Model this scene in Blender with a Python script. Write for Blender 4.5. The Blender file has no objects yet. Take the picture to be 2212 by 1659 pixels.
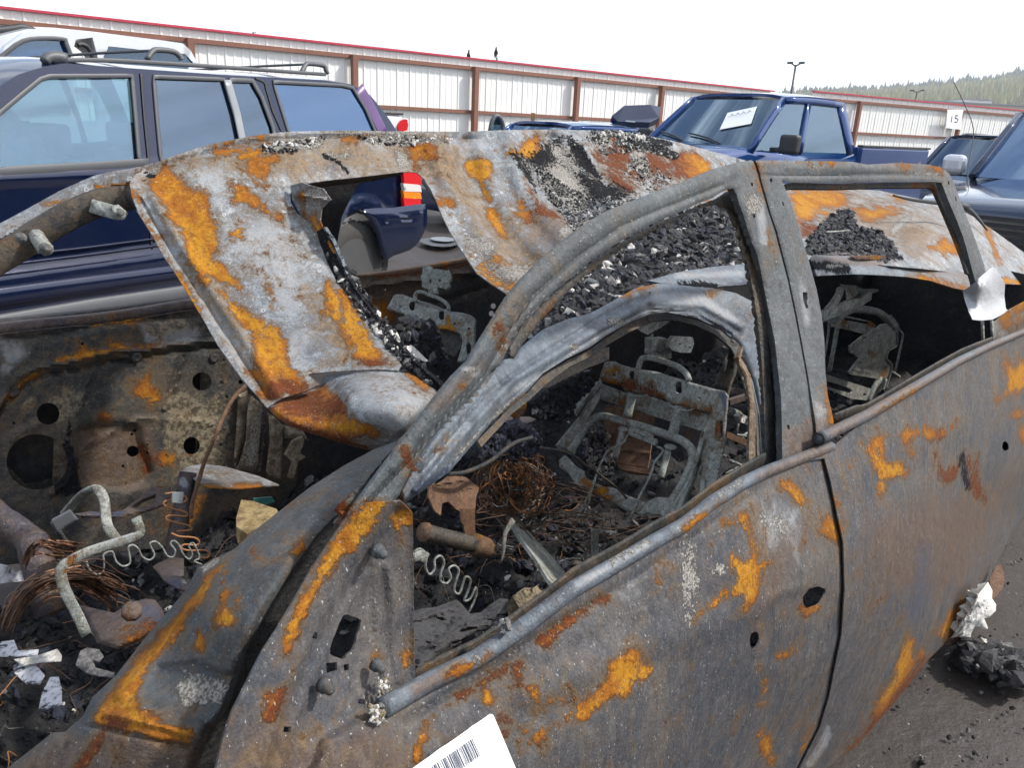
import bpy, math, random
import numpy as np
from mathutils import Vector, Matrix
from mathutils.geometry import delaunay_2d_cdt
random.seed(7); RNG = np.random.default_rng(7)
sc = bpy.context.scene
COL = sc.collection
rad = math.radians

# ------------------------------------------------------------------ camera, sky, sun, exposure
F = 1661.0; TH = rad(18.75); PH = rad(2.75); CAM = np.array([0, 0, 1.5])
_X = np.array([1.0, 0, 0]); _U = np.array([0, math.sin(TH), math.cos(TH)]); FW = np.array([0, math.cos(TH), -math.sin(TH)])
RT = math.cos(PH) * _X + math.sin(PH) * _U; UP = -math.sin(PH) * _X + math.cos(PH) * _U
cd = bpy.data.cameras.new('camera'); cam = bpy.data.objects.new('camera', cd); COL.objects.link(cam)
cd.sensor_width = 36.0; cd.lens = F / 2212 * 36; cd.clip_start = 0.02; cd.clip_end = 5000
cam.matrix_world = Matrix(((RT[0], UP[0], -FW[0], CAM[0]), (RT[1], UP[1], -FW[1], CAM[1]), (RT[2], UP[2], -FW[2], CAM[2]), (0, 0, 0, 1)))
sc.camera = cam

SUN_AZ, SUN_EL = 88.0, 46.0
world = bpy.data.worlds.new('World'); sc.world = world; world.use_nodes = True
wt = world.node_tree; wt.nodes.clear()
def WN(t, **k):
    n = wt.nodes.new(t)
    for a, b in k.items(): setattr(n, a, b)
    return n
sky = WN('ShaderNodeTexSky', sky_type='NISHITA', sun_disc=False, sun_elevation=rad(SUN_EL), sun_rotation=rad(SUN_AZ))
sky.dust_density = 2.0
bgs = WN('ShaderNodeBackground'); bgs.inputs['Strength'].default_value = 0.145
bgc = WN('ShaderNodeBackground')
mx = WN('ShaderNodeMixShader'); wo = WN('ShaderNodeOutputWorld')
tc = WN('ShaderNodeTexCoord'); mp = WN('ShaderNodeMapping'); mp.inputs['Scale'].default_value = (1.0, 1.0, 13.0)
nz = WN('ShaderNodeTexNoise'); nz.inputs['Scale'].default_value = 1.7; nz.inputs['Detail'].default_value = 6; nz.inputs['Roughness'].default_value = 0.6
sp = WN('ShaderNodeSeparateXYZ')
el = WN('ShaderNodeMapRange'); el.inputs['From Min'].default_value = 0.05; el.inputs['From Max'].default_value = 0.22
el.inputs['To Min'].default_value = 0.60; el.inputs['To Max'].default_value = 0.12
ad = WN('ShaderNodeMath', operation='ADD')
cr = WN('ShaderNodeMapRange', interpolation_type='SMOOTHSTEP'); cr.inputs['From Min'].default_value = 0.48; cr.inputs['From Max'].default_value = 0.86
L = wt.links.new
n2_ = WN('ShaderNodeTexNoise'); n2_.inputs['Scale'].default_value = 2.3; n2_.inputs['Detail'].default_value = 5; n2_.inputs['Distortion'].default_value = 0.6; L(mp.outputs[0], n2_.inputs['Vector'])
cs_ = WN('ShaderNodeMapRange', interpolation_type='SMOOTHSTEP'); cs_.inputs['From Min'].default_value = 0.34; cs_.inputs['From Max'].default_value = 0.56; cs_.inputs['To Min'].default_value = 0.84; cs_.inputs['To Max'].default_value = 1.38; L(n2_.outputs['Fac'], cs_.inputs['Value']); L(cs_.outputs[0], bgc.inputs['Strength'])
cc_ = WN('ShaderNodeMix', data_type='RGBA'); cc_.inputs[6].default_value = (0.86, 0.94, 1.0, 1); cc_.inputs[7].default_value = (1, 1, 1, 1); L(n2_.outputs['Fac'], cc_.inputs[0]); L(cc_.outputs[2], bgc.inputs['Color'])
L(tc.outputs['Generated'], mp.inputs[0]); L(mp.outputs[0], nz.inputs['Vector']); L(tc.outputs['Generated'], sp.inputs[0])
L(sp.outputs['Z'], el.inputs['Value']); L(el.outputs[0], ad.inputs[0]); L(nz.outputs['Fac'], ad.inputs[1]); L(ad.outputs[0], cr.inputs['Value'])
L(sky.outputs[0], bgs.inputs['Color']); L(cr.outputs[0], mx.inputs[0]); L(bgs.outputs[0], mx.inputs[1]); L(bgc.outputs[0], mx.inputs[2]); L(mx.outputs[0], wo.inputs['Surface'])

sd = bpy.data.lights.new('sun', 'SUN'); sun = bpy.data.objects.new('sun', sd); COL.objects.link(sun)
sd.energy = 3.2; sd.angle = rad(3); sd.color = (1.0, 0.95, 0.87)
_a, _e = rad(SUN_AZ), rad(SUN_EL)
sdir = Vector((math.sin(_a) * math.cos(_e), math.cos(_a) * math.cos(_e), math.sin(_e)))
sun.rotation_euler = sdir.to_track_quat('Z', 'Y').to_euler(); sun.location = (8, 0, 12)
sc.view_settings.view_transform = 'Standard'; sc.view_settings.look = 'None'; sc.view_settings.gamma = 1; sc.view_settings.exposure = 0.66
sc.render.engine = 'CYCLES'
sc.cycles.use_denoising = True
sc.cycles.max_bounces = 7; sc.cycles.diffuse_bounces = 4; sc.cycles.glossy_bounces = 3; sc.cycles.transparent_max_bounces = 12
sc.cycles.transmission_bounces = 4

# ------------------------------------------------------------------ measuring helpers
# Points are noted in the pixels of a 2212 x 1659 view of the photograph and put on measured planes of the place.
def rays(x, y):
    x = np.asarray(x, float); y = np.asarray(y, float)
    return ((x - 1106) / F)[..., None] * RT - ((y - 829.5) / F)[..., None] * UP + FW
def proj(P):
    d = np.asarray(P) - CAM; z = d @ FW
    z = np.where(np.abs(z) < 1e-6, 1e-6, z)
    return 1106 + F * (d @ RT) / z, 829.5 - F * (d @ UP) / z
class Frame:
    """A vertical reference plane: u runs along it (azimuth az), v points away from the camera, off = distance of v=0."""
    def __init__(s, az, off, lean=None):
        a = rad(az); s.az = az; s.u = np.array([math.sin(a), math.cos(a), 0]); s.v = np.array([-math.cos(a), math.sin(a), 0]); s.off = off; s.lean = lean
    def t(s, x, y, v):
        r = rays(x, y); t = (s.off + v) / (r @ s.v)
        if s.lean is not None:
            for _ in range(8):
                z = 1.5 + t * r[..., 2]; t = (s.off + v + s.lean(z)) / (r @ s.v)
        return t
    def P(s, x, y, v=0):
        t = s.t(np.asarray(x, float), np.asarray(y, float), v); return CAM + t[..., None] * rays(x, y)
    def loc(s, u, v, z): return s.u * u + s.v * (s.off + v) + np.array([0, 0, z])
CARF = Frame(43, 0.452)
def tval(fr, x, y, spec):
    if isinstance(spec, tuple):
        if spec[0] == 'z': return (spec[1] - 1.5) / float(rays(x, y)[2])
        return spec[1]
    return float(fr.t(x, y, spec))
class Surf:
    """Smooth surface through control points (x, y, spec): thin plate spline of inverse depth (planes stay planes)."""
    def __init__(s, fr, ctrl):
        s.fr = fr; s.const = None
        if not isinstance(ctrl, (list, tuple)) or isinstance(ctrl[0], str): s.const = ctrl; return
        c = np.array([(p[0], p[1]) for p in ctrl], float) / 1000
        w = np.array([1 / tval(fr, p[0], p[1], p[2]) for p in ctrl]); n = len(c)
        d = np.linalg.norm(c[:, None] - c[None], axis=2); K = np.where(d > 0, d * d * np.log(d + 1e-12), 0) + np.eye(n) * 1e-5
        Pm = np.hstack([np.ones((n, 1)), c]); A = np.zeros((n + 3, n + 3)); A[:n, :n] = K; A[:n, n:] = Pm; A[n:, :n] = Pm.T
        s.c = c; s.k = np.linalg.lstsq(A, np.concatenate([w, np.zeros(3)]), rcond=None)[0]
    def t(s, x, y):
        x = np.asarray(x, float); y = np.asarray(y, float)
        if isinstance(s.const, tuple): return (s.const[1] - 1.5) / rays(x, y)[..., 2]
        if s.const is not None: return s.fr.t(x, y, s.const)
        q = np.stack([x, y], -1).reshape(-1, 2) / 1000
        d = np.linalg.norm(q[:, None] - s.c[None], axis=2); K = np.where(d > 0, d * d * np.log(d + 1e-12), 0)
        inv = K @ s.k[:len(s.c)] + s.k[-3] + q @ s.k[-2:]
        return (1 / np.maximum(inv, 1e-3)).reshape(x.shape)
    def P(s, x, y, dv=0.0):
        r = rays(x, y); return CAM + (s.t(x, y) - dv)[..., None] * r
def K_(x0, y0, k):   # converts the coordinates of an enlarged view
    def f(*p):
        out = [(x0 + p[i] / k, y0 + p[i + 1] / k) for i in range(0, len(p), 2)]
        return out
    return f
Z = 2.9955
c1, c2, c3 = K_(0, 0, Z), K_(738.5, 0, Z), K_(1473.5, 0, Z)
c4, c5, c6 = K_(0, 553, Z), K_(738.5, 553, Z), K_(1473.5, 553, Z)
c7, c8, c9 = K_(0, 1106, Z), K_(738.5, 1106, Z), K_(1473.5, 1106, Z)
cS, cP, cR, cL = K_(1185, 738.5, 4.294), K_(824.3, 549.5, 8.587), K_(1700.2, 601, 6.44), K_(0, 970.3, 4.294)
cT, cQ = K_(1356.7, 171.7, 5.152), K_(1846.1, 171.7, 6.04)
def D(*p): return [(p[i], p[i + 1]) for i in range(0, len(p), 2)]

def catmull(p, n=4, closed=False):
    p = [np.array(q, float) for q in p]; out = []; m = len(p)
    rng = range(m if closed else m - 1)
    for i in rng:
        a = p[(i - 1) % m] if closed or i > 0 else 2 * p[0] - p[1]
        b = p[i]; c = p[(i + 1) % m]; d = p[(i + 2) % m] if closed or i + 2 < m else 2 * p[-1] - p[-2]
        for k in range(n):
            t = k / n
            out.append(0.5 * ((2 * b) + (-a + c) * t + (2 * a - 5 * b + 4 * c - d) * t * t + (-a + 3 * b - 3 * c + d) * t ** 3))
    if not closed: out.append(p[-1])
    return out
def resample(p, step, closed=True):
    p = [np.array(q, float) for q in p]
    if closed: p = p + [p[0]]
    out = []
    for a, b in zip(p[:-1], p[1:]):
        n = max(1, int(round(np.linalg.norm(b - a) / step)))
        for k in range(n): out.append(a + (b - a) * k / n)
    if not closed: out.append(p[-1])
    return np.array(out)
def inside(poly, q):
    poly = np.array(poly); x, y = q[:, 0], q[:, 1]; r = np.zeros(len(q), bool)
    a = poly; b = np.roll(poly, -1, 0)
    for (x1, y1), (x2, y2) in zip(a, b):
        c = ((y1 > y) != (y2 > y)); xi = (x2 - x1) * (y - y1) / ((y2 - y1) if y2 != y1 else 1e-9) + x1
        r ^= c & (x < xi)
    return r
def pdist(line, q, closed=False):
    line = np.array(line, float); a = line if closed else line[:-1]; b = np.roll(line, -1, 0) if closed else line[1:]
    d = np.full(len(q), 1e9)
    for p1, p2 in zip(a, b):
        e = p2 - p1; l = e @ e + 1e-9; t = np.clip(((q - p1) @ e) / l, 0, 1); d = np.minimum(d, np.hypot(*(q - p1 - t[:, None] * e).T))
    return d
def sdist(shape, q):
    k = shape[0]
    if k == 's': return shape[2] / 2 - pdist(shape[1], q)
    if k == 'e':
        cx, cy, rx, ry = shape[1:5]; a = rad(shape[5]) if len(shape) > 5 else 0
        dx, dy = q[:, 0] - cx, q[:, 1] - cy; u = dx * math.cos(a) + dy * math.sin(a); v = -dx * math.sin(a) + dy * math.cos(a)
        return (1 - np.hypot(u / rx, v / ry)) * min(rx, ry)
    poly = shape[1]; d = pdist(poly, q, True); return np.where(inside(poly, q), d, -d)

_PT = RNG.permutation(256); _PT = np.concatenate([_PT, _PT, _PT])
_G = RNG.normal(size=(256, 3)); _G /= np.linalg.norm(_G, axis=1)[:, None]
def pn(P):
    P = np.asarray(P, float); i = np.floor(P).astype(int); f = P - i; i = i & 255; u = f * f * f * (f * (f * 6 - 15) + 10); r = 0
    for dx in (0, 1):
        for dy in (0, 1):
            for dz in (0, 1):
                g = _G[_PT[_PT[_PT[(i[..., 0] + dx) & 255] + ((i[..., 1] + dy) & 255)] + ((i[..., 2] + dz) & 255)]]
                w = (u[..., 0] if dx else 1 - u[..., 0]) * (u[..., 1] if dy else 1 - u[..., 1]) * (u[..., 2] if dz else 1 - u[..., 2])
                r = r + w * (g * (f - np.array([dx, dy, dz]))).sum(-1)
    return r * 1.6
def fbm(P, sc_=1.0, oct=4):
    r = 0; a = 1; P = np.asarray(P) * sc_
    for _ in range(oct): r = r + a * pn(P); P = P * 2.03 + 11.3; a *= 0.5
    return r

# ------------------------------------------------------------------ object helpers
MW = {}
def thing(name, label=None, cat=None, loc=(0, 0, 0), az=None, group=None, kind=None):
    o = bpy.data.objects.new(name, None); COL.objects.link(o); o.empty_display_size = 0.3
    o.location = loc; rz = rad(90 - az) if az is not None else 0.0; o.rotation_euler = (0, 0, rz)
    MW[o.name] = Matrix.Translation(Vector(loc)) @ Matrix.Rotation(rz, 4, 'Z')
    tag(o, label, cat, group, kind); return o
def tag(o, label=None, cat=None, group=None, kind=None):
    if label: o['label'] = label
    if cat: o['category'] = cat
    if group: o['group'] = group
    if kind: o['kind'] = kind
    return o
def mk(name, V, Fc, mat, parent=None, smooth=True, patches=None, kind=None, px=None):
    """World-space vertices and faces -> one mesh object (local to its parent)."""
    V = np.asarray(V, float)
    me = bpy.data.meshes.new(name)
    W = V
    M = Matrix.Identity(4)
    if parent is not None:
        M = MW[parent.name]; Mi = np.array(M.inverted()); W = V @ Mi[:3, :3].T + Mi[:3, 3]
        org = None
    else:
        c = V.mean(0); c[2] = V[:, 2].min(); W = V - c; org = c
    me.from_pydata(W.tolist(), [], [tuple(int(i) for i in f) for f in Fc]); me.update()
    if smooth: me.polygons.foreach_set('use_smooth', [True] * len(me.polygons))
    o = bpy.data.objects.new(name, me); COL.objects.link(o)
    for m in (mat if isinstance(mat, (list, tuple)) else [mat]): me.materials.append(m)
    if parent is not None: o.parent = parent; MW[o.name] = M
    else: o.location = org; MW[o.name] = Matrix.Translation(Vector(org))
    if kind: o['kind'] = kind
    if patches: paint(o, V, patches)
    return o
def paint(o, V, patches, soft=15.0):
    x, y = proj(V); q = np.stack([x, y], -1)
    if 'rust' in patches: patches = dict(patches); patches['wash'] = list(patches.get('wash', [])) + [s[:-1] + ({'w': 55, 'k': .9},) if isinstance(s[-1], dict) else s + ({'w': 55, 'k': .9},) for s in patches['rust']]
    for a, shapes in patches.items():
        f = np.zeros(len(q))
        for s in shapes:
            w = soft; k = 1.0
            if isinstance(s[-1], dict): w = s[-1].get('w', soft); k = s[-1].get('k', 1.0); s = s[:-1]
            f = np.maximum(f, k * np.clip(0.5 + sdist(s, q) / (2 * w), 0, 1))
        at = o.data.attributes.new(a, 'FLOAT', 'POINT'); at.data.foreach_set('value', f.astype(np.float32))
def solid(o, th, off=-1):
    m = o.modifiers.new('solid', 'SOLIDIFY'); m.thickness = th; m.offset = off; e = o.modifiers.new('edge', 'EDGE_SPLIT'); e.split_angle = rad(42); return o
def smooth_poly(p, n=3): return p if n < 1 else [tuple(q) for q in catmull(p, n, True)]

def sheet(name, outline, ctrl, mat, parent=None, fr=CARF, holes=(), step=9, bumps=(), roll=None, nz=None, th=0.003, patches=None, dv=0.0, smooth=True, surf=None, kind=None, fine=None):
    S = surf or Surf(fr, ctrl)
    B = resample(outline, step); q = [B]; edges = [(i, (i + 1) % len(B)) for i in range(len(B))]; n = len(B)
    Hs = []
    for h in holes:
        H = resample(h, min(step, 6)); Hs.append(H); edges += [(n + i, n + (i + 1) % len(H)) for i in range(len(H))]; n += len(H); q.append(H)
    lo, hi = B.min(0), B.max(0)
    gx, gy = np.meshgrid(np.arange(lo[0] + step / 2, hi[0], step), np.arange(lo[1] + step / 2, hi[1], step * 0.87))
    gx = gx + (np.arange(gx.shape[0]) % 2)[:, None] * step / 2
    g = np.stack([gx.ravel(), gy.ravel()], -1)
    m = inside(B, g); g = g[m]
    if len(g):
        dd = pdist(B, g, True); g = g[dd > step * 0.45]
        for H in Hs:
            if len(g) == 0: break
            g = g[~inside(H, g)]; g = g[pdist(H, g, True) > step * 0.35]
    if len(g): q.append(g)
    A = np.vstack(q)
    vs, _, fs, *_r = delaunay_2d_cdt([Vector(p) for p in A], edges, [], 0, 1e-4)
    A = np.array([tuple(v) for v in vs]); Fc = np.array([f for f in fs if len(f) == 3])
    ce = A[Fc].mean(1); keep = inside(B, ce)
    for H in Hs: keep &= ~inside(H, ce)
    Fc = Fc[keep]
    used = np.unique(Fc); re = -np.ones(len(A), int); re[used] = np.arange(len(used)); A = A[used]; Fc = re[Fc]
    e1 = A[Fc[:, 1]] - A[Fc[:, 0]]; e2 = A[Fc[:, 2]] - A[Fc[:, 0]]; cr_ = e1[:, 0] * e2[:, 1] - e1[:, 1] * e2[:, 0]
    Fc[cr_ > 0] = Fc[cr_ > 0][:, ::-1]      # face the camera (image y runs down)
    t = S.t(A[:, 0], A[:, 1]) - dv; r = rays(A[:, 0], A[:, 1]); off = np.zeros(len(A))
    if roll:
        d = pdist(B, A, True); off -= roll[1] * np.clip(1 - d / roll[0], 0, 1) ** 2
    for b in bumps:
        w, h = b[-2], b[-1]
        if b[0] == 's': d = pdist(b[1], A); off += h * np.where(d < w, 0.5 + 0.5 * np.cos(np.pi * np.clip(d / w, 0, 1)), 0)
        elif b[0] == 'step': s_ = sdist(b[1], A); off += h * (lambda k: k * k * (3 - 2 * k))(np.clip(0.5 + s_ / (2 * w), 0, 1))
    P0 = CAM + t[:, None] * r
    if nz:
        for amp, scl in nz: off += amp * fbm(P0, scl, 3)
    P = P0 + (-off / np.linalg.norm(r, axis=1))[:, None] * r
    o = mk(name, P, Fc, mat, parent, smooth, patches, kind)
    if th: solid(o, th)
    return o
def sweep(name, pts, rx, mat, parent=None, ry=None, n=8, up=None, sm=3, patches=None, kind=None, closed=False, taper=None, dat=None):
    """A bar along 3-D points, round (rx) or flat (rx wide, ry thick, up = direction of ry)."""
    P = np.array(catmull(pts, sm, closed)) if sm > 1 else np.array(pts, float)
    T = np.gradient(P, axis=0); T /= np.linalg.norm(T, axis=1)[:, None] + 1e-12
    N = np.array(up, float) if up is not None else np.cross(T[0], [0.3, 0.2, 0.9]); V = []; m = len(P); ry_ = ry or rx
    for i in range(m):
        N = N - (N @ T[i]) * T[i] if up is None else np.array(up, float) - (np.array(up, float) @ T[i]) * T[i]
        N = N / (np.linalg.norm(N) + 1e-12); Bn = np.cross(T[i], N)
        k = 1.0 if taper is None else taper[0] + (taper[1] - taper[0]) * i / (m - 1)
        if ry is None: ang = [2 * math.pi * j / n for j in range(n)]; V += [P[i] + k * rx * (math.cos(a) * Bn + math.sin(a) * N) for a in ang]
        else:
            for a, b in ((-1, -.6), (-.85, -1), (.85, -1), (1, -.6), (1, .6), (.85, 1), (-.85, 1), (-1, .6)): V.append(P[i] + k * rx * a * Bn + k * ry_ * b * N)
    nn = n if ry is None else 8
    Fc = []
    for i in range(m if closed else m - 1):
        for j in range(nn): a, b = i * nn + j, i * nn + (j + 1) % nn; c, d = ((i + 1) % m) * nn + (j + 1) % nn, ((i + 1) % m) * nn + j; Fc.append((a, b, c, d))
    if not closed: Fc.append(tuple(range(nn))[::-1]); Fc.append(tuple((m - 1) * nn + j for j in range(nn)))
    if dat is not None: dat.append((np.array(V), Fc)); return None
    return mk(name, V, Fc, mat, parent, True, patches, kind)
def joinlist(name, dat, mat, parent=None, smooth=True, kind=None):
    V = []; Fc = []; n = 0
    for v, f in dat: V.append(np.asarray(v, float)); Fc += [tuple(i + n for i in k) for k in f]; n += len(v)
    return mk(name, np.vstack(V), Fc, mat, parent, smooth, None, kind)
BOXF = [(0, 3, 2, 1), (4, 5, 6, 7), (0, 1, 5, 4), (1, 2, 6, 5), (2, 3, 7, 6), (3, 0, 4, 7)]
def boxv(o, a, b, c):   # corner + three edge vectors
    o, a, b, c = map(lambda k: np.array(k, float), (o, a, b, c))
    V = [o, o + a, o + a + b, o + b, o + c, o + a + c, o + a + b + c, o + b + c]
    F_ = BOXF if np.dot(np.cross(a, b), c) > 0 else [f[::-1] for f in BOXF]
    return np.array(V), F_
def box(name, o, a, b, c, mat, parent=None, bev=0.0, patches=None):
    V, F_ = boxv(o, a, b, c); ob = mk(name, V, F_, mat, parent, False, patches)
    if bev: m = ob.modifiers.new('bevel', 'BEVEL'); m.width = bev; m.segments = 2
    return ob
def hexa(name, P8, mat, parent=None, bev=0.0, smooth=False):
    ob = mk(name, P8, BOXF, mat, parent, smooth)
    if bev: m = ob.modifiers.new('bevel', 'BEVEL'); m.width = bev; m.segments = 3; m.limit_method = 'NONE'
    return ob
def lathe(name, c, ax, prof, mat, parent=None, n=24, smooth=True, dat=None):
    """prof = [(radius, along axis)]"""
    ax = np.array(ax, float); ax /= np.linalg.norm(ax); p = np.cross(ax, [0, 0, 1.0])
    if np.linalg.norm(p) < .1: p = np.cross(ax, [1.0, 0, 0])
    p /= np.linalg.norm(p); q = np.cross(ax, p); V = []
    for r_, h in prof: V += [np.array(c) + ax * h + r_ * (math.cos(2 * math.pi * j / n) * p + math.sin(2 * math.pi * j / n) * q) for j in range(n)]
    Fc = [(i * n + j, i * n + (j + 1) % n, (i + 1) * n + (j + 1) % n, (i + 1) * n + j) for i in range(len(prof) - 1) for j in range(n)]
    Fc.append(tuple(range(n))[::-1]); Fc.append(tuple((len(prof) - 1) * n + j for j in range(n)))
    if dat is not None: dat.append((np.array(V), Fc)); return None
    return mk(name, V, Fc, mat, parent, smooth)

# ------------------------------------------------------------------ materials
def newmat(name):
    m = bpy.data.materials.new(name); m.use_nodes = True; nt = m.node_tree; nt.nodes.clear(); return m, nt
class NB:
    def __init__(s, nt): s.nt = nt
    def n(s, t, **k):
        o = s.nt.nodes.new(t)
        for a, b in k.items(): setattr(o, a, b)
        return o
    def l(s, a, b): s.nt.links.new(a, b)
    def val(s, sock, v):
        if hasattr(v, 'links'): s.l(v, sock)
        elif isinstance(v, (tuple, list)): sock.default_value = tuple(v) + ((1,) if len(v) == 3 and sock.type == 'RGBA' else ())
        else: sock.default_value = v
    def noise(s, scale, detail=4, rough=0.55, vec=None, dist=0.0):
        o = s.n('ShaderNodeTexNoise'); o.inputs['Scale'].default_value = scale; o.inputs['Detail'].default_value = detail; o.inputs['Roughness'].default_value = rough; o.inputs['Distortion'].default_value = dist
        if vec is not None: s.l(vec, o.inputs['Vector'])
        return o.outputs['Fac']
    def math(s, op, a, b=0.0, c=None):
        o = s.n('ShaderNodeMath', operation=op); s.val(o.inputs[0], a); s.val(o.inputs[1], b)
        if c is not None: s.val(o.inputs[2], c)
        return o.outputs[0]
    def step(s, v, lo, hi, t0=0.0, t1=1.0):
        o = s.n('ShaderNodeMapRange', interpolation_type='SMOOTHSTEP'); s.val(o.inputs['Value'], v)
        o.inputs['From Min'].default_value = lo; o.inputs['From Max'].default_value = hi; o.inputs['To Min'].default_value = t0; o.inputs['To Max'].default_value = t1
        return o.outputs[0]
    def mix(s, f, a, b):
        o = s.n('ShaderNodeMix', data_type='RGBA'); s.val(o.inputs[0], f); s.val(o.inputs[6], a); s.val(o.inputs[7], b); return o.outputs[2]
    def attr(s, name): o = s.n('ShaderNodeAttribute', attribute_name=name); return o.outputs['Fac']
    def obj(s): return s.n('ShaderNodeTexCoord').outputs['Object']
    def scaled(s, vec, sc_): o = s.n('ShaderNodeMapping'); o.inputs['Scale'].default_value = sc_; s.l(vec, o.inputs[0]); return o.outputs[0]
    def bump(s, h, dist, strength=1.0, prev=None):
        o = s.n('ShaderNodeBump'); o.inputs['Distance'].default_value = dist; o.inputs['Strength'].default_value = strength; s.val(o.inputs['Height'], h)
        if prev is not None: s.l(prev, o.inputs['Normal'])
        return o.outputs[0]
    def out(s, col, rough=0.5, metal=0.0, nrm=None, **k):
        b = s.n('ShaderNodeBsdfPrincipled'); s.val(b.inputs['Base Color'], col); s.val(b.inputs['Roughness'], rough); s.val(b.inputs['Metallic'], metal)
        if nrm is not None: s.l(nrm, b.inputs['Normal'])
        for a, v in k.items(): s.val(b.inputs[a.replace('_', ' ')], v)
        o = s.n('ShaderNodeOutputMaterial'); s.l(b.outputs[0], o.inputs[0]); return b
def plain(name, col, rough=0.6, metal=0.0, var=0.25, scale=8, bump=0.0, bscale=60, **k):
    m, nt = newmat(name); b = NB(nt); v = b.obj(); f = b.noise(scale, 6, 0.6, v)
    dark = tuple(c * (1 - var) for c in col); lite = tuple(min(1, c * (1 + var)) for c in col)
    nr = b.bump(b.noise(bscale, 4, 0.6, v), bump) if bump else None
    b.out(b.mix(f, dark, lite), rough, metal, nr, **k); return m
GAIN, GAIN2 = 0.86, 0.95
RUST_Y, RUST_O, RUST_R = (0.40, 0.185, 0.018), (0.27, 0.098, 0.015), (0.115, 0.034, 0.015)
def burnt(name, A, B, C, auto=0.0, rough=0.6, metal=0.15, speck=0.5, streak=None, blotch=0.0, sx=1.0, dark=0.35, stain=0.35, rings=0.0, grain=0.6, E_=(0.6, 0.6, 0.6)):
    """Fire-scoured sheet steel: mottled greys, fine pale specks, rust / ash / char where the painted masks (or chance) put them."""
    A, B, C = (tuple(c * GAIN for c in k) for k in (A, B, C))
    m, nt = newmat(name); b = NB(nt); v = b.obj()
    if sx != 1.0: v = b.scaled(v, (sx, sx, sx))
    vs = b.scaled(v, streak) if streak else v
    dv = lambda f, k: b.math('MULTIPLY', b.math('SUBTRACT', f, 0.5), k)
    n1 = b.noise(3.4, 7, 0.66, v, 0.6); n2 = b.noise(14, 8, 0.7, vs, 0.8); n3 = b.noise(75, 7, 0.74, vs); n4 = b.noise(340, 4, 0.65, v); n5 = b.noise(38, 6, 0.7, b.scaled(v, (1, 1.2, .9)), 0.5)
    col = b.mix(b.step(n1, 0.40, 0.60), A, B)
    col = b.mix(b.step(n2, 0.44, 0.60), col, C)
    col = b.mix(b.step(n5, 0.50, 0.66, 0, 0.5), col, tuple(c * 0.55 for c in A))
    col = b.mix(b.step(n5, 0.44, 0.30, 0, 0.45), col, tuple(min(1, c * 1.45) for c in B))
    col = b.mix(b.step(b.math('ADD', n1, dv(n2, .7)), 0.50, 0.68, 0, stain), col, b.mix(n3, (0.115, 0.078, 0.048), (0.20, 0.155, 0.11)))
    col = b.mix(b.step(n3, 0.50, 0.64, 0, grain), col, tuple(c * dark for c in A))
    col = b.mix(b.step(n3, 0.46, 0.34, 0, grain * .7), col, tuple(min(1, c * 1.9) for c in B))
    col = b.mix(b.step(n4, 0.52, 0.66, 0, grain * .6), col, tuple(c * 0.4 for c in A)); col = b.mix(b.step(n4, 0.46, 0.34, 0, grain * .5), col, tuple(min(1, c * 2.0) for c in B))
    if blotch:
        vo = b.n('ShaderNodeTexVoronoi', feature='F1'); vo.inputs['Scale'].default_value = 26; b.l(v, vo.inputs['Vector'])
        col = b.mix(b.step(b.math('ADD', vo.outputs['Distance'], b.math('MULTIPLY', n3, 0.35)), 0.46, 0.40, 0, blotch), col, tuple(c * 0.45 for c in A))
    if rings:
        vo = b.n('ShaderNodeTexVoronoi', feature='F1'); vo.inputs['Scale'].default_value = 42; b.l(b.scaled(v, (1, 1.1, .9)), vo.inputs['Vector'])
        d_ = b.math('ABSOLUTE', b.math('SUBTRACT', b.math('ADD', vo.outputs['Distance'], dv(n5, .25)), 0.15)); cc = b.n('ShaderNodeSeparateColor'); b.l(vo.outputs['Color'], cc.inputs[0])
        col = b.mix(b.math('MULTIPLY', b.step(d_, 0.045, 0.015, 0, rings), b.math('GREATER_THAN', cc.outputs[0], 0.62)), col, tuple(min(1, c * 1.9) for c in B))
    rn = b.noise(9, 9, 0.72, v, 0.9); rn2 = b.noise(48, 7, 0.72, v, 0.5); rf = b.noise(170, 5, 0.68, v)
    nn = b.math('ADD', dv(rn, 2.3), b.math('ADD', dv(rn2, 2.0), dv(rf, 1.0)))
    pm = b.step(b.math('ADD', b.attr('pale'), dv(n2, 1.6)), 0.35, 0.85, 0, 0.7)
    col = b.mix(pm, col, b.mix(b.step(n3, .35, .65), (0.21 * GAIN2, 0.235 * GAIN2, 0.26 * GAIN2), (0.36 * GAIN2, 0.35 * GAIN2, 0.345 * GAIN2)))
    sm_ = b.step(b.math('ADD', b.attr('brown'), dv(rn, 1.6)), 0.3, 0.9, 0, 0.75)
    col = b.mix(sm_, col, b.mix(b.step(n3, .4, .62), (0.062, 0.036, 0.024), (0.135, 0.095, 0.072)))
    bm = b.step(b.math('ADD', b.attr('blue'), dv(rn, 1.3)), 0.3, 0.9, 0, 0.75)
    col = b.mix(bm, col, b.mix(n3, (0.020, 0.034, 0.075), (0.05, 0.07, 0.12)))
    ra = b.math('ADD', b.attr('rust'), b.math('MULTIPLY', nn, b.math('MINIMUM', 1.0, b.math('ADD', 0.35 if not auto else 0.6, b.math('MULTIPLY', b.attr('rust'), 4.0)))))
    if auto: ra = b.math('MAXIMUM', ra, b.math('ADD', b.math('ADD', b.math('MULTIPLY', b.step(b.noise(2.6, 4, 0.6, v, 1.0), 0.66 - auto, 0.80 - auto), 0.75), 0.0), nn))
    wm = b.step(b.math('ADD', b.attr('wash'), b.math('ADD', dv(rn, 2.2), dv(rn2, 1.6))), 0.22, 1.0, 0, 0.8)
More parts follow.
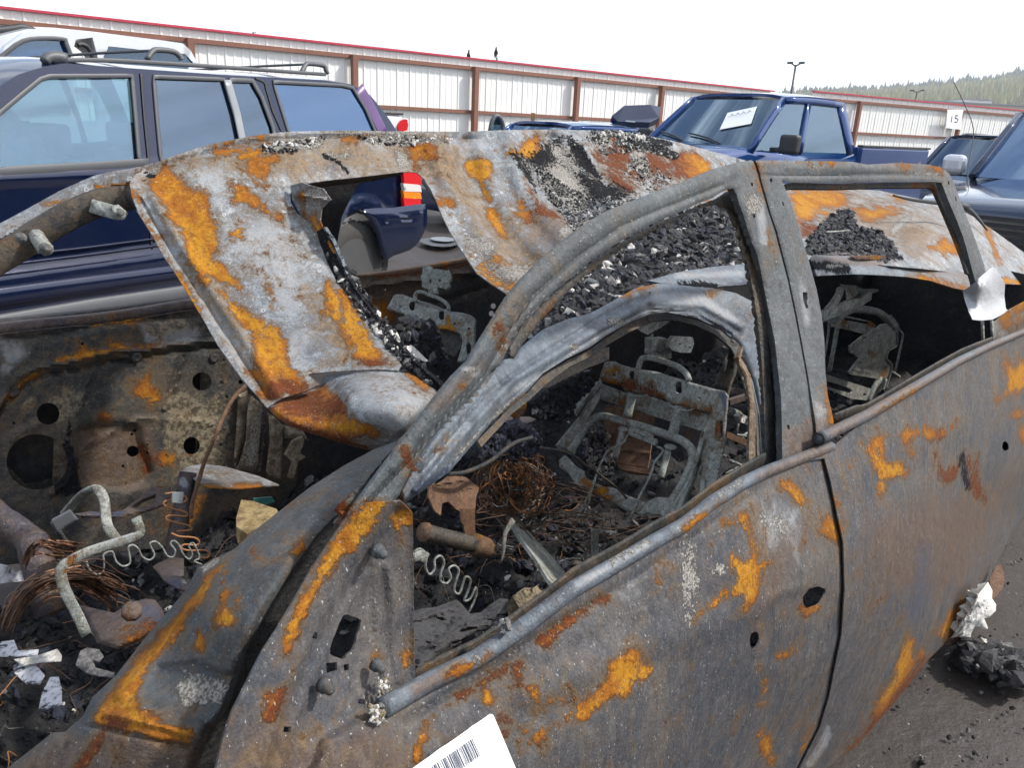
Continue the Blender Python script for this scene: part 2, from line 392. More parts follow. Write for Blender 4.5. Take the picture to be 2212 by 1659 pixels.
    col = b.mix(wm, col, b.mix(b.step(n3, .38, .62), (0.085, 0.055, 0.032), b.mix(n5, (0.27, 0.155, 0.045), (0.20, 0.145, 0.085))))
    tm = b.step(b.math('ADD', b.attr('tan'), b.math('ADD', dv(rn, 1.8), dv(rn2, 1.8))), 0.35, 0.8, 0, 0.85)
    col = b.mix(tm, col, b.mix(b.step(n3, .42, .56), (0.055, 0.045, 0.032), (0.25, 0.21, 0.14)))
    rm = b.step(ra, 0.36, 0.70)
    tone = b.math('ADD', b.attr('tone'), b.math('ADD', b.math('ADD', dv(rn2, 2.6), dv(n1, 1.6)), b.math('ADD', dv(rn, 2.0), b.step(ra, 0.95, 0.40, 0.06, 0.48))))
    rc = b.mix(b.step(tone, -0.05, 0.40), RUST_Y, RUST_O); rc = b.mix(b.step(tone, 0.45, 0.95), rc, RUST_R)
    rc = b.mix(b.step(n3, 0.50, 0.66, 0, 0.55), rc, tuple(c * 0.4 for c in RUST_O)); rc = b.mix(b.step(rf, 0.56, 0.70, 0, 0.4), rc, (0.50, 0.27, 0.05))
    col = b.mix(b.step(ra, -0.05, 0.46, 0, 0.6), col, (0.115, 0.068, 0.028))
    col = b.mix(b.math('MULTIPLY', rm, b.step(b.math('ADD', n5, dv(rf, .5)), 0.30, 0.46, 0.55, 1.0)), col, rc)
    ca = b.step(b.math('ADD', b.attr('char'), b.math('ADD', dv(n3, 1.5), dv(rn, 1.2))), 0.42, 0.52)
    col = b.mix(ca, col, b.mix(b.step(n4, 0.4, 0.7), (0.008, 0.008, 0.010), (0.04, 0.04, 0.045)))
    aa = b.step(b.math('ADD', b.attr('ash'), b.math('ADD', dv(b.noise(130, 7, 0.74, v), 2.6), dv(rn, 1.3))), 0.54, 0.68)
    col = b.mix(aa, col, b.mix(b.step(n4, .38, .62), (0.17, 0.15, 0.13), (0.52, 0.50, 0.46)))
    spk = b.step(b.noise(270, 2, 0.5, vs), 0.685, 0.73, 0, speck); col = b.mix(spk, col, (0.42, 0.41, 0.39))
    pit = b.step(b.noise(215, 2, 0.5, b.scaled(v, (1.1, 0.9, 1.3))), 0.68, 0.73, 0, 0.7); col = b.mix(pit, col, (0.015, 0.013, 0.012))
    mask2 = b.math('MAXIMUM', ca, aa)
    h = b.math('ADD', b.math('MULTIPLY', n3, 0.8), b.math('MULTIPLY', n4, 0.35)); h = b.math('ADD', h, b.math('MULTIPLY', rm, b.math('ADD', 0.25, b.math('MULTIPLY', rf, 0.7))))
    nr = b.bump(h, 0.0028, 0.9); nr = b.bump(b.math('MULTIPLY', mask2, b.noise(150, 6, 0.7, v)), 0.010, 0.9, nr)
    nr = b.bump(n2, 0.010, 0.5, nr); nr = b.bump(n5, 0.004, 0.5, nr)
    ro = b.math('ADD', rough - 0.15, b.math('MULTIPLY', n3, 0.4)); ro = b.math('MAXIMUM', ro, b.math('MULTIPLY', b.math('MAXIMUM', rm, mask2), 0.88))
    me = b.math('MULTIPLY', b.math('SUBTRACT', 1.0, b.math('MAXIMUM', rm, mask2)), metal)
    b.out(col, ro, me, nr, Specular_IOR_Level=b.math('SUBTRACT', 0.45, b.math('MULTIPLY', b.math('MAXIMUM', rm, mask2), 0.33))); return m
M = {}
M['roof'] = burnt('roof_steel', (0.225, 0.25, 0.275), (0.31, 0.325, 0.335), (0.145, 0.155, 0.17), auto=0.11, speck=0.9, rings=.8, stain=.5)
M['frame'] = burnt('frame_steel', (0.074, 0.087, 0.095), (0.096, 0.108, 0.115), (0.062, 0.069, 0.075), auto=0.0, rough=0.55, metal=0.2, speck=0.6, dark=0.55, stain=.12, grain=.4)
M['door'] = burnt('door_steel', (0.076, 0.075, 0.084), (0.110, 0.100, 0.093), (0.048, 0.056, 0.070), auto=0.03, speck=0.8, streak=(1.3, 1.3, 0.65), dark=0.45, stain=.28)
M['cowl'] = burnt('cowl_steel', (0.062, 0.070, 0.077), (0.080, 0.089, 0.095), (0.050, 0.053, 0.057), auto=0.01, speck=0.6, dark=0.5, stain=.2, grain=.5)
M['rail'] = burnt('rail_steel', (0.115, 0.14, 0.17), (0.16, 0.19, 0.22), (0.085, 0.10, 0.12), auto=0.0, rough=0.5, metal=0.25, speck=0.5, dark=0.55, stain=.12, grain=.45)
M['inner'] = burnt('inner_steel', (0.034, 0.039, 0.040), (0.075, 0.062, 0.045), (0.022, 0.025, 0.030), auto=0.07, speck=0.4, dark=0.35, stain=.5, grain=.8)
M['darkin'] = burnt('sooty_steel', (0.018, 0.020, 0.026), (0.030, 0.032, 0.038), (0.013, 0.015, 0.020), auto=0.0, rough=0.65, metal=0.1, speck=0.2, stain=.15)
M['wheelarch'] = burnt('sooty_blue_panel', (0.050, 0.056, 0.072), (0.075, 0.080, 0.095), (0.036, 0.040, 0.052), rough=.6, metal=.1, speck=.3, stain=.1)
M['tan'] = burnt('peeled_post', (0.22, 0.17, 0.11), (0.34, 0.29, 0.22), (0.10, 0.06, 0.04), auto=0.06, rough=0.7, metal=0.0, speck=0.5, blotch=0.9)
M['seat'] = burnt('seat_steel', (0.30, 0.325, 0.30), (0.38, 0.40, 0.37), (0.21, 0.225, 0.205), auto=0.04, rough=0.65, metal=0.05, speck=0.5, sx=1.5, dark=0.35, stain=.35, grain=.8)
M['brown'] = burnt('brown_steel', (0.075, 0.052, 0.045), (0.11, 0.082, 0.08), (0.045, 0.042, 0.055), auto=0.08, rough=0.55, metal=0.2, speck=0.3)
M['rusty'] = burnt('rusty_steel', (0.15, 0.075, 0.040), (0.18, 0.10, 0.055), (0.09, 0.045, 0.030), auto=0.14, rough=0.75, metal=0.0, speck=0.3)
def charmat(name, A, B, gl=0.45, sc_=90, lite=0.0):
    m, nt = newmat(name); b = NB(nt); v = b.obj(); n1 = b.noise(sc_, 6, 0.65, v); n2 = b.noise(18, 5, 0.6, v)
    col = b.mix(b.step(n1, 0.4, 0.65), A, B)
    if lite: col = b.mix(b.step(b.math('ADD', b.noise(150, 5, 0.7, v), b.math('MULTIPLY', b.math('SUBTRACT', n2, 0.5), 0.5)), 0.66, 0.73, 0, lite), col, (0.35, 0.34, 0.32))
    nr = b.bump(n1, 0.014); b.out(col, b.math('ADD', gl, b.math('MULTIPLY', n1, 0.3)), 0.0, nr); return m
M['char'] = charmat('charcoal', (0.006, 0.006, 0.008), (0.022, 0.022, 0.027), 0.35)
M['charblue'] = charmat('charcoal_blue', (0.010, 0.012, 0.024), (0.03, 0.036, 0.06), 0.4)
M['soot'] = charmat('soot_bed', (0.005, 0.005, 0.006), (0.020, 0.019, 0.019), 0.55, 75, 0.35)
M['ash'] = charmat('ash_flake', (0.48, 0.46, 0.42), (0.78, 0.76, 0.72), 0.8)
M['ashgrey'] = charmat('ash_grey', (0.10, 0.10, 0.105), (0.24, 0.23, 0.22), 0.75)
# ------------------------------------------------------------------ more materials
def paintmat(name, col, rough=0.12, metal=0.35, dirt=(0.10, 0.09, 0.08), da=0.35):
    m, nt = newmat(name); b = NB(nt); v = b.obj(); n = b.noise(1.6, 6, 0.65, v); n2 = b.noise(55, 5, 0.7, v)
    f = b.step(b.math('ADD', b.math('MULTIPLY', n, 0.6), b.math('MULTIPLY', n2, 0.4)), 0.42, 0.75, 0, da)
    nr = b.bump(b.noise(2.2, 2, 0.5, v), 0.004, 0.2)
    b.out(b.mix(f, col, dirt), b.math('ADD', rough, b.math('MULTIPLY', f, 0.6)), metal, nr, Coat_Weight=0.6, Coat_Roughness=0.06); return m
def glassmat(name, tint=(0.5, 0.62, 0.66), opac=0.55, rough=0.02, body=(0.01, 0.02, 0.03), dirt=0.12):
    m, nt = newmat(name); b = NB(nt); v = b.obj()
    g = b.n('ShaderNodeBsdfGlossy'); g.inputs['Roughness'].default_value = rough; g.inputs['Color'].default_value = (0.62, 0.80, 1, 1)  # blue of the reflected sky is put into the gloss colour
    t = b.n('ShaderNodeBsdfTransparent'); t.inputs['Color'].default_value = (*tint, 1)
    d = b.n('ShaderNodeBsdfDiffuse'); d.inputs['Color'].default_value = (*body, 1)
    dd = b.n('ShaderNodeBsdfDiffuse'); dd.inputs['Color'].default_value = (0.35, 0.37, 0.38, 1)
    m1 = b.n('ShaderNodeMixShader'); m1.inputs[0].default_value = opac; b.l(t.outputs[0], m1.inputs[1]); b.l(d.outputs[0], m1.inputs[2])
    m3 = b.n('ShaderNodeMixShader'); b.l(b.step(b.noise(7, 7, 0.7, b.scaled(v, (1, 1, 2.5))), 0.45, 0.8, 0, dirt), m3.inputs[0]); b.l(m1.outputs[0], m3.inputs[1]); b.l(dd.outputs[0], m3.inputs[2])
    fr = b.n('ShaderNodeFresnel'); fr.inputs['IOR'].default_value = 1.55
    m2 = b.n('ShaderNodeMixShader'); b.l(b.math('ADD', b.math('MULTIPLY', fr.outputs[0], 1.6), 0.10), m2.inputs[0]); b.l(m3.outputs[0], m2.inputs[1]); b.l(g.outputs[0], m2.inputs[2])
    o = b.n('ShaderNodeOutputMaterial'); b.l(m2.outputs[0], o.inputs[0]); return m
M['navy'] = paintmat('navy_paint', (0.004, 0.011, 0.042), da=0.12)
M['blue'] = paintmat('blue_paint', (0.008, 0.045, 0.17), da=0.10)
M['slate'] = paintmat('slate_blue_paint', (0.018, 0.032, 0.07), da=0.12)
M['silver'] = paintmat('silver_paint', (0.62, 0.64, 0.67), 0.22, 0.3, da=0.12)
M['white'] = paintmat('white_paint', (0.72, 0.74, 0.77), 0.3, 0.0, da=0.12)
M['rubber'] = plain('black_rubber', (0.022, 0.023, 0.026), 0.55)
M['trim'] = plain('grey_trim', (0.075, 0.080, 0.088), 0.5, var=0.15)
M['greytrim'] = plain('light_grey_trim', (0.24, 0.26, 0.28), 0.35)
M['tyre'] = plain('tyre_rubber', (0.045, 0.043, 0.040), 0.85, bump=0.004, bscale=40)
M['alloy'] = plain('wheel_alloy', (0.07, 0.07, 0.072), 0.6, 0.2)
M['chrome'] = plain('chrome', (0.6, 0.6, 0.6), 0.15, 1.0, var=0.05)
M['glass'] = glassmat('clear_glass', (0.55, 0.75, 0.78), 0.25, body=(0.02, 0.05, 0.06))
M['tint'] = glassmat('tinted_glass', (0.30, 0.36, 0.42), 0.65, body=(0.006, 0.012, 0.03), dirt=0.03)
M['tintblue'] = glassmat('blue_tinted_glass', (0.2, 0.3, 0.5), 0.85, body=(0.008, 0.04, 0.13), dirt=0.03)
M['cloth'] = plain('seat_cloth', (0.05, 0.055, 0.065), 0.9)
M['beige'] = plain('beige_cloth', (0.30, 0.28, 0.25), 0.9)
M['red'] = plain('red_lens', (0.55, 0.02, 0.025), 0.15, var=0.1, scale=90); M['amber'] = plain('amber_lens', (0.8, 0.22, 0.02), 0.15, var=0.1, scale=90); M['clearlens'] = plain('clear_lens', (0.62, 0.58, 0.55), 0.15, var=0.1, scale=90)
M['purple'] = plain('purple_film', (0.11, 0.06, 0.17), 0.35)
M['fwhite'] = plain('fence_white', (0.78, 0.775, 0.745), 0.5, var=0.07, scale=0.7)
M['fbrown'] = plain('fence_brown', (0.20, 0.085, 0.055), 0.6, var=0.3, scale=3)
M['fred'] = plain('fence_red', (0.45, 0.03, 0.06), 0.4, var=0.15, scale=1)
M['paper'] = plain('paper', (0.82, 0.83, 0.84), 0.7, var=0.03); M['ink'] = plain('ink', (0.03, 0.035, 0.06), 0.7); M['greyink'] = plain('grey_ink', (0.16, 0.17, 0.18), 0.7)
M['wood'] = plain('stake_wood', (0.35, 0.20, 0.09), 0.8)

# ------------------------------------------------------------------ ground, hills, wood, far buildings
def groundmat():
    m, nt = newmat('wet_dirt_ground'); b = NB(nt); v = b.obj(); n1 = b.noise(0.35, 6, 0.6, v, 0.5); n2 = b.noise(3.5, 8, 0.68, v); n3 = b.noise(45, 6, 0.7, v)
    col = b.mix(b.step(n1, 0.35, 0.65), (0.027, 0.021, 0.018), (0.047, 0.037, 0.033)); col = b.mix(b.step(n2, 0.42, 0.68), col, (0.036, 0.028, 0.024))
    col = b.mix(b.step(n3, 0.5, 0.7, 0, 0.6), col, (0.022, 0.020, 0.020))
    vo = b.n('ShaderNodeTexVoronoi', feature='F1'); vo.inputs['Scale'].default_value = 38; b.l(v, vo.inputs['Vector'])
    pb = b.math('MULTIPLY', b.step(vo.outputs['Distance'], 0.13, 0.09), b.step(b.noise(11, 4, 0.6, v), 0.56, 0.64)); col = b.mix(pb, col, (0.30, 0.28, 0.26))
    wet = b.step(n1, 0.55, 0.40); nr = b.bump(b.math('ADD', b.math('MULTIPLY', n2, 1.0), b.math('MULTIPLY', n3, 0.15)), 0.03, 0.6)
    b.out(col, b.math('SUBTRACT', 0.80, b.math('MULTIPLY', wet, 0.30)), 0.0, nr); return m
gx = np.concatenate([-np.geomspace(1750, 12, 16), np.linspace(-11, 16, 110), np.geomspace(17, 1750, 16)])
gy = np.concatenate([-np.geomspace(560, 5, 12), np.linspace(-4, 18, 100), np.geomspace(19, 1950, 16)])
GX, GY = np.meshgrid(gx, gy); GP = np.stack([GX, GY, GX * 0], -1).reshape(-1, 3); near = (np.abs(GP[:, 0] - 2) < 15) & (np.abs(GP[:, 1] - 7) < 13)
GP[:, 2] = np.where(near, 0.018 * fbm(GP, 0.8, 4) - 0.015, 0)
nx = len(gx); GF = [(j * nx + i, j * nx + i + 1, (j + 1) * nx + i + 1, (j + 1) * nx + i) for j in range(len(gy) - 1) for i in range(nx - 1)]
mk('ground', GP, GF, groundmat(), kind='structure')

# hills: ridge heights read from the photograph, 700-1300 m away
rid = [(-400, 60), (900, 60), (1300, 268), (1500, 262), (1640, 214), (1740, 203), (1850, 200), (1900, 197), (2000, 190), (2100, 181), (2150, 172), (2212, 163), (2400, 145), (2700, 160), (3100, 210), (3800, 330)]
hz = []; 
azs = np.linspace(rad(2), rad(62), 120); px_of = lambda a: 1106 + F * np.tan(a) / math.cos(TH) * 0.955
prof = []
for a in azs:
    # pixel column of this bearing at the horizon
    d = np.array([math.sin(a), math.cos(a), 0]); x, y = proj(CAM + d * 1000); x = float(x); y = float(y)
    yy = np.interp(x, [r[0] for r in rid[2:]], [r[1] for r in rid[2:]]); prof.append(max(0.0, (y - yy) / F * 1150 * math.cos(a) * math.cos(TH) - 8.5))
prof = np.array(prof); prof[0] = 0; rr = [560, 640, 760, 900, 1020, 1150, 1350, 1700]; kk = [0, .34, .52, .70, .86, 1, .9, 0]
HV = []; 
for r_, k in zip(rr, kk):
    for a, p in zip(azs, prof):
        hgt = p * k * (r_ / 1150) ** 0.0; HV.append((r_ * math.sin(a), r_ * math.cos(a), hgt))
HV = np.array(HV); HV[:, 2] = np.where(HV[:, 2] > 0.5, HV[:, 2] + 3 * fbm(HV, 0.01, 3), HV[:, 2] - 1)
na = len(azs); HF = [(j * na + i, j * na + i + 1, (j + 1) * na + i + 1, (j + 1) * na + i) for j in range(len(rr) - 1) for i in range(na - 1)]
m_, nt_ = newmat('hill_grass'); b_ = NB(nt_); v_ = b_.obj()
b_.out(b_.mix(b_.step(b_.noise(0.02, 6, 0.7, v_), .4, .65), (0.28, 0.27, 0.12), (0.20, 0.22, 0.11)), 0.95)
mk('hill', HV, HF, m_, kind='structure')
def forest(name, n, hmin, hmax, cols, rlo, rhi, seed):
    g = np.random.default_rng(seed); V = []; Fc = []; mi = []; base = 0
    A = g.uniform(rad(17), rad(50), n); R = g.uniform(rlo, rhi, n)
    for a, r_ in zip(A, R):
        p = np.interp(a, azs, prof) * np.interp(r_, rr, kk)
        if p < 2: continue
        x, y = r_ * math.sin(a), r_ * math.cos(a); h = g.uniform(hmin, hmax) * (1.25 if g.random() < .12 else 1); w = h * g.uniform(.16, .34); ph = g.uniform(0, 6)
        for z0, z1, k in ((0.08, 0.62, 1.0), (0.36, 1.0, 0.68)):
            b0 = len(V)
            for j in range(6): V.append((x + w * k * g.uniform(.7, 1.2) * math.cos(ph + j * 1.047), y + w * k * g.uniform(.7, 1.2) * math.sin(ph + j * 1.047), p + h * z0))
            V.append((x, y, p + h * z1)); Fc += [(b0 + j, b0 + (j + 1) % 6, b0 + 6) for j in range(6)]; c = int(g.integers(0, len(cols))); mi += [c] * 6
    mats = [plain(name + '_leaf', c, 0.95, var=0.25, scale=0.2) for c in cols]
    o = mk(name, np.array(V), Fc, mats, smooth=False); o.data.polygons.foreach_set('material_index', mi); return o
fo = forest('forest', 8500, 5, 13, [(0.21, 0.22, 0.08), (0.26, 0.255, 0.10), (0.16, 0.18, 0.075), (0.25, 0.22, 0.10)], 640, 1040, 3)
tag(fo, 'yellow green conifer wood covering the lower hillside beyond the fence', 'forest', kind='stuff')
fo = forest('ridge_forest', 3600, 6, 17, [(0.055, 0.085, 0.07), (0.08, 0.105, 0.075), (0.11, 0.125, 0.08)], 1040, 1240, 5)
tag(fo, 'dark green conifers lining the ridge of the distant hill', 'forest', kind='stuff')
def farbox(name, x0, x1, y0, z0, z1, d, depth, mat, label, cat):
    a = CAM + d * rays(x0, y0); b = CAM + d * 1.0 * rays(x1, y0); dirv = b - a; dirv[2] = 0; n = np.array([-dirv[1], dirv[0], 0]); n /= np.linalg.norm(n)
    o = np.array([a[0], a[1], z0]); t = thing(name, label, cat, tuple(o)); w = box('wall', o, dirv, n * depth, (0, 0, z1 - z0), mat, t)
    rz = np.array([0, 0, z1 - z0]); rf = box('roof', o + rz + [0, 0, 0.01] - n * 0.4, dirv, n * (depth + .8), (0, 0, 0.35), M['greytrim'], t)
    for k in range(5): box('door', o + dirv * (0.1 + 0.18 * k) - n * 0.03, dirv * 0.06, n * 0.03, (0, 0, (z1 - z0) * 0.6), M['trim'], t)
    return t
farbox('warehouse', 1960, 2420, 225, -0.5, 13.2, 230, 30, plain('warehouse_wall', (0.42, 0.36, 0.30), 0.8), 'long low tan warehouse between the fence and the hill', 'building')
farbox('distant_shed', 2090, 2140, 232, -.5, 17.6, 290, 14, M['fwhite'], 'small white shed roof at the foot of the wooded hill', 'building')

# ------------------------------------------------------------------ fence
def fence(az, P0, length, start, label, post_at, z_top=3.05):
    fr = Frame(az, 0); a = rad(az); P0 = np.array(P0, float)
    org = P0 + fr.u * start; t = thing('fence', label, 'fence', (org[0], org[1], 0), az)
    def Lp(u, v, z): return org + fr.u * u + fr.v * v + np.array([0, 0, z])
    # corrugated sheet 0.93 m wide: five ribs
    w = 0.93; pts = []
    for k in range(5):
        s0 = k * w / 5; pts += [(s0, 0), (s0 + .085, 0), (s0 + .100, -.020 if k % 3 == 0 else -.009), (s0 + .135, -.020 if k % 3 == 0 else -.009), (s0 + .150, 0)]
    pts.append((w, 0)); V = []; 
    for z in (0.05, z_top): V += [Lp(s, v + .02, z) for s, v in pts]
    n = len(pts); Fc = [(i, i + 1, n + i + 1, n + i) for i in range(n - 1)]
    p = mk('panel', V, Fc, M['fwhite'], t, False); solid(p, 0.002)
    for k in range(1, int(length / w)):
        c = p.copy(); COL.objects.link(c); c.location = (k * w, 0, 0)
    V, F_ = boxv(Lp(-.065, -.25, 0), fr.u * .13, fr.v * .15, (0, 0, 2.87)); q = mk('post', V, F_, M['fbrown'], t, False); first = True
    for u in post_at:
        if first: q.location = (u - start, 0, 0); first = False
        else: c = q.copy(); COL.objects.link(c); c.location = (u - start, 0, 0)
    for z0, hh in ((2.79, 0.09), (1.69, 0.085), (0.45, 0.085)):
        box('rail', Lp(0, -.095, z0), fr.u * length, fr.v * .085, (0, 0, hh), M['fbrown'], t)
    box('cap', Lp(0, -.07, z_top + .002), fr.u * length, fr.v * .14, (0, 0, 0.045), M['fred'], t)
    return t, org, fr
fence(50.5, (-1.47, 22.16, 0), 29.0, -15.05, 'long white corrugated metal fence with brown posts and rails behind the cars', [-14.9, -11.2, -7.36, -3.58, 0, 3.72, 7.48, 11.3])
fence(58.6, (10.31, 29.8, 0), 30, 0.05, 'white corrugated fence with red cap running below the wooded hill', [2.55, 9.22, 15.9, 22.6])
# numbered board on its post
FR2 = Frame(58.6, 29.8 * math.sin(rad(58.6)) - 10.31 * math.cos(rad(58.6)) - 0.30)
t = thing('number_sign', 'white board numbered 15 fixed to a brown post of the far fence', 'sign', tuple(FR2.P(2062, 300)), 58.6)
sheet('board', smooth_poly(D(2048, 236, 2081, 237, 2080, 241, 2076, 276, 2073, 279, 2046, 276, 2044, 273, 2047, 239)), 0, M['paper'], t, fr=FR2, step=6, th=0.02, smooth=False)
def stroke(name, pts, w, fr, mat, par, dv): P = fr.P([p[0] for p in pts], [p[1] for p in pts], -dv); return sweep(name, P, w / 2, mat, par, ry=0.003, up=fr.v, sm=2)
stroke('numeral', D(2057, 249, 2055, 263), 0.045, FR2, M['greyink'], t, 0.005)
for q in (D(2070, 249, 2064.5, 249), D(2064.5, 249, 2063.5, 255), D(2063.5, 255, 2068, 255, 2069.5, 259, 2067, 263, 2062, 263)): stroke('numeral', q, 0.045, FR2, M['greyink'], t, 0.006)

# lamp poles, mast, birds, trees beyond the fence
def atd(x, y, d): return CAM + d * rays(x, y)
def lamppole(x, ytop, d, label):
    top = atd(x, ytop, d); t = thing('lamp_pole', label, 'lamp pole', (top[0], top[1], 0), group='floodlight poles beyond the fence')
    sweep('pole', [(top[0], top[1], 0), tuple(top)], 0.11, M['trim'], t, sm=1, taper=(1.2, .7))
    for s in (-1, 1):
        c = top + RT * s * 0.36 * d / 60 + [0, 0, .1]; sweep('arm', [tuple(top - [0, 0, .12]), tuple(c)], 0.06, M['trim'], t, sm=1)
        box('floodlight', c - RT * .12 * s - [0, .15, .05], RT * .42 * s, (0, .35, 0), (0, 0, .18), M['trim'], t, bev=.05)
lamppole(1719, 139, 60, 'tall pole with twin floodlights above the blue pickup')
lamppole(1981, 197, 96, 'small distant twin floodlight pole in front of the wooded hill')
mt = atd(1281, 78, 210); t = thing('radio_mast', 'faint thin lattice mast standing far beyond the white fence', 'mast', (mt[0], mt[1], 0))
pm = plain('mast_paint', (0.75, 0.74, 0.74), 0.6); dt = []
for k in range(3): a = k * 2.094; sweep('', [(mt[0] + .35 * math.cos(a), mt[1] + .35 * math.sin(a), 0), (mt[0] + .3 * math.cos(a), mt[1] + .3 * math.sin(a), mt[2])], .045, pm, sm=1, n=4, dat=dt)
for i in range(22):
    for k in range(3): a = k * 2.094; b = a + 2.094; z = mt[2] * i / 22; sweep('', [(mt[0] + .33 * math.cos(a), mt[1] + .33 * math.sin(a), z), (mt[0] + .33 * math.cos(b), mt[1] + .33 * math.sin(b), z + mt[2] / 22)], .03, pm, sm=1, n=4, dat=dt)
joinlist('lattice', dt, pm, t)
M['bird'] = plain('black_feathers', (0.02, 0.02, 0.022), 0.7)
def bird(x, y, d, label, flip):
    c = atd(x, y, d); t = thing('bird', label, 'bird', tuple(c), group='black birds flying above the fence')
    u_, r_ = UP, RT * flip; f_ = FW
    lathe('body', c - r_ * .02 - u_ * .16, u_ * .95 + r_ * .35 * 0.4, [(0.004, 0), (.03, .04), (.05, .12), (.055, .2), (.04, .27), (.03, .30), (.035, .33), (.022, .37), (.004, .41)], M['bird'], t, 10)
    for s in (-1, 1):
        w = [c + u_ * .06, c - u_ * .04, c - u_ * .14 + r_ * .10 + f_ * s * .22, c - u_ * .03 + r_ * .07 + f_ * s * .33, c + u_ * .05 + r_ * .05 + f_ * s * .2]
        o = mk('wing', w, [(0, 1, 2, 3, 4)], M['bird'], t, False); solid(o, .012, 0)
    o = mk('tail', [c - u_ * .14, c - u_ * .30 + r_ * .05, c - u_ * .29 + r_ * .11, c - u_ * .13 + r_ * .03], [(0, 1, 2, 3)], M['bird'], t, False); solid(o, .01, 0)
bird(1011, 120, 27, 'black bird flying just above the fence top, the lower of the two', 1)
bird(1070, 114, 27, 'black bird flying over the fence, the higher of the two', 1)
def leafy(name, x, ytop, d, r_, label, cols, n=900, seed=1):
    g = np.random.default_rng(seed); top = atd(x, ytop, d); t = thing(name, label, 'tree', (top[0], top[1], 0)); zc = top[2] - r_ * .8
    dt = []; sweep('', [(top[0], top[1], 0), (top[0] + .1, top[1], zc * .5), (top[0], top[1], zc)], .16, None, sm=2, taper=(1, .4), dat=dt)
    for k in range(9): a = g.uniform(0, 6.28); sweep('', [(top[0], top[1], zc * g.uniform(.45, .8)), (top[0] + r_ * .7 * math.cos(a), top[1] + r_ * .7 * math.sin(a), zc + g.uniform(-.3, .6) * r_)], .05, None, sm=1, n=5, taper=(1, .3), dat=dt)
    joinlist('trunk', dt, M['wood'], t)
    P = g.normal(size=(n, 3)); P /= np.linalg.norm(P, axis=1)[:, None]; P *= (g.random(n) ** .4)[:, None] * r_ * (1 + .35 * pn(P * 1.7))[:, None]; P[:, 2] *= .85; P += [top[0], top[1], zc]
    V = []; Fc = []
    for p in P:
        a = g.normal(size=3); b = np.cross(a, g.normal(size=3)); a *= r_ * .09 / np.linalg.norm(a); b *= r_ * .05 / np.linalg.norm(b); k = len(V); V += [p - a, p - b, p + a, p + b]; Fc.append((k, k + 1, k + 2, k + 3))
    mats = [plain(name + '_leaf', c, 0.8, var=.3, scale=3) for c in cols]; o = mk('crown', V, Fc, mats, t, False); o.data.polygons.foreach_set('material_index', g.integers(0, len(cols), len(Fc)))
leafy('tree', 530, 70, 28, 0.85, 'brownish tree top showing over the fence behind the silver vehicle', [(0.12, 0.10, 0.05), (0.17, 0.13, 0.08), (.09, .09, .05)], 1500, 2)
leafy('tree', 1145, 139, 34, 0.62, 'reddish tree top peeping over the middle of the fence', [(0.30, 0.09, 0.05), (0.22, 0.08, 0.05)], 1000, 3)

# ------------------------------------------------------------------ wheels
def wheel(c, axis, r_, w, par):
    c = np.array(c, float); ax = np.array(axis, float)
    ty = lathe('tyre', c, ax, [(r_ * .62, 0), (r_ * .70, -.01), (r_ * .92, 0.0), (r_ * .985, w * .12), (r_, w * .3), (r_, w * .7), (r_ * .985, w * .88), (r_ * .92, w), (r_ * .62, w)], M['tyre'], par, 40)
    p = np.cross(ax, [0, 0, 1.0]); p /= np.linalg.norm(p); q = np.array([0, 0, 1.0]); dt = []
    for k in range(40):
        a = k * 2 * math.pi / 40; e = math.cos(a) * p + math.sin(a) * q; tn = -math.sin(a) * p + math.cos(a) * q
        for h0, h1, sk in ((.06, .46, .02), (.54, .94, -.02)): dt.append(boxv(c + e * (r_ - .004) + ax * w * h0 + tn * sk * .5, tn * r_ * .10, ax * w * (h1 - h0), e * .012))
    joinlist('tread', dt, M['tyre'], ty, False)
    rm = lathe('rim', c, ax, [(r_ * .62, -.002), (r_ * .60, .012), (r_ * .57, .045), (.10, .045), (.08, .02), (.01, .018)], M['alloy'], ty, 32, False)
    for k in range(6):
        a = k * math.pi / 3; e = math.cos(a) * p + math.sin(a) * q; tn = -math.sin(a) * p + math.cos(a) * q
        box('spoke', c + e * r_ * .10 - tn * .03 + ax * .02, e * r_ * .48, tn * .06, ax * .03, M['alloy'], ty)
    return ty

# ------------------------------------------------------------------ the dark blue estate beside the wreck (side read on its own plane)
lean = lambda z: np.clip(z - 1.12, 0, 1) * 0.22
SV = Frame(30, 4.15, lean); SB = Frame(30, 4.15)
suv = thing('parked_estate_car', 'dark navy four door estate car with roof rails parked behind the burned car', 'car', tuple(SB.loc(3.2, 0.9, 0)), 30)
S = Surf(SV, 0)
side = [(-900, 420), (-640, 405), (-330, 320), (-60, 222), (40, 160), (95, 143), (140, 136), (330, 150), (470, 160), (580, 166), (700, 172), (760, 182), (800, 205), (835, 248), (862, 290), (884, 352), (905, 366), (908, 440), (900, 470), (838, 480), (808, 462), (778, 452), (752, 462), (735, 490), (722, 560), (714, 600), (640, 614), (400, 660), (0, 735), (-400, 810), (-800, 880)]
w1 = D(-6, 248, 45, 205, 88, 170, 110, 164, 285, 163, 292, 240, 301, 345, 300, 349, 60, 361, -6, 366)
w2 = c1(1000, 495, 1450, 513, 1555, 868, 1540, 1040, 1060, 1040)
w2 = D(332, 165, 484, 171, 520, 290, 528, 340, 348, 348, 338, 240)
w3 = D(496, 172, 545, 174, 566, 210, 590, 275, 600, 330, 536, 338, 520, 262)
w4 = D(590, 176, 740, 184, 762, 189, 790, 235, 812, 286, 815, 330, 650, 334, 622, 280)
def inset(p, k):
    c = np.mean(p, 0); return [tuple(c + (np.array(q) - c) * k) for q in p]
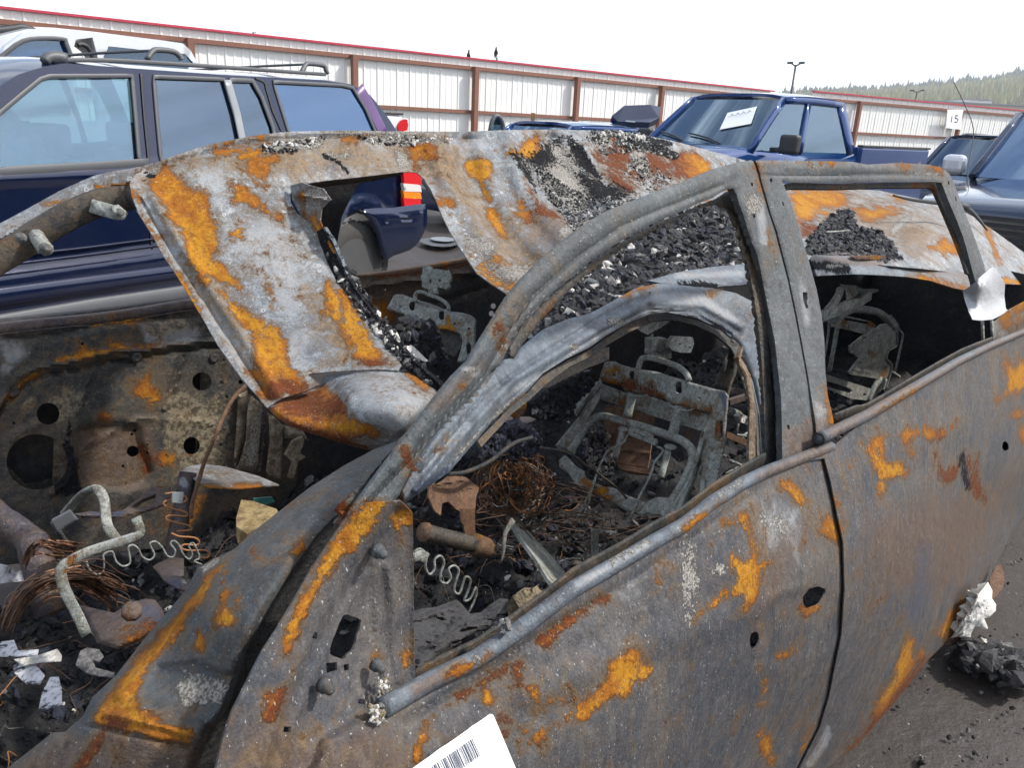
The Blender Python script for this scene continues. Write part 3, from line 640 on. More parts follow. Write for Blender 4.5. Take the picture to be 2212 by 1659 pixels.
shell = sheet('body', side, 0, M['navy'], suv, fr=SV, surf=S, holes=[w1, w2, w3, w4], step=13, th=0.03, bumps=[
    ('s', D(-400, 470, 0, 385, 330, 368, 640, 352, 900, 352), 26, 0.022), ('s', D(-300, 640, 0, 600, 400, 545, 700, 500), 26, 0.012), ('step', ('p', D(-900, 700, 0, 600, 420, 535, 720, 490, 720, 700, -900, 950)), 22, 0.03), ('s', D(742, 500, 755, 452, 782, 436, 812, 446, 836, 470), 18, 0.025)])
def seam(pts, w=0.007): p = resample(pts, 12, False); P = S.P(p[:, 0], p[:, 1], .006); sweep('door_gap', P, w, M['rubber'], suv, ry=0.002, up=SV.v, sm=2)
seam(D(305, 158, 312, 250, 322, 350, 330, 600, 318, 660)); seam(D(552, 168, 572, 178, 590, 240, 612, 290, 640, 340, 700, 440))
def crease(pts, w, mat_, d=.004): p = resample(pts, 12, False); P = S.P(p[:, 0], p[:, 1], d); sweep('body_crease', P, w, M[mat_], suv, ry=0.004, up=SV.v, sm=2)
crease(D(-300, 640, 0, 594, 200, 568, 400, 540), .007, 'navy', .02); crease(D(-300, 618, 0, 574, 200, 549, 400, 522), .006, 'navy', .02); crease(D(-300, 596, 0, 556, 200, 533, 400, 507), .005, 'navy', .014)
sheet('window', w1, 0, M['glass'], suv, fr=SV, surf=S, step=30, dv=-0.012, th=0.004)
sheet('window', w2, 0, M['tint'], suv, fr=SV, surf=S, step=30, dv=-0.012, th=0.004)
sheet('window', w3, 0, M['tint'], suv, fr=SV, surf=S, step=30, dv=-0.012, th=0.004)
sheet('window', w4, 0, M['tintblue'], suv, fr=SV, surf=S, step=30, dv=-0.012, th=0.004)
def trimline(name, pts, w, mat, par, fr, dv=0.008, closed=False, thick=0.006, srf=None):
    p = resample(pts, 14, closed); P = (srf or Surf(fr, 0)).P(p[:, 0], p[:, 1], dv); return sweep(name, P, w / 2, mat, par, ry=thick, up=fr.v, sm=1, closed=closed)
for w in (w1, w2 + [], w4): trimline('window_seal', w, 0.024, M['trim'], suv, SV, 0.004, True)
trimline('window_seal', w3, 0.03, M['trim'], suv, SV, 0.004, True)
trimline('window_divider', D(491, 172, 512, 245, 531, 337), 0.055, M['greytrim'], suv, SV, 0.012)
trimline('belt_moulding', D(-500, 452, -6, 372, 180, 360, 322, 350), 0.045, M['trim'], suv, SV, 0.012)
trimline('side_moulding', D(-500, 728, 0, 640, 200, 612, 420, 582), 0.09, M['navy'], suv, SV, 0.035, thick=0.02)
trimline('rocker_trim', D(-500, 790, 0, 700, 200, 664, 420, 630, 700, 590), 0.10, M['trim'], suv, SV, 0.045, thick=0.02)
trimline('side_stripe', D(-500, 468, -6, 383, 220, 372), 0.006, M['silver'], suv, SV, 0.01, thick=.002)
trimline('corner_film', D(775, 188, 800, 230, 830, 290), 0.10, M['purple'], suv, SV, 0.006, thick=.003)
# roof, far side, rear end
re_ = resample(D(-60, 222, 40, 160, 95, 143, 140, 136, 330, 150, 470, 160, 580, 166, 700, 172, 760, 182, 800, 205, 835, 248, 862, 290, 884, 352, 905, 366, 908, 440), 30, False)
Pe = S.P(re_[:, 0], re_[:, 1]); Wd = 1.75; V = []; ns = 12
for p in Pe:
    inn = max(0, min(0.22 * (p[2] - 1.12), 0.2))
    for k in range(ns + 1): f = k / ns; V.append(p + SB.v * (Wd - 2 * inn) * f + np.array([0, 0, 0.035 * (1 - (2 * f - 1) ** 4) if p[2] > 1.5 else 0]) + SB.u * (0.05 * (1 - (2 * f - 1) ** 2) if p[2] < 1.5 else 0))
mk('roof', V, [(i * (ns + 1) + j, i * (ns + 1) + j + 1, (i + 1) * (ns + 1) + j + 1, (i + 1) * (ns + 1) + j) for i in range(len(Pe) - 1) for j in range(ns)], M['navy'], suv)
o = sheet('far_side', side, 0, M['navy'], suv, fr=Frame(30, 4.15 + 0), holes=[w1, w2, w3, w4], step=30, th=0.03)
o.location = (0, Wd, 0); o.scale = (1, 1, 1)
o = sheet('far_window', [(p[0], p[1]) for p in w1], 0, M['tint'], suv, fr=Frame(30, 4.15), step=40, th=.004); o.location = (0, Wd - .02, 0)
fl = SB.loc(0.3, 0.1, 0.42); box('floor', fl, SB.u * 5.0, SB.v * 1.55, (0, 0, .12), M['rubber'], suv)
# seats and airbag heap inside
for u_ in (2.35, 3.3):
    for v_ in (0.22, 0.98):
        st = hexa('seat', [SB.loc(u_ + a, v_ + b, c) for c, aa in ((0.55, 0.0), (1.18, 0.18)) for a, b in ((aa, 0), (aa + .14, 0), (aa + .14, .5), (aa, .5))], M['beige'] if u_ < 3 else M['cloth'], suv, bev=.05)
        hexa('headrest', [SB.loc(u_ + a, v_ + b, c) for c in (1.20, 1.38) for a, b in ((.2, .1), (.3, .1), (.3, .38), (.2, .38))], M['cloth'], st, bev=.03)
g = np.random.default_rng(4); V = []; 
th_, ph_ = np.meshgrid(np.linspace(0, math.pi, 20), np.linspace(0, 2 * math.pi, 32, endpoint=False)); Q = np.stack([np.sin(th_) * np.cos(ph_), np.sin(th_) * np.sin(ph_), np.cos(th_)], -1).reshape(-1, 3)
Rr = 1 + .45 * fbm(Q, 2.2, 4); Q2 = Q * Rr[:, None] * [.30, .28, .30]; W_ = np.array([SB.loc(2.42 + a, .62 + b, 1.08 + c) for a, b, c in Q2]); n1_ = 20
mk('airbag', W_, [(j * n1_ + i, ((j + 1) % 32) * n1_ + i, ((j + 1) % 32) * n1_ + i + 1, j * n1_ + i + 1) for j in range(32) for i in range(n1_ - 1)], M['paper'], suv)
# roof rack
def srail(pts, v): P = SB.P([p[0] for p in pts], [p[1] for p in pts], 0.16); return P
P = S.P(np.array([110, 240, 400, 560, 700]), np.array([129, 130, 139, 150, 160]), -0.05); sweep('roof_rail', P, 0.020, M['trim'], suv, ry=0.012, up=(0, 0, 1), sm=4)
P = S.P(np.array([96, 104, 122, 140]), np.array([133, 124, 122, 127]), -0.05); sweep('rail_end', P, 0.036, M['trim'], suv, sm=3, taper=(.7, 1))
for xs in ([318, 330, 345, 375, 388, 392], [650, 660, 668, 698, 704, 708]):
    y0 = 127 if xs[0] < 500 else 157
    P = S.P(np.array(xs), np.array([y0, y0 - 17, y0 - 20, y0 - 16, y0 - 6, y0 + 2]), -0.06); sweep('rack_foot', P, 0.017, M['trim'], suv, sm=4)
    P2 = S.P(np.array([xs[0] - 60, xs[0] - 10, xs[2]]), np.array([y0 - 3, y0 - 14, y0 - 19]), -0.10)
    sweep('crossbar', [P2[0] + SB.v * .9, P2[1] + SB.v * .35, P2[2]], 0.009, M['trim'], suv, sm=4)
# tail lamp, bumper, wheel, mirror, wheel well
RB = Frame(30, 4.10)
for nm, y0, y1, mt_ in (('tail_lamp', 371, 397.5, 'red'), ('tail_lamp', 395.5, 413, 'clearlens'), ('tail_lamp', 411.5, 428, 'amber'), ('tail_lamp', 426.5, 447, 'red')):
    sheet(nm, D(871, y0, 904, y0 + 3, 907, y1 + 1, 874, y1), 0, M[mt_], suv, fr=RB, step=6, th=0.03, dv=.003 * (y0 % 3))
    sheet(nm + '_end', D(904, y0 + 3, 909, y0 + 5, 911, y1 + 2, 907, y1 + 1), 0, M[mt_], suv, fr=RB, step=6, th=0.03, dv=-.02)
bo = smooth_poly(D(782, 452, 850, 448, 910, 440, 921, 444, 923, 462, 920, 492, 905, 522, 885, 540, 850, 552, 829, 560, 812, 505, 796, 474), 2)
sheet('rear_bumper', bo, 0, M['navy'], suv, fr=Frame(30, 4.05), step=6, th=0.04, roll=(16, .04), bumps=[('s', D(832, 473, 920, 464), 3.5, .015), ('s', D(832, 484, 920, 476), 3.5, .015), ('s', D(832, 479, 920, 470), 2.5, -.01)])
for v0 in (0.02,):
    cw = Frame(30, 4.15).P(766, 556, 0.0); wheel((cw[0], cw[1], 0.36), SB.v, 0.36, 0.24, suv)
    lathe('wheel_well', np.array([cw[0], cw[1], .40]) + SB.v * .02, SB.v, [(.44, 0), (.44, .3), (.05, .31)], M['rubber'], suv, 28)
    for uu in (-2.75,): wheel(np.array([cw[0], cw[1], 0.36]) + SB.u * uu, SB.v, 0.36, 0.24, suv)
    for uu in (0, -2.75): wheel(np.array([cw[0], cw[1], 0.36]) + SB.u * uu + SB.v * (Wd - .25), SB.v, 0.36, 0.24, suv)
box('rear_axle', np.array([cw[0], cw[1], 0.32]) + SB.v * .1, SB.v * 1.4, SB.u * .08, (0, 0, .08), M['rubber'], suv)
# flat plates lying on the ground behind it
for k, (pts, m__) in enumerate([(D(903, 519, 930, 513, 975, 515, 1000, 521, 975, 531, 935, 531), 'trim'), (D(930, 513, 958, 511, 985, 516, 968, 521, 940, 519), 'greytrim')]):
    o = sheet('plastic_sheet', smooth_poly(pts, 2), [(p[0], p[1], ('z', 0.05 + .03 * k)) for p in pts[:4]], M[m__], None, fr=SB, step=8, th=.006, nz=[(.01, 3)])
    tag(o, ['dark flat plastic panel lying on the dirt behind the navy car', 'smaller grey plastic piece lying on top of the dark panel'][k], 'plastic sheet')

# ------------------------------------------------------------------ general vehicle builder
def vehicle(name, label, fr, s, W, zt, paint_, greenh, glass='tint', cat='car', low=0.22, wheels=(0.75, 3.6), wr=0.34, group=None):
    """s: list of (u, ztop, halfwidth factor); greenh: dict of the cabin corners along u (front bottom, front top, rear top, rear bottom, belt z, roof z)."""
    u0 = s[0][0]; t = thing(name, label, cat, tuple(fr.loc(u0, W / 2, 0)), fr.az, group)
    V = []; K = 11
    for (u, z, k) in s:
        h = W / 2 * k; c = W / 2
        sec = [(-h * .94, low), (-h, low + .12), (-h * 1.0, (low + z) / 2 + .05), (-h * .985, z - .10), (-h * .93, z - .02), (-h * .6, z + .012), (0, z + .03), (h * .6, z + .012), (h * .93, z - .02), (h * .985, z - .10), (h * 1.0, (low + z) / 2 + .05), (h, low + .12), (h * .94, low)]
        V += [fr.loc(u, c + a, b) for a, b in sec]
    n = 13; Fc = [(i * n + j, (i + 1) * n + j, (i + 1) * n + (j + 1) % n, i * n + (j + 1) % n) for i in range(len(s) - 1) for j in range(n)]
    Fc.append(tuple(range(n))); Fc.append(tuple((len(s) - 1) * n + j for j in range(n))[::-1])
    bd = mk('body', V, Fc, M[paint_], t)
    if greenh:
        a0, a1, d1, d0, zb, zr = greenh; wb = W / 2 * .94; wt_ = W / 2 * .78; c = W / 2
        B = lambda u, sgn, f: fr.loc(u, c + sgn * (wb + (wt_ - wb) * f), zb + (zr - zb) * f)
        dt = []
        for sg in (-1, 1):
            cols = [(a0, a1), (a0 + (d0 - a0) * .46, a1 + (d1 - a1) * .42), (d0, d1)]
            for i, (ub, ut) in enumerate(cols): sweep('pillar', [B(ub, sg, 0), B((ub + ut) / 2, sg, .52), B(ut, sg, 1)], .045 if i != 2 else .075, M[paint_], t, ry=.03, up=fr.v, sm=2)
            for i in range(2):
                (b0, t0), (b1, t1) = cols[i], cols[i + 1]
                q = [B(b0 + .05, sg, .02), B(b1 - .03, sg, .02), B(t1 - .02, sg, .96), B(t0 + .06, sg, .96)]
                o = mk('side_window', q, [(0, 1, 2, 3)], M[glass], t, False); solid(o, .005, 0)
            sweep('roof_edge', [B(a1, sg, 1), B((a1 + d1) / 2, sg, 1.02), B(d1, sg, 1)], .045, M[paint_], t, ry=.035, up=(0, 0, 1), sm=3)
        for nm, (ub, ut), e in (('windshield', (a0, a1), -.05), ('rear_window', (d0, d1), .05)):
            V = []
            for i in range(5):
                f = i / 4
                for j in range(7): g_ = j / 3 - 1; V.append(fr.loc(ub + (ut - ub) * f + e * (1 - g_ * g_), c + g_ * (wb + (wt_ - wb) * f) * .97, zb + (zr - zb) * f))
            o = mk(nm, V, [(i * 7 + j, i * 7 + j + 1, (i + 1) * 7 + j + 1, (i + 1) * 7 + j) for i in range(4) for j in range(6)], M[glass], t); solid(o, .005, 0)
        V = []
        for i in range(9):
            f = i / 8
            for j in range(9): g_ = j / 4 - 1; V.append(fr.loc(a1 - .05 * (1 - g_ * g_) * (1 - f) + (d1 - a1) * f + .03, c + g_ * wt_, zr + .045 * (1 - g_ ** 4) + .03 * math.sin(math.pi * f)))
        o = mk('roof', V, [(i * 9 + j, i * 9 + j + 1, (i + 1) * 9 + j + 1, (i + 1) * 9 + j) for i in range(8) for j in range(8)], M[paint_], t); solid(o, .04)
        for v_ in (.28, .98):
            st = hexa('seat', [fr.loc(a0 + 1.15 + x + aa, v_ * W / 1.75 + y, z) for z, aa in ((zb - .5, 0), (zb + .18, .14)) for x, y in ((0, 0), (.14, 0), (.14, .48), (0, .48))], M['cloth'], t, bev=.05)
            hexa('headrest', [fr.loc(a0 + 1.32 + x, v_ * W / 1.75 + y, z) for z in (zb + .2, zb + .38) for x, y in ((0, .1), (.1, .1), (.1, .36), (0, .36))], M['cloth'], st, bev=.03)
        box('dashboard', fr.loc(a0 + .02, W * .08, zb - .2), fr.u * .45, fr.v * W * .84, (0, 0, .16), M['rubber'], t, bev=.03)
    for u in wheels:
        for v_ in (0.0, W - .22): wheel(fr.loc(u0 + u, v_, wr), fr.v, wr, .22, t)
    return t
def quadmesh(name, pts, mat, par, th=.004): o = mk(name, pts, [tuple(range(len(pts)))], mat, par, False); solid(o, th, 0); return o

# blue pickup
FP = Frame(55, 6.45)
pk = vehicle('pickup_truck', 'bright blue extended cab pickup truck with paper in its windshield', FP, [(6.15, 1.08, .90), (6.3, 1.20, .97), (7.0, 1.29, 1), (7.9, 1.35, 1), (8.3, 1.33, 1), (10.12, 1.34, 1)], 1.98, 1.3, 'blue', (7.95, 8.65, 9.85, 10.05, 1.30, 1.93), 'glass', 'truck', low=.45, wheels=(.75, 5.0), wr=.40)
for (a, b) in ((0.0, 0.07), (1.91, 1.98)): box('bed_side', FP.loc(10.2, a, .55), FP.u * 1.75, FP.v * .07, (0, 0, .85), M['blue'], pk, bev=.025)
box('tailgate', FP.loc(11.9, .08, .55), FP.u * .06, FP.v * 1.82, (0, 0, .84), M['blue'], pk, bev=.02); box('bed_floor', FP.loc(10.2, .07, .60), FP.u * 1.7, FP.v * 1.84, (0, 0, .05), M['rubber'], pk)
for a in (-.01, 1.90): box('bed_rail_cap', FP.loc(10.2, a, 1.402), FP.u * 1.76, FP.v * .09, (0, 0, .03), M['rubber'], pk, bev=.01)
for sg, v0 in ((-1, -.02), (1, 2.0)):
    ar = sweep('mirror', [FP.loc(8.25, v0, 1.33), FP.loc(8.28, v0 + sg * .16, 1.34)], .05, M['rubber'], pk, sm=1, ry=.03, up=(0, 0, 1))
    b0 = 0.12 if sg > 0 else -.38
    hexa('mirror_head', [FP.loc(8.2 + a, v0 + b0 + b, z) for z in (1.29, 1.52) for a, b in ((0, 0), (.13, 0.01), (.13, .25), (0, .26))], M['rubber'], ar, bev=.04)
hexa('hood_scoop', [FP.loc(7.0 + a, 1.0 + b, z) for z, k in ((1.2, 1), (1.30, .75)) for a, b in ((0, -.35 * k), (.75, -.45 * k), (.75, .45 * k), (0, .35 * k))], M['blue'], pk, bev=.03)
# sheet of paper and wipers on the windshield plane, steering wheel
def wsp(fx, fz, out=.02): 
    u = 7.95 + .70 * fz - .05 * (1 - (2 * fx - 1) ** 2) - out * .7; w_ = .99 + (2 * fx - 1) * (.93 + (.772 - .93) * fz) * .97; return FP.loc(u, w_, 1.30 + .63 * fz + out * .7)
pp = quadmesh('notice_paper', [wsp(.12, .50), wsp(.36, .36), wsp(.42, .70), wsp(.18, .84)], M['paper'], pk)
for k in range(8): f = k / 8; c0 = np.array(wsp(.20, .73, .026)) * (1 - f) + np.array(wsp(.385, .62, .026)) * f; dd_ = (np.array(wsp(.385, .62)) - np.array(wsp(.20, .73))) * .06; sweep('scribble', [c0, c0 + dd_ + [0, 0, .02 * (-1) ** k], c0 + dd_ * 1.6], .004, M['ink'], pp, sm=1, n=4)
for f0, f1 in ((.15, .62), (.5, .95)): sweep('wiper', [wsp(f0, .0, .03), wsp((f0 + f1) / 2, .17, .03), wsp(f1, .25, .03)], .012, M['rubber'], pk, sm=2)
lathe('steering_wheel', FP.loc(8.55, .45, 1.22), FP.u * .9 + np.array([0, 0, .5]), [(.17, 0), (.19, .012), (.17, .024), (.15, .012)], M['rubber'], pk, 24)
# slate car at the right edge
FRC = Frame(41, 0.08)
rc = vehicle('parked_suv', 'slate blue sport utility with roof rail behind the burned car at the right edge', FRC, [(7.0, .99, .82), (7.12, 1.05, .93), (7.4, 1.09, 1), (8.2, 1.15, 1), (8.9, 1.19, 1), (9.2, 1.2, 1), (11.9, 1.2, .95)], 1.84, 1.2, 'slate', (9.0, 9.75, 11.4, 11.8, 1.2, 1.80), 'tintblue', 'car', low=.30, wheels=(.8, 3.7), wr=.37)
for k in range(5): box('grille_bar', FRC.loc(6.955, .35, .74 + k * .05), FRC.u * .03, FRC.v * 1.15, (0, 0, .018), M['chrome'], rc)
box('grille', FRC.loc(6.96, .33, .70), FRC.u * .06, FRC.v * 1.2, (0, 0, .29), M['rubber'], rc); box('number_plate', FRC.loc(6.90, .75, .52), FRC.u * .01, FRC.v * .31, (0, 0, .15), M['paper'], rc)
box('front_bumper', FRC.loc(6.9, .05, .40), FRC.u * .2, FRC.v * 1.74, (0, 0, .25), M['rubber'], rc, bev=.05)
for v0 in (.08, 1.46): hexa('headlamp', [FRC.loc(6.98 + a, v0 + b, z) for z in (.76, .94) for a, b in ((0, 0), (.2, 0), (.2, .26), (0, .26))], M['clearlens'], rc, bev=.04)
for v0, sg in ((-.05, -1), (1.88, 1)):
    hexa('mirror', [FRC.loc(9.15 + a, v0 + b * sg + (.03 * sg), z) for z in (1.20, 1.40) for a, b in (((0, .0), (.15, 0), (.15, .24), (.03, .22)) if sg > 0 else ((.03, .22), (.15, .24), (.15, 0), (0, 0)))], M['silver'], rc, bev=.06)
sweep('wiper', [FRC.loc(9.02, .4, 1.24), FRC.loc(9.12, 1.0, 1.31), FRC.loc(9.12, 1.5, 1.30)], .012, M['rubber'], rc, sm=2)
bp = np.array(FRC.loc(8.2, 1.75, 1.16)); a0_ = atd(2118, 372, 7.9); pts = [a0_, atd(2107, 300, 7.9), atd(2090, 235, 7.9), atd(2060, 180, 7.9)]
sweep('aerial', [atd(2088, 395, 7.6), atd(2095, 340, 7.7), atd(2103, 280, 7.8), atd(2085, 228, 7.8), atd(2060, 176, 7.8)], .0045, M['rubber'], rc, sm=4, n=5)
# others, far: estate behind, sedan, raised boot lid, white pickup, open door, silver vehicle
FB = Frame(50, 5.3)
bs = vehicle('small_blue_estate', 'small dark blue estate car seen between the pickup bed and slate car', FB, [(14.6, .7, .9), (14.9, .85, 1), (15.7, .92, 1), (16.2, .95, 1), (19, .95, .95)], 1.75, .95, 'slate', (15.9, 16.6, 18.5, 18.9, .97, 1.60), 'tint', low=.2)
for v_ in (.3, 1.42): sweep('roof_rail', [FB.loc(16.8, v_, 1.64), FB.loc(17.0, v_, 1.70), FB.loc(18.2, v_, 1.70), FB.loc(18.4, v_, 1.64)], .02, M['rubber'], bs, sm=3)
FS = Frame(48, 8.4)
sd2 = vehicle('blue_sedan', 'blue sedan roof showing between the burned car ridge and white fence', FS, [(6.9, .68, .88), (7.1, .78, 1), (8.0, .92, 1), (8.4, .94, 1), (10.6, .98, 1), (11.4, .98, .92)], 1.75, .95, 'blue', (8.0, 8.7, 10.2, 10.8, .95, 1.46), 'glass', low=.2)
FH = Frame(48, 11.2)
hb = vehicle('navy_hatchback', 'navy hatchback with raised boot lid beyond the pickup windshield', FH, [(10.8, .7, .9), (11.1, .95, 1), (12.5, 1.0, 1), (14.4, .95, .95)], 1.75, .9, 'navy', (11.6, 12.2, 13.6, 14.2, .98, 1.50), 'tint', low=.2)
V = [atd(1318, 262, 13.2), atd(1345, 240, 13.3), atd(1400, 238, 13.4), atd(1424, 243, 13.5), atd(1420, 266, 13.3), atd(1400, 276, 13.1), atd(1330, 274, 13.1)]
o = mk('boot_lid', V, [(0, 1, 2, 3, 4, 5, 6)], M['navy'], hb, False); solid(o, .12); m_ = o.modifiers.new('b', 'BEVEL'); m_.width = .04; m_.segments = 2
box('boot_handle', atd(1352, 262, 12.95), atd(1372, 264, 12.95) - atd(1352, 262, 12.95), (0, .04, 0), (0, 0, .02), M['silver'], hb)
FW_ = Frame(45, 10.0)
wp = thing('white_pickup', 'white pickup bed end with red tail lamp behind the navy car', 'truck', tuple(FW_.loc(5.5, .9, 0)), 45)
box('bed', FW_.loc(4.2, 0, .55), FW_.u * 3.2, FW_.v * 1.85, (0, 0, .98), M['white'], wp, bev=.05); box('bed_cap', FW_.loc(4.2, -.01, 1.535), FW_.u * 3.2, FW_.v * 1.87, (0, 0, .035), M['rubber'], wp, bev=.01)
sheet('tail_lamp', smooth_poly(D(861, 268, 868, 259, 880, 258, 880, 281, 861, 281), 2), 0, M['red'], wp, fr=FW_, dv=.04, step=5, th=.05)
for u in (4.7, 6.7): wheel(FW_.loc(u, .02, .38), FW_.v, .38, .24, wp)
FD = Frame(48, 9.6)
dr = thing('open_car_door', 'grey edged open car door standing up behind the ridge of the wreck', 'door', tuple(FD.P(1073, 300, 0)), 48)
dl = catmull([FD.P(*p, 0) for p in D(1058, 284, 1062, 264, 1070, 250, 1080, 254, 1086, 268, 1087, 284)], 3); sweep('window_frame', dl, .035, M['trim'], dr, sm=1)
sheet('window', D(1059, 284, 1063, 264, 1070, 251, 1080, 255, 1086, 268, 1087, 284), 0, M['glass'], dr, fr=FD, step=20, th=.005)
dz = FD.P(1058, 284, 0); box('door_skin', (dz[0], dz[1], .35), FD.u * .5, FD.v * .08, (0, 0, dz[2] - .35), M['trim'], dr, bev=.03)
ws = FD.P(1149, 281, 1.2); wd = box('wooden_stake', (ws[0] - .03, ws[1], 0), (.07, 0, 0), (0, .04, 0), (0, 0, float(FD.P(1150, 243, 1.2)[2])), M['wood'], None); tag(wd, 'narrow upright wooden stake between the open door and blue sedan', 'stake')
# silver vehicle behind the navy car, front door open
FV = Frame(33, 6.9); SVs = Surf(FV, 0)
sl = thing('silver_van', 'silver utility vehicle with its front door swung open behind the navy car', 'van', tuple(FV.loc(4.0, .9, 0)), 33)
so = D(-700, 300, -420, 210, -150, 130, -40, 86, 60, 62, 160, 66, 250, 75, 330, 85, 395, 93, 412, 108, 424, 130, 440, 200, 445, 330, -200, 520, -700, 560)
wa = smooth_poly(D(233, 104, 245, 100, 330, 110, 400, 116, 405, 150, 236, 140), 2)
door_open = D(160, 85, 200, 80, 213, 130, 215, 260, 160, 260)
sheet('body', so, 0, M['silver'], sl, fr=FV, holes=[wa, door_open], step=24, th=.04, bumps=[('s', D(395, 96, 412, 140, 420, 260), 3, -.02), ('s', D(222, 78, 228, 150, 230, 260), 3, -.015)])
sheet('side_window', wa, 0, M['tint'], sl, fr=FV, step=30, dv=-.02, th=.005)
FVd = Frame(38, 6.55)
fw = smooth_poly(D(3, 134, 20, 108, 50, 88, 85, 82, 135, 83, 143, 92, 142, 134), 2)
sheet('front_door', D(-12, 150, 10, 100, 50, 70, 100, 64, 168, 65, 160, 100, 155, 140, 152, 250, -20, 260), 0, M['silver'], sl, fr=FVd, holes=[fw], step=16, th=.06)
sheet('door_window', fw, 0, M['tintblue'], sl, fr=FVd, step=30, dv=-.03, th=.005)
trimline('window_seal', fw, .03, M['trim'], sl, FVd, .004, True)
sweep('door_seal', FV.P([205, 196, 188, 176, 168], [135, 112, 100, 95, 97], -.01), .02, M['rubber'], sl, sm=4)
re2 = resample(D(-40, 86, 60, 62, 160, 66, 250, 75, 330, 85, 395, 93, 412, 108, 424, 130, 445, 330), 40, False); Pe = SVs.P(re2[:, 0], re2[:, 1]); V = []
for p in Pe:
    for k in range(7): f = k / 6; V.append(p + FV.v * 1.9 * f + np.array([0, 0, .04 * (1 - (2 * f - 1) ** 4) if p[2] > 1.8 else 0]))
mk('roof', V, [(i * 7 + j, i * 7 + j + 1, (i + 1) * 7 + j + 1, (i + 1) * 7 + j) for i in range(len(Pe) - 1) for j in range(6)], M['silver'], sl)
sweep('roof_rail', FV.P([-60, 20, 45, 62, 75], [70, 62, 58, 62, 68], .1), .03, M['rubber'], sl, sm=3)
hexa('roof_fin', [FV.P(x, y, v) for v in (.10, .2) for x, y in ((36, 66), (52, 66), (46, 51), (41, 51))], M['trim'], sl, bev=.01)
for u in (1.2, 4.6): wheel(FV.loc(u, .02, .39), FV.v, .39, .26, sl)
# ------------------------------------------------------------------ the burned car
car = thing('burned_car', 'burned out four door car, roof collapsed inwards, grey scorched steel streaked with orange rust', 'car', tuple(CARF.loc(1.0, 0.75, 0)), 43)
def P_(*p, w=None, k=None):
    s = ('p', D(*p)); e = {}
    if w: e['w'] = w
    if k: e['k'] = k
    return s + (e,) if e else s
def S_(w_, *p, w=None): s = ('s', D(*p), w_); return s + ({'w': w},) if w else s
def E_(cx, cy, rx, ry, a=0, w=None): s = ('e', cx, cy, rx, ry, a); return s + ({'w': w},) if w else s

# --- near doors (outer skin), front and rear
door_ctrl = [(467, 1659, -.015), (560, 1420, .015), (700, 1190, .05), (890, 1110, .045), (893, 1480, .015), (830, 1530, 0), (1770, 945, 0), (2212, 720, .03), (1300, 1230, -.004),
             (1300, 1600, -.07), (1000, 1659, -.04), (1790, 1400, -.09), (1600, 1250, -.06), (2150, 1000, -.05), (1787, 1659, -.05), (2205, 1110, -.04), (1950, 1200, -.085), (2000, 900, -.02), (1500, 1200, -.03), (1650, 1900, -.03), (2700, 900, 0), (2600, 650, .05)]
DS = Surf(CARF, door_ctrl)
belt_top = D(893, 1492, 939, 1467, 1026, 1427, 1106, 1373, 1173, 1323, 1239, 1273, 1340, 1216, 1406, 1176, 1477, 1136, 1540, 1087, 1607, 1044, 1657, 1020, 1690, 1007)
fd_out = D(380, 1900, 420, 1760, 467, 1659, 484, 1590, 501, 1540, 534, 1473, 568, 1406, 601, 1356, 634, 1300, 668, 1240, 701, 1189, 739, 1133, 772, 1088, 815, 1086, 866, 1083, 892, 1110, 893, 1300, 896, 1488) + belt_top[1:] + D(1781, 985, 1794, 1037, 1809, 1100, 1822, 1173, 1826, 1273, 1819, 1373, 1806, 1440, 1792, 1507, 1772, 1573, 1730, 1659, 1650, 1790, 1560, 1900)
hole1 = D(742, 1329, 760, 1332, 780, 1341, 772, 1372, 764, 1402, 750, 1413, 744, 1424, 730, 1421, 713, 1413, 716, 1390, 726, 1366)
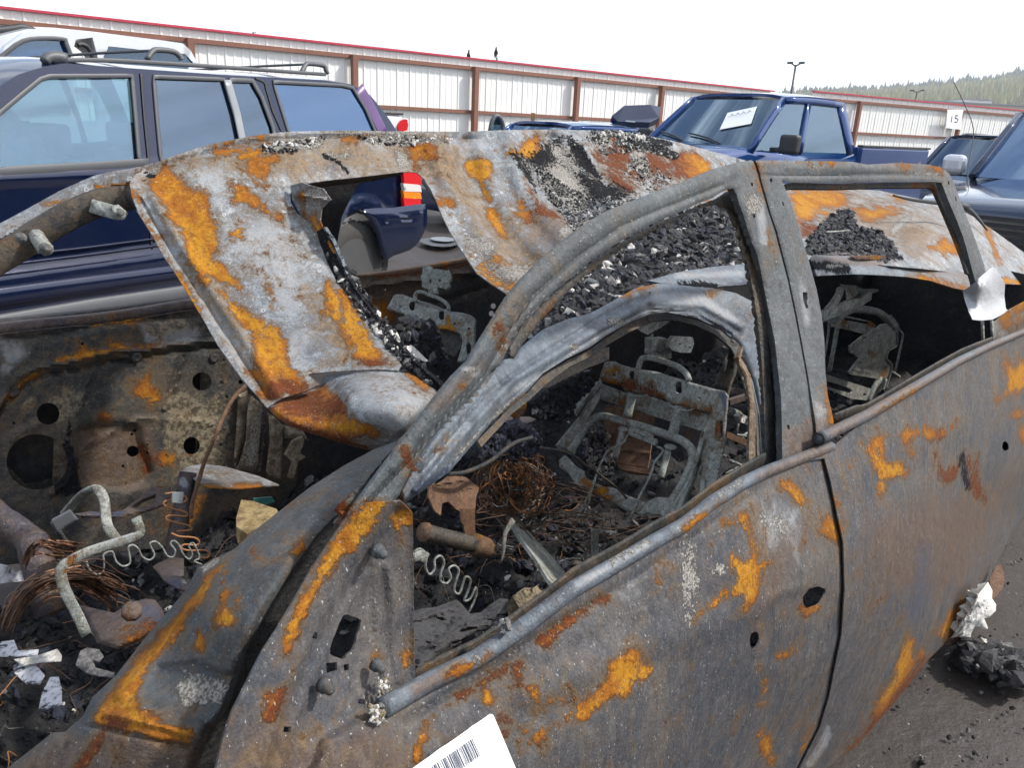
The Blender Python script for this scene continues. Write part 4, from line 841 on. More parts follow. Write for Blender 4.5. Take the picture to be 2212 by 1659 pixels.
front_door = sheet('front_door', fd_out, 0, M['door'], car, surf=DS, step=9, th=.0022, nz=[(.004, 4), (.0015, 14)],
    holes=[smooth_poly(hole1, 2), D(680, 1365, 686, 1368, 684, 1382, 674, 1378), D(614, 1570, 629, 1571, 627, 1583, 612, 1582), D(704, 1433, 728, 1431, 728, 1448, 706, 1455), D(775, 1510, 789, 1512, 786, 1522, 773, 1520),
           smooth_poly(D(1622, 1370, 1636, 1366, 1640, 1382, 1634, 1398, 1626, 1403, 1620, 1392), 2), D(1734, 1290, 1748, 1272, 1768, 1267, 1783, 1273, 1783, 1281, 1771, 1303, 1763, 1309, 1742, 1316, 1735, 1304), D(742, 1437, 753, 1434, 754, 1447, 744, 1450)],
    bumps=[('step', ('p', D(560, 1760, 610, 1560, 660, 1430, 700, 1350, 745, 1270, 800, 1190, 855, 1100, 900, 1100, 900, 1480, 800, 1540, 700, 1600, 640, 1760)), 16, -.016),
           ('s', D(600, 1659, 630, 1560, 670, 1470, 720, 1360, 790, 1240), 24, .006),
           ('step', ('p', D(764, 1224, 803, 1223, 808, 1262, 809, 1376, 795, 1420, 768, 1404, 755, 1330, 745, 1285)), 3, -.004),
           ('s', D(838, 1225, 850, 1300, 852, 1400, 862, 1470), 18, .006),
           ('s', D(1640, 1330, 1660, 1300, 1690, 1280, 1740, 1265), 14, .006), ('step', ('p', D(1650, 1320, 1680, 1290, 1740, 1265, 1800, 1290, 1800, 1350, 1760, 1400, 1700, 1440, 1660, 1430, 1640, 1380)), 16, -.009),
           ('s', D(870, 1560, 1000, 1480, 1200, 1350, 1400, 1230, 1660, 1045), 12, -.007), ('s', D(1150, 1500, 1350, 1410, 1600, 1330, 1780, 1230), 60, .008), ('s', D(1786, 1020, 1810, 1090, 1824, 1180, 1826, 1273, 1818, 1380, 1790, 1510, 1740, 1640), 9, -.002)],
    patches={'rust': [P_(*sum(c8(1740, 980, 1800, 940, 1900, 905, 1940, 930, 1930, 980, 2040, 995, 2030, 1040, 1990, 1110, 1900, 1100, 1860, 1190, 1800, 1210, 1730, 1170, 1690, 1260, 1560, 1350, 1500, 1340, 1400, 1380, 1320, 1440, 1180, 1540, 1150, 1560, 1190, 1500, 1300, 1420, 1380, 1370, 1500, 1310, 1640, 1170, 1740, 1090), ())),
        P_(*sum(c8(1250, 880, 1260, 830, 1400, 710, 1480, 660, 1600, 590, 1700, 530, 1730, 540, 1720, 570, 1600, 640, 1500, 740, 1400, 790, 1340, 870), ())), P_(*sum(c8(905, 1130, 960, 1120, 975, 1190, 960, 1270, 920, 1260, 900, 1190), ())), P_(*sum(c8(1110, 980, 1160, 965, 1168, 1080, 1130, 1105, 1105, 1080), ())),
        S_(12, 1154, 1490, 1160, 1510, 1166, 1535), S_(16, 1190, 1515, 1207, 1515), E_(1090, 1585, 9, 14), E_(1131, 1582, 7, 9), E_(1121, 1600, 7, 7), E_(1078, 1556, 5, 9), E_(1422, 1243, 7, 13), E_(1095, 1562, 6, 6),
        P_(*sum(c9(345, 20, 400, 10, 440, 110, 490, 250, 490, 340, 590, 320, 600, 335, 500, 380, 495, 560, 430, 600, 410, 655, 385, 640, 390, 560, 320, 530, 200, 610, 80, 715, 60, 700, 160, 610, 300, 500, 340, 430, 300, 290, 310, 270, 400, 320, 450, 290, 440, 200, 400, 130), ())),
        P_(*sum(c9(890, 130, 930, 50, 960, 30, 1000, 100, 1010, 170, 980, 190, 940, 140), ())), S_(8, 1560, 1125, 1585, 1132), P_(1690, 1038, 1705, 1040, 1730, 1060, 1742, 1085, 1736, 1098, 1722, 1088, 1700, 1065, 1684, 1050), P_(*sum(c9(720, 235, 780, 205, 770, 240, 730, 255), ())),
        S_(9, 900, 1640, 920, 1560, 1000, 1500, 1080, 1455, 1120, 1430), P_(615, 1365, 640, 1320, 700, 1200, 740, 1135, 790, 1080, 850, 1070, 838, 1100, 800, 1150, 770, 1190, 740, 1200, 720, 1240, 690, 1270, 660, 1330, 640, 1400, 600, 1440),
        P_(575, 1500, 620, 1478, 650, 1400, 618, 1490, 600, 1560, 560, 1570), P_(835, 1120, 868, 1092, 890, 1120, 888, 1135, 865, 1140, 868, 1180, 860, 1150), P_(800, 1420, 808, 1395, 826, 1420, 800, 1440), P_(865, 1410, 880, 1408, 880, 1440, 866, 1435), S_(6, 630, 1590, 680, 1585, 700, 1572),
        P_(*sum(c9(600, 930, 700, 900, 760, 830, 740, 900, 640, 960), ())), P_(*sum(c9(480, 1460, 530, 1410, 590, 1560, 580, 1650, 540, 1560), ())), P_(*sum(c9(800, 1440, 830, 1390, 820, 1470, 770, 1560), ())), S_(7, 1640, 1440, 1655, 1490, 1645, 1520),
        S_(10, 1735, 1316, 1745, 1322, 1765, 1312)],
      'wash': [P_(480, 1659, 600, 1560, 740, 1560, 740, 1659, w=60, k=.7), P_(1560, 1120, 1660, 1080, 1700, 1300, 1640, 1420, w=60, k=.6)], 'tone': [P_(*sum(c8(1250, 880, 1260, 830, 1400, 710, 1480, 660, 1600, 590, 1700, 530, 1730, 540, 1720, 570, 1600, 640, 1500, 740, 1400, 790, 1340, 870), ()), w=25), S_(20, 880, 1560, 1000, 1500, 1120, 1430), P_(540, 1640, 600, 1440, 660, 1350, 720, 1240, 790, 1180, 840, 1150, 700, 1300, 640, 1500), E_(1090, 1585, 30, 40), E_(1125, 1440, 20, 30)],
      'ash': [P_(*sum(c9(500, 0, 640, 0, 720, 20, 700, 130, 640, 170, 560, 120), ()), w=30), P_(*sum(c9(0, 350, 60, 400, 70, 560, 60, 780, 0, 700), ()), w=22), P_(1470, 1150, 1500, 1170, 1510, 1260, 1490, 1330, 1470, 1260, w=25), P_(815, 1500, 830, 1460, 845, 1490, 830, 1560, 806, 1570, 802, 1540, w=8), E_(1560, 1232, 22, 12, w=14)],
      'pale': [P_(1100, 1400, 1250, 1310, 1400, 1200, 1440, 1180, 1400, 1280, 1300, 1370, 1150, 1430, k=.6, w=70), P_(1640, 1090, 1740, 1100, 1720, 1200, 1640, 1180, w=60)],
      'brown': [P_(480, 1659, 520, 1560, 600, 1500, 700, 1590, 800, 1560, 900, 1640, 900, 1760, 480, 1760, w=60), P_(1640, 1180, 1780, 1080, 1700, 1300, 1600, 1450, w=50)]})
rd_out = D(1697, 1003, 1799, 965, 1874, 903, 1974, 843, 2074, 783, 2141, 750, 2212, 720, 2330, 668, 2460, 620, 2480, 760, 2400, 870, 2300, 980, 2212, 1113, 2185, 1156, 2158, 1206, 2125, 1273, 2091, 1323, 2058, 1373, 2008, 1423, 1941, 1507, 1857, 1607, 1787, 1659, 1690, 1740, 1600, 1850, 1660, 1780, 1728, 1659, 1771, 1573, 1791, 1507, 1804, 1440, 1818, 1373, 1825, 1273, 1822, 1173, 1808, 1106, 1794, 1037, 1781, 990)
RDS = Surf(CARF, [(c[0], c[1], c[2] - (.006)) for c in door_ctrl])
rear_door = sheet('rear_door', rd_out, 0, M['door'], car, surf=RDS, step=9, th=.0022, nz=[(.004, 3.5), (.0015, 12)], holes=[smooth_poly(D(2166, 958, 2171, 953, 2178, 960, 2178, 972, 2170, 974, 2165, 968), 2)],
    bumps=[('s', D(1830, 1020, 1960, 960, 2100, 900, 2212, 850), 70, .006), ('s', D(1830, 1500, 1900, 1380, 1980, 1200), 50, -.010), ('s', D(1780, 1659, 1860, 1595, 1945, 1495, 2010, 1412, 2060, 1362, 2128, 1262, 2190, 1150), 16, -.010), ('s', D(1880, 915, 1980, 856, 2080, 796, 2212, 735), 9, -.005)],
    patches={'rust': [P_(*sum(c6(1180, 1215, 1240, 1270, 1225, 1200, 1300, 1160, 1350, 1150, 1295, 1190, 1290, 1290, 1330, 1330, 1420, 1310, 1470, 1400, 1440, 1445, 1340, 1440, 1275, 1460, 1250, 1380, 1230, 1310, 1190, 1250), ())),
        P_(*sum(c6(1390, 1160, 1450, 1110, 1480, 1130, 1540, 1105, 1640, 1130, 1660, 1150, 1770, 1070, 1780, 1090, 1680, 1180, 1600, 1190, 1540, 1160, 1440, 1200), ())), E_(1975, 980, 9, 12), E_(1837, 997, 5, 6), P_(*sum(c6(1265, 1460, 1340, 1460, 1300, 1540, 1275, 1550, 1270, 1520), ())),
        P_(*sum(c6(1650, 1260, 1665, 1360, 1720, 1400, 1790, 1350, 1780, 1420, 1740, 1470, 1700, 1470, 1660, 1420), ())), P_(*sum(c6(1820, 1260, 1850, 1290, 1880, 1380, 1920, 1280, 1910, 1330, 1895, 1420, 1940, 1500, 1965, 1600, 1900, 1540, 1855, 1500, 1870, 1400, 1830, 1320), ())),
        P_(*sum(c6(2080, 625, 2110, 700, 2150, 720, 2180, 640, 2212, 680, 2300, 700, 2280, 860, 2212, 870, 2130, 890, 2040, 940, 2060, 900, 2100, 850), ())), P_(*sum(c6(2110, 1030, 2212, 1010, 2300, 1030, 2150, 1040), ())), E_(2212, 935, 12, 16),
        P_(*sum(c9(1700, 850, 1640, 790, 1700, 700, 1760, 620, 1860, 540, 1850, 600, 1760, 760), ()), w=14), P_(*sum(c9(960, 1656, 1100, 1500, 1230, 1350, 1280, 1200, 1360, 1090, 1420, 880, 1470, 790, 1500, 860, 1500, 1000, 1440, 1120, 1330, 1290, 1150, 1500, 1000, 1656), ()), w=13), P_(*sum(c9(1520, 970, 1550, 900, 1590, 930, 1570, 1000, 1530, 1050), ())),
        S_(6, 1800, 1060, 1812, 1095, 1822, 1130, 1822, 1145), S_(16, 1840, 1625, 1930, 1520, 2000, 1430)],
      'tone': [P_(2030, 960, 2130, 960, 2140, 1090, 2030, 1050, w=30), S_(14, 1800, 1659, 1930, 1520, 2000, 1430)], 'char': [S_(10, 2078, 985, 2082, 1020, 2090, 1050)],
      'ash': [], 'brown': [P_(1850, 1120, 1960, 1060, 2120, 1050, 2180, 1000, 2200, 1090, 2100, 1280, 1950, 1300, 1860, 1280, w=70)], 'blue': [S_(30, 2000, 1190, 1985, 1290, 1970, 1330, w=40)], 'pale': [P_(1790, 1560, 1760, 1620, 1730, 1659, 1760, 1659, 1800, 1590, w=8)]})
# door bolts, belt mouldings
for x, y, r_ in ((815, 1190, 13), (700, 1480, 13), (812, 1437, 11), (2172, 700, 6)):
    if x > 2000: continue
    c = DS.P(x, y, .0); n_ = -CARF.v; rr_ = r_ * .62 / F
    lathe('bolt', c, n_, [(rr_ * 1.5, -.002), (rr_ * 1.4, .003), (rr_, .004), (rr_ * .9, .010), (rr_ * .3, .012)], M['cowl'], front_door, 12)
bt1 = resample(D(826, 1530, 939, 1466, 1026, 1425, 1106, 1372, 1173, 1322, 1239, 1272, 1340, 1214, 1406, 1174, 1477, 1134, 1540, 1084, 1607, 1042, 1657, 1018, 1724, 992, 1794, 965), 30, False)
P = DS.P(bt1[:, 0], bt1[:, 1], .002); bm = sweep('belt_moulding', P, .0095, M['rail'], front_door, n=12, sm=2, patches={'brown': [S_(30, 900, 1490, 1000, 1440), S_(30, 1640, 1030, 1790, 970)], 'ash': [S_(14, 1320, 1215, 1400, 1170), E_(1027, 1426, 12, 12), S_(10, 1540, 1080, 1600, 1040)], 'rust': [S_(12, 970, 1462, 1060, 1415), S_(9, 1480, 1142, 1560, 1090)], 'blue': [], 'pale': [S_(20, 1250, 1262, 1400, 1172, w=12), S_(14, 860, 1500, 900, 1480, w=10)]})
bt2 = resample(D(1768, 948, 1800, 932, 1874, 896, 1974, 837, 2074, 778, 2141, 746, 2212, 716, 2330, 664, 2460, 615), 30, False)
P = RDS.P(bt2[:, 0], bt2[:, 1], .006); sweep('belt_moulding', P, .0105, M['rail'], rear_door, n=12, sm=2, patches={'brown': [S_(40, 1800, 930, 2300, 680)], 'rust': [S_(6, 1900, 895, 2000, 838)]})
lathe('moulding_end', P[0] - (P[1] - P[0]) * .01, P[0] - P[1], [(.0108, -.012), (.0112, .0), (.008, .0005), (.006, -.004)], M['darkin'], rear_door, 14)
# inner lips behind the belt
lip = [(x, y - 17) for x, y in D(893, 1490, 939, 1462, 1026, 1420, 1106, 1365, 1173, 1315, 1239, 1262, 1340, 1206, 1406, 1165, 1477, 1125, 1540, 1076, 1607, 1034, 1650, 1010)]
lp = resample(lip, 30, False); P = np.array([CARF.P(x, y, .035) for x, y in lp]); sweep('inner_lip', P, .012, M['inner'], front_door, ry=.003, up=CARF.v, sm=2, patches={'rust': [S_(10, 890, 1468, 1000, 1420), S_(10, 1460, 1120, 1560, 1060)]})
lip2 = D(1800, 905, 1850, 885, 1874, 880, 1974, 820, 2074, 762, 2141, 735); P = np.array([CARF.P(x, y, .04) for x, y in lip2]); sweep('inner_lip', P, .010, M['inner'], rear_door, ry=.003, up=CARF.v, sm=2)
# barcode card stuck to the door
card = D(1061, 1543, 1066, 1546, 1112, 1655, 1160, 1770, 1155, 1776, 830, 1930, 824, 1927, 735, 1788, 740, 1782, 898, 1656, 1056, 1545)
tg = thing('barcode_label', 'white card with a barcode stuck on the near front door of the burned car', 'label', tuple(DS.P(1000, 1640)), 43)
MW_ = sheet('card', card, 0, M['paper'], tg, surf=DS, step=14, dv=.012, th=.0006)
e1 = np.array([-.82, .57]); e2 = np.array([.41, .91]); o0 = np.array([1020., 1596.]); g = np.random.default_rng(12); s = 0; bars = []
while s < 150:
    wd_ = g.choice([1.2, 1.2, 2.2, 3.4]); a = o0 + e1 * s; b = a + e1 * wd_; 
    q = [a, b, b + e2 * 42, a + e2 * 42]; Pq = DS.P(np.array([k[0] for k in q]), np.array([k[1] for k in q]), .0145); bars.append((Pq, [(0, 1, 2, 3)])); s += wd_ + g.choice([1.2, 2.0, 3.0])
joinlist('barcode', bars, M['ink'], tg, False)

# --- fender / windshield post base (G) left of the door gap
g_out = D(-60, 1780, 17, 1659, 67, 1620, 114, 1583, 140, 1582, 177, 1550, 200, 1507, 250, 1460, 300, 1396, 334, 1353, 361, 1323, 401, 1276, 427, 1226, 467, 1206, 507, 1186, 541, 1153, 601, 1106, 668, 1054, 739, 1008, 805, 972, 858, 952, 850, 985, 815, 1025, 775, 1065, 745, 1100, 718, 1120, 685, 1155, 634, 1226, 584, 1308, 534, 1402, 511, 1475, 501, 1509, 472, 1566, 458, 1574, 440, 1620, 424, 1659, 380, 1780)
GS = Surf(CARF, [(17, 1659, .20), (300, 1396, .20), (601, 1106, .20), (858, 950, .17), (424, 1659, .045), (511, 1475, .05), (634, 1226, .075), (745, 1100, .11), (300, 1550, .09), (480, 1340, .095), (-60, 1780, .2), (380, 1780, .04)])
sheet('windshield_post_base', g_out, 0, M['cowl'], car, surf=GS, step=6, th=.0025, roll=(30, .02), nz=[(.003, 5)],
    bumps=[('step', ('p', D(300, 1510, 340, 1440, 420, 1430, 495, 1460, 470, 1530, 440, 1560, 340, 1560)), 10, -.008), ('s', D(150, 1600, 220, 1540, 350, 1570, 440, 1600), 12, .004), ('s', D(180, 1565, 330, 1600, 440, 1620), 9, -.004), ('s', D(260, 1500, 400, 1330, 560, 1200, 720, 1080), 24, .008)],
    patches={'rust': [P_(*sum(c7(600, 1330, 700, 1220, 760, 1130, 830, 1010, 950, 880, 1080, 740, 1150, 650, 1250, 530, 1330, 430, 1420, 330, 1520, 275, 1490, 340, 1450, 400, 1400, 410, 1330, 560, 1230, 650, 1130, 820, 1040, 920, 960, 1020, 920, 1090, 880, 1180, 900, 1290, 1000, 1330, 1020, 1370, 1240, 1400, 1220, 1490, 1050, 1460, 850, 1420, 640, 1380), ())),
        P_(*sum(c7(1450, 450, 1480, 520, 1470, 610, 1530, 680, 1520, 740, 1400, 740, 1390, 700, 1430, 620), ())), P_(*sum(c7(1290, 780, 1330, 840, 1300, 900, 1230, 880), ())), P_(*sum(c7(1620, 235, 1650, 260, 1690, 280, 1680, 300, 1640, 290), ())), E_(513, 1298, 8, 14), P_(*sum(c7(560, 1560, 620, 1470, 680, 1410, 660, 1500, 560, 1656, 480, 1656), ())), S_(12, 640, 1190, 655, 1170)],
      'tone': [S_(40, 250, 1560, 150, 1700, w=20)], 'ash': [P_(*sum(c7(1120, 1130, 1230, 1050, 1350, 1050, 1480, 1110, 1470, 1180, 1440, 1240, 1340, 1250, 1200, 1260, 1160, 1200), ()), w=16), S_(10, 380, 1440, 420, 1465, w=10), P_(*sum(c7(1300, 350, 1420, 270, 1430, 310, 1380, 370, 1310, 400), ()), w=8)],
      'brown': [P_(17, 1659, 130, 1585, 250, 1580, 440, 1610, 420, 1760, 0, 1760, w=30), S_(30, 500, 1520, 440, 1620, w=20)], 'pale': []})
# jamb behind the gap by the door, its shade put in as black colour
sheet('door_jamb', D(330, 1900, 424, 1650, 470, 1560, 500, 1500, 530, 1390, 580, 1296, 630, 1215, 700, 1130, 770, 1060, 850, 960, 880, 950, 850, 1030, 800, 1090, 740, 1180, 640, 1340, 560, 1480, 500, 1650, 460, 1900), [(424, 1659, .12), (640, 1250, .15), (860, 960, .2)], M['soot'], car, step=16, th=.004)

# --- near front door window frame (F)
f_out = D(739, 1133, 752, 1104, 805, 1030, 872, 940, 905, 897, 939, 853, 972, 813, 1006, 780, 1029, 740, 1056, 697, 1089, 643, 1122, 603, 1173, 553, 1206, 524, 1239, 501, 1273, 476, 1306, 457, 1356, 437, 1406, 417, 1477, 391, 1540, 364, 1590, 351, 1622, 345, 1632, 350, 1636, 372, 1642, 395, 1649, 420, 1661, 461, 1675, 501, 1688, 553, 1701, 603, 1715, 670, 1728, 737, 1740, 803, 1748, 853, 1757, 900, 1775, 945, 1785, 985, 1690, 1010, 1689, 920, 1687, 853, 1681, 803, 1674, 737, 1660, 670, 1647, 603, 1637, 553, 1627, 530, 1617, 501, 1607, 467, 1597, 441, 1590, 417, 1583, 407, 1572, 408, 1554, 417, 1540, 427, 1507, 439, 1477, 454, 1406, 484, 1340, 521, 1290, 553, 1256, 580, 1239, 596, 1206, 622, 1173, 652, 1139, 684, 1106, 730, 1092, 765, 1080, 790, 1062, 800, 1049, 820, 1032, 842, 989, 885, 939, 940, 889, 1012, 862, 1070, 840, 1095, 790, 1100)
FS_ = Surf(CARF, [(739, 1133, .05), (805, 1030, .06), (905, 897, .07), (1029, 740, .095), (1122, 603, .115), (1306, 457, .15), (1477, 391, .18), (1632, 345, .205), (1700, 600, .13), (1740, 803, .06), (1785, 985, .0), (1690, 1010, .0), (1650, 650, .12), (1590, 417, .18), (1340, 521, .14), (1139, 684, .10), (989, 885, .07), (862, 1070, .05)])
sheet('front_window_frame', f_out, 0, M['frame'], front_door, surf=FS_, step=4.5, th=.016, roll=(9, .006), nz=[(.0015, 9)],
    bumps=[('s', D(760, 1120, 889, 985, 960, 900, 1040, 808, 1090, 720, 1150, 640, 1240, 560, 1340, 490, 1420, 455, 1560, 400), 7, -.006), ('s', D(1655, 450, 1672, 560, 1700, 720, 1722, 860, 1735, 960), 6, -.003), ('s', D(850, 1010, 960, 860, 1040, 760, 1110, 650, 1230, 540, 1340, 465, 1480, 410, 1590, 372), 18, .004)],
    patches={'rust': [E_(1081, 711, 6, 9), E_(1086, 736, 6, 10), S_(14, 876, 975, 880, 993), P_(730, 1150, 760, 1090, 830, 1075, 842, 1100, 790, 1150), E_(995, 833, 6, 3), S_(4, 1632, 360, 1642, 400, 1648, 430), S_(5, 1661, 500, 1672, 540)], 'tone': [E_(1083, 722, 30, 40), E_(878, 984, 30, 30), E_(760, 1120, 60, 60)],
      'ash': [P_(*sum(c3(400, 1270, 480, 1250, 540, 1290, 520, 1350, 460, 1400, 410, 1390), ()), w=9), E_(1023, 800, 14, 9, w=14), E_(1098, 748, 9, 12), S_(3, 1290, 480, 1330, 470)], 'pale': [S_(20, 1640, 445, 1652, 520, w=8), P_(*sum(c5(750, 720, 900, 700, 930, 790, 850, 800), ()), w=10)], 'brown': [P_(1690, 920, 1750, 900, 1790, 980, 1690, 1010, w=20), S_(40, 940, 880, 1040, 790, w=30)]},
    holes=[D(1621, 395, 1626, 394, 1627, 401, 1624, 402), D(1625, 462, 1630, 461, 1632, 469, 1628, 471), D(1700, 918, 1705, 918, 1706, 927, 1702, 928)])
ch_out = D(1262, 580, 1296, 553, 1346, 521, 1412, 487, 1480, 458, 1508, 443, 1544, 430, 1568, 414, 1588, 411, 1602, 440, 1612, 470, 1622, 504, 1634, 545, 1644, 590, 1655, 640, 1666, 700, 1678, 760, 1686, 820, 1692, 880, 1694, 1005, 1655, 1012, 1652, 940, 1650, 860, 1646, 790, 1640, 720, 1630, 650, 1622, 603, 1612, 560, 1604, 520, 1592, 484, 1578, 456, 1560, 447, 1536, 441, 1500, 455, 1473, 468, 1410, 498, 1350, 532, 1300, 566, 1258, 600, 1225, 632, 1170, 690, 1130, 742, 1110, 776, 1095, 772, 1098, 745, 1140, 685, 1200, 630)
sheet('window_channel', ch_out, [(c[0], c[1], c[2] + .028) for c in [(1095, 772, .085), (1122, 700, .105), (1306, 555, .14), (1477, 465, .17), (1590, 445, .18), (1640, 600, .12), (1660, 803, .06), (1690, 1005, .0), (1655, 1005, 0.0)]], M['inner'], front_door, step=6, th=.010, roll=(6, .006),
    bumps=[('s', D(1592, 450, 1618, 540, 1642, 660, 1656, 780, 1664, 900, 1666, 1000), 5, -.006)], patches={'rust': [S_(3, 1630, 560, 1640, 600)], 'ash': []})
# --- rear door window frame (I)
i_out = D(1632, 346, 1674, 346, 1757, 347, 1841, 349, 1874, 355, 1941, 351, 2008, 355, 2034, 361, 2050, 374, 2060, 392, 2074, 431, 2091, 474, 2108, 521, 2124, 566, 2136, 610, 2112, 625, 2102, 590, 2091, 548, 2080, 510, 2066, 474, 2048, 431, 2034, 394, 2008, 392, 1907, 393, 1807, 396, 1707, 394, 1690, 391, 1707, 434, 1720, 474, 1734, 521, 1748, 565, 1764, 625, 1775, 680, 1781, 737, 1783, 803, 1788, 853, 1799, 900, 1803, 925, 1790, 965, 1766, 975, 1762, 915, 1752, 853, 1744, 803, 1732, 737, 1719, 670, 1705, 603, 1692, 553, 1679, 501, 1665, 461, 1653, 417, 1646, 395, 1641, 372)
IS = Surf(CARF, [(1632, 346, .20), (1841, 349, .21), (2034, 361, .21), (2074, 431, .17), (2136, 615, .08), (1690, 400, .19), (1734, 521, .15), (1781, 737, .08), (1799, 900, .015), (1766, 975, -.002), (1700, 600, .13), (2030, 392, .2), (1807, 396, .205)])
sheet('rear_window_frame', i_out, 0, M['frame'], rear_door, surf=IS, step=4.5, th=.016, roll=(8, .006), nz=[(.0015, 9)],
    bumps=[('s', D(1650, 378, 1757, 380, 1900, 377, 2020, 378), 5, -.006), ('s', D(1700, 540, 1725, 650, 1745, 780, 1770, 920), 6, -.003), ('s', D(1700, 362, 1800, 364, 1960, 366), 12, .005)],
    holes=[D(1663, 385, 1668, 385, 1668, 393, 1664, 393), D(1689, 436, 1692, 435, 1694, 444, 1691, 444), D(1734, 631, 1744, 631, 1745, 645, 1743, 652, 1747, 665, 1741, 666, 1735, 648), D(2048, 391, 2051, 391, 2051, 398, 2048, 398), D(2063, 425, 2065, 425, 2067, 434, 2065, 434)],
    patches={'rust': [P_(*sum(c3(1400, 1050, 1500, 1060, 1470, 1080, 1465, 1115, 1445, 1115, 1420, 1070), ())), P_(*sum(c3(1600, 1075, 1690, 1085, 1690, 1110, 1650, 1110), ())), S_(5, 1638, 352, 1648, 385, 1646, 410), P_(*sum(c3(560, 1035, 605, 1035, 590, 1050, 565, 1048), ())), P_(*sum(c3(760, 1040, 825, 1045, 825, 1060, 790, 1058), ())), S_(5, 1783, 840, 1788, 870, 1798, 895, 1797, 910), E_(1792, 348, 9, 4)],
      'ash': [S_(4, 1750, 352, 1770, 372), S_(3, 1816, 376, 1818, 390), S_(6, 1960, 374, 2030, 376, w=6)], 'pale': [S_(14, 1730, 600, 1745, 700, w=14), P_(1750, 850, 1790, 880, 1795, 960, 1760, 960, w=20)], 'brown': [P_(1750, 900, 1800, 900, 1790, 975, 1760, 975, w=16)]})
i2 = D(1696, 397, 1712, 394, 1807, 397, 1907, 394, 2008, 393, 2035, 396, 2050, 434, 2068, 477, 2082, 513, 2094, 550, 2106, 596, 2090, 590, 2078, 552, 2064, 516, 2048, 478, 2032, 440, 2018, 410, 2008, 405, 1907, 405, 1807, 408, 1712, 407, 1700, 409)
sheet('window_channel', i2, [(1696, 397, .225), (2030, 397, .23), (2094, 570, .12), (1850, 400, .23)], M['inner'], rear_door, step=6, th=.008, patches={'rust': [S_(5, 2000, 400, 2020, 404, 2030, 425), E_(1800, 403, 12, 4)]})
# tape wrapped round the rear window post
tp = smooth_poly(c6(1815, 225, 1850, 205, 1900, 165, 1960, 110, 2010, 72, 2030, 80, 2060, 130, 2090, 180, 2085, 260, 2095, 340, 2110, 350, 2060, 385, 2010, 410, 1930, 418, 1880, 410, 1855, 360, 1830, 290), 1)
m_, nt_ = newmat('silver_tape'); b_ = NB(nt_); v_ = b_.obj(); b_.out(b_.mix(b_.noise(30, 5, .6, v_), (.52, .53, .55), (.66, .67, .69)), 0.35, 0.3, b_.bump(b_.noise(45, 6, .7, v_, 1.5), .008, .9)); M['tape'] = m_
tpe = sheet('tape_wrap', tp, [(2080, 630, .10), (2130, 580, .045), (2165, 640, .10), (2120, 690, .03), (2120, 620, .03)], M['tape'], rear_door, step=4, th=.002, nz=[(.004, 22)], bumps=[('s', D(2112, 600, 2113, 690), 10, .012), ('s', D(2130, 580, 2150, 690), 7, .006), ('s', D(2112, 600, 2165, 660), 5, .005)])
for x0, x1, y1, k in ((2122, 2124, 748, 9), (2142, 2144, 738, 7)): sweep('bare_rod', [CARF.P(x0, 690, .06), CARF.P(x1, y1, .05)], .006, M['seat'], rear_door, ry=.003, up=CARF.v, sm=1)

# --- near roof rail arch (E), bent down inside the door frames
e_out = D(868, 1092, 862, 1060, 889, 1010, 939, 937, 989, 880, 1032, 837, 1060, 805, 1089, 776, 1112, 773, 1122, 753, 1139, 738, 1172, 712, 1223, 690, 1273, 677, 1306, 660, 1336, 643, 1373, 622, 1420, 612, 1473, 616, 1540, 622, 1590, 633, 1627, 652, 1640, 690, 1650, 740, 1656, 800, 1660, 887, 1663, 1017, 1646, 1010, 1644, 953, 1640, 887, 1630, 836, 1620, 806, 1607, 766, 1597, 743, 1557, 710, 1507, 688, 1477, 681, 1440, 674, 1406, 677, 1356, 697, 1306, 727, 1273, 751, 1223, 775, 1172, 807, 1139, 845, 1106, 872, 1059, 915, 1032, 948, 972, 1018, 920, 1056)
ES = Surf(CARF, [(868, 1092, .13), (939, 937, .16), (1032, 948, .17), (1089, 776, .27), (1172, 712, .33), (1172, 807, .27), (1306, 660, .38), (1306, 727, .33), (1473, 616, .40), (1473, 681, .35), (1627, 652, .33), (1597, 743, .31), (1650, 800, .23), (1655, 1010, .11)])
sheet('near_roof_rail', e_out, 0, M['rail'], car, surf=ES, step=4.5, th=.006, roll=(10, .012), nz=[(.004, 7), (.002, 18)],
    bumps=[('s', D(900, 1060, 1000, 940, 1110, 820, 1250, 735, 1400, 650, 1520, 660, 1600, 705), 14, .012), ('s', D(900, 1020, 1040, 860, 1150, 780, 1290, 690, 1400, 635), 8, -.008), ('s', D(940, 1040, 1060, 900, 1180, 795, 1310, 712, 1400, 668, 1500, 676, 1580, 722), 5, -.007)],
    patches={'rust': [S_(9, 1345, 640, 1375, 622, 1400, 610), E_(952, 978, 6, 6), S_(8, 864, 1060, 870, 1085), E_(1538, 634, 5, 3)], 'ash': [E_(1332, 695, 20, 12, w=8), E_(1240, 750, 12, 7, w=8), S_(8, 985, 985, 1040, 930, 1110, 860, w=8)], 'char': [E_(1330, 694, 16, 7, w=6), E_(1240, 748, 8, 4, w=5), S_(8, 1475, 600, 1540, 615, w=8)],
      'blue': [P_(872, 1090, 900, 1050, 950, 1010, 985, 1000, 960, 1030, 900, 1075, w=12)], 'pale': [S_(14, 1120, 840, 1250, 755, 1330, 710, 1400, 680, w=12), S_(20, 1420, 640, 1520, 650, 1590, 690, w=16), S_(16, 930, 1000, 1010, 920, w=12)], 'brown': []})
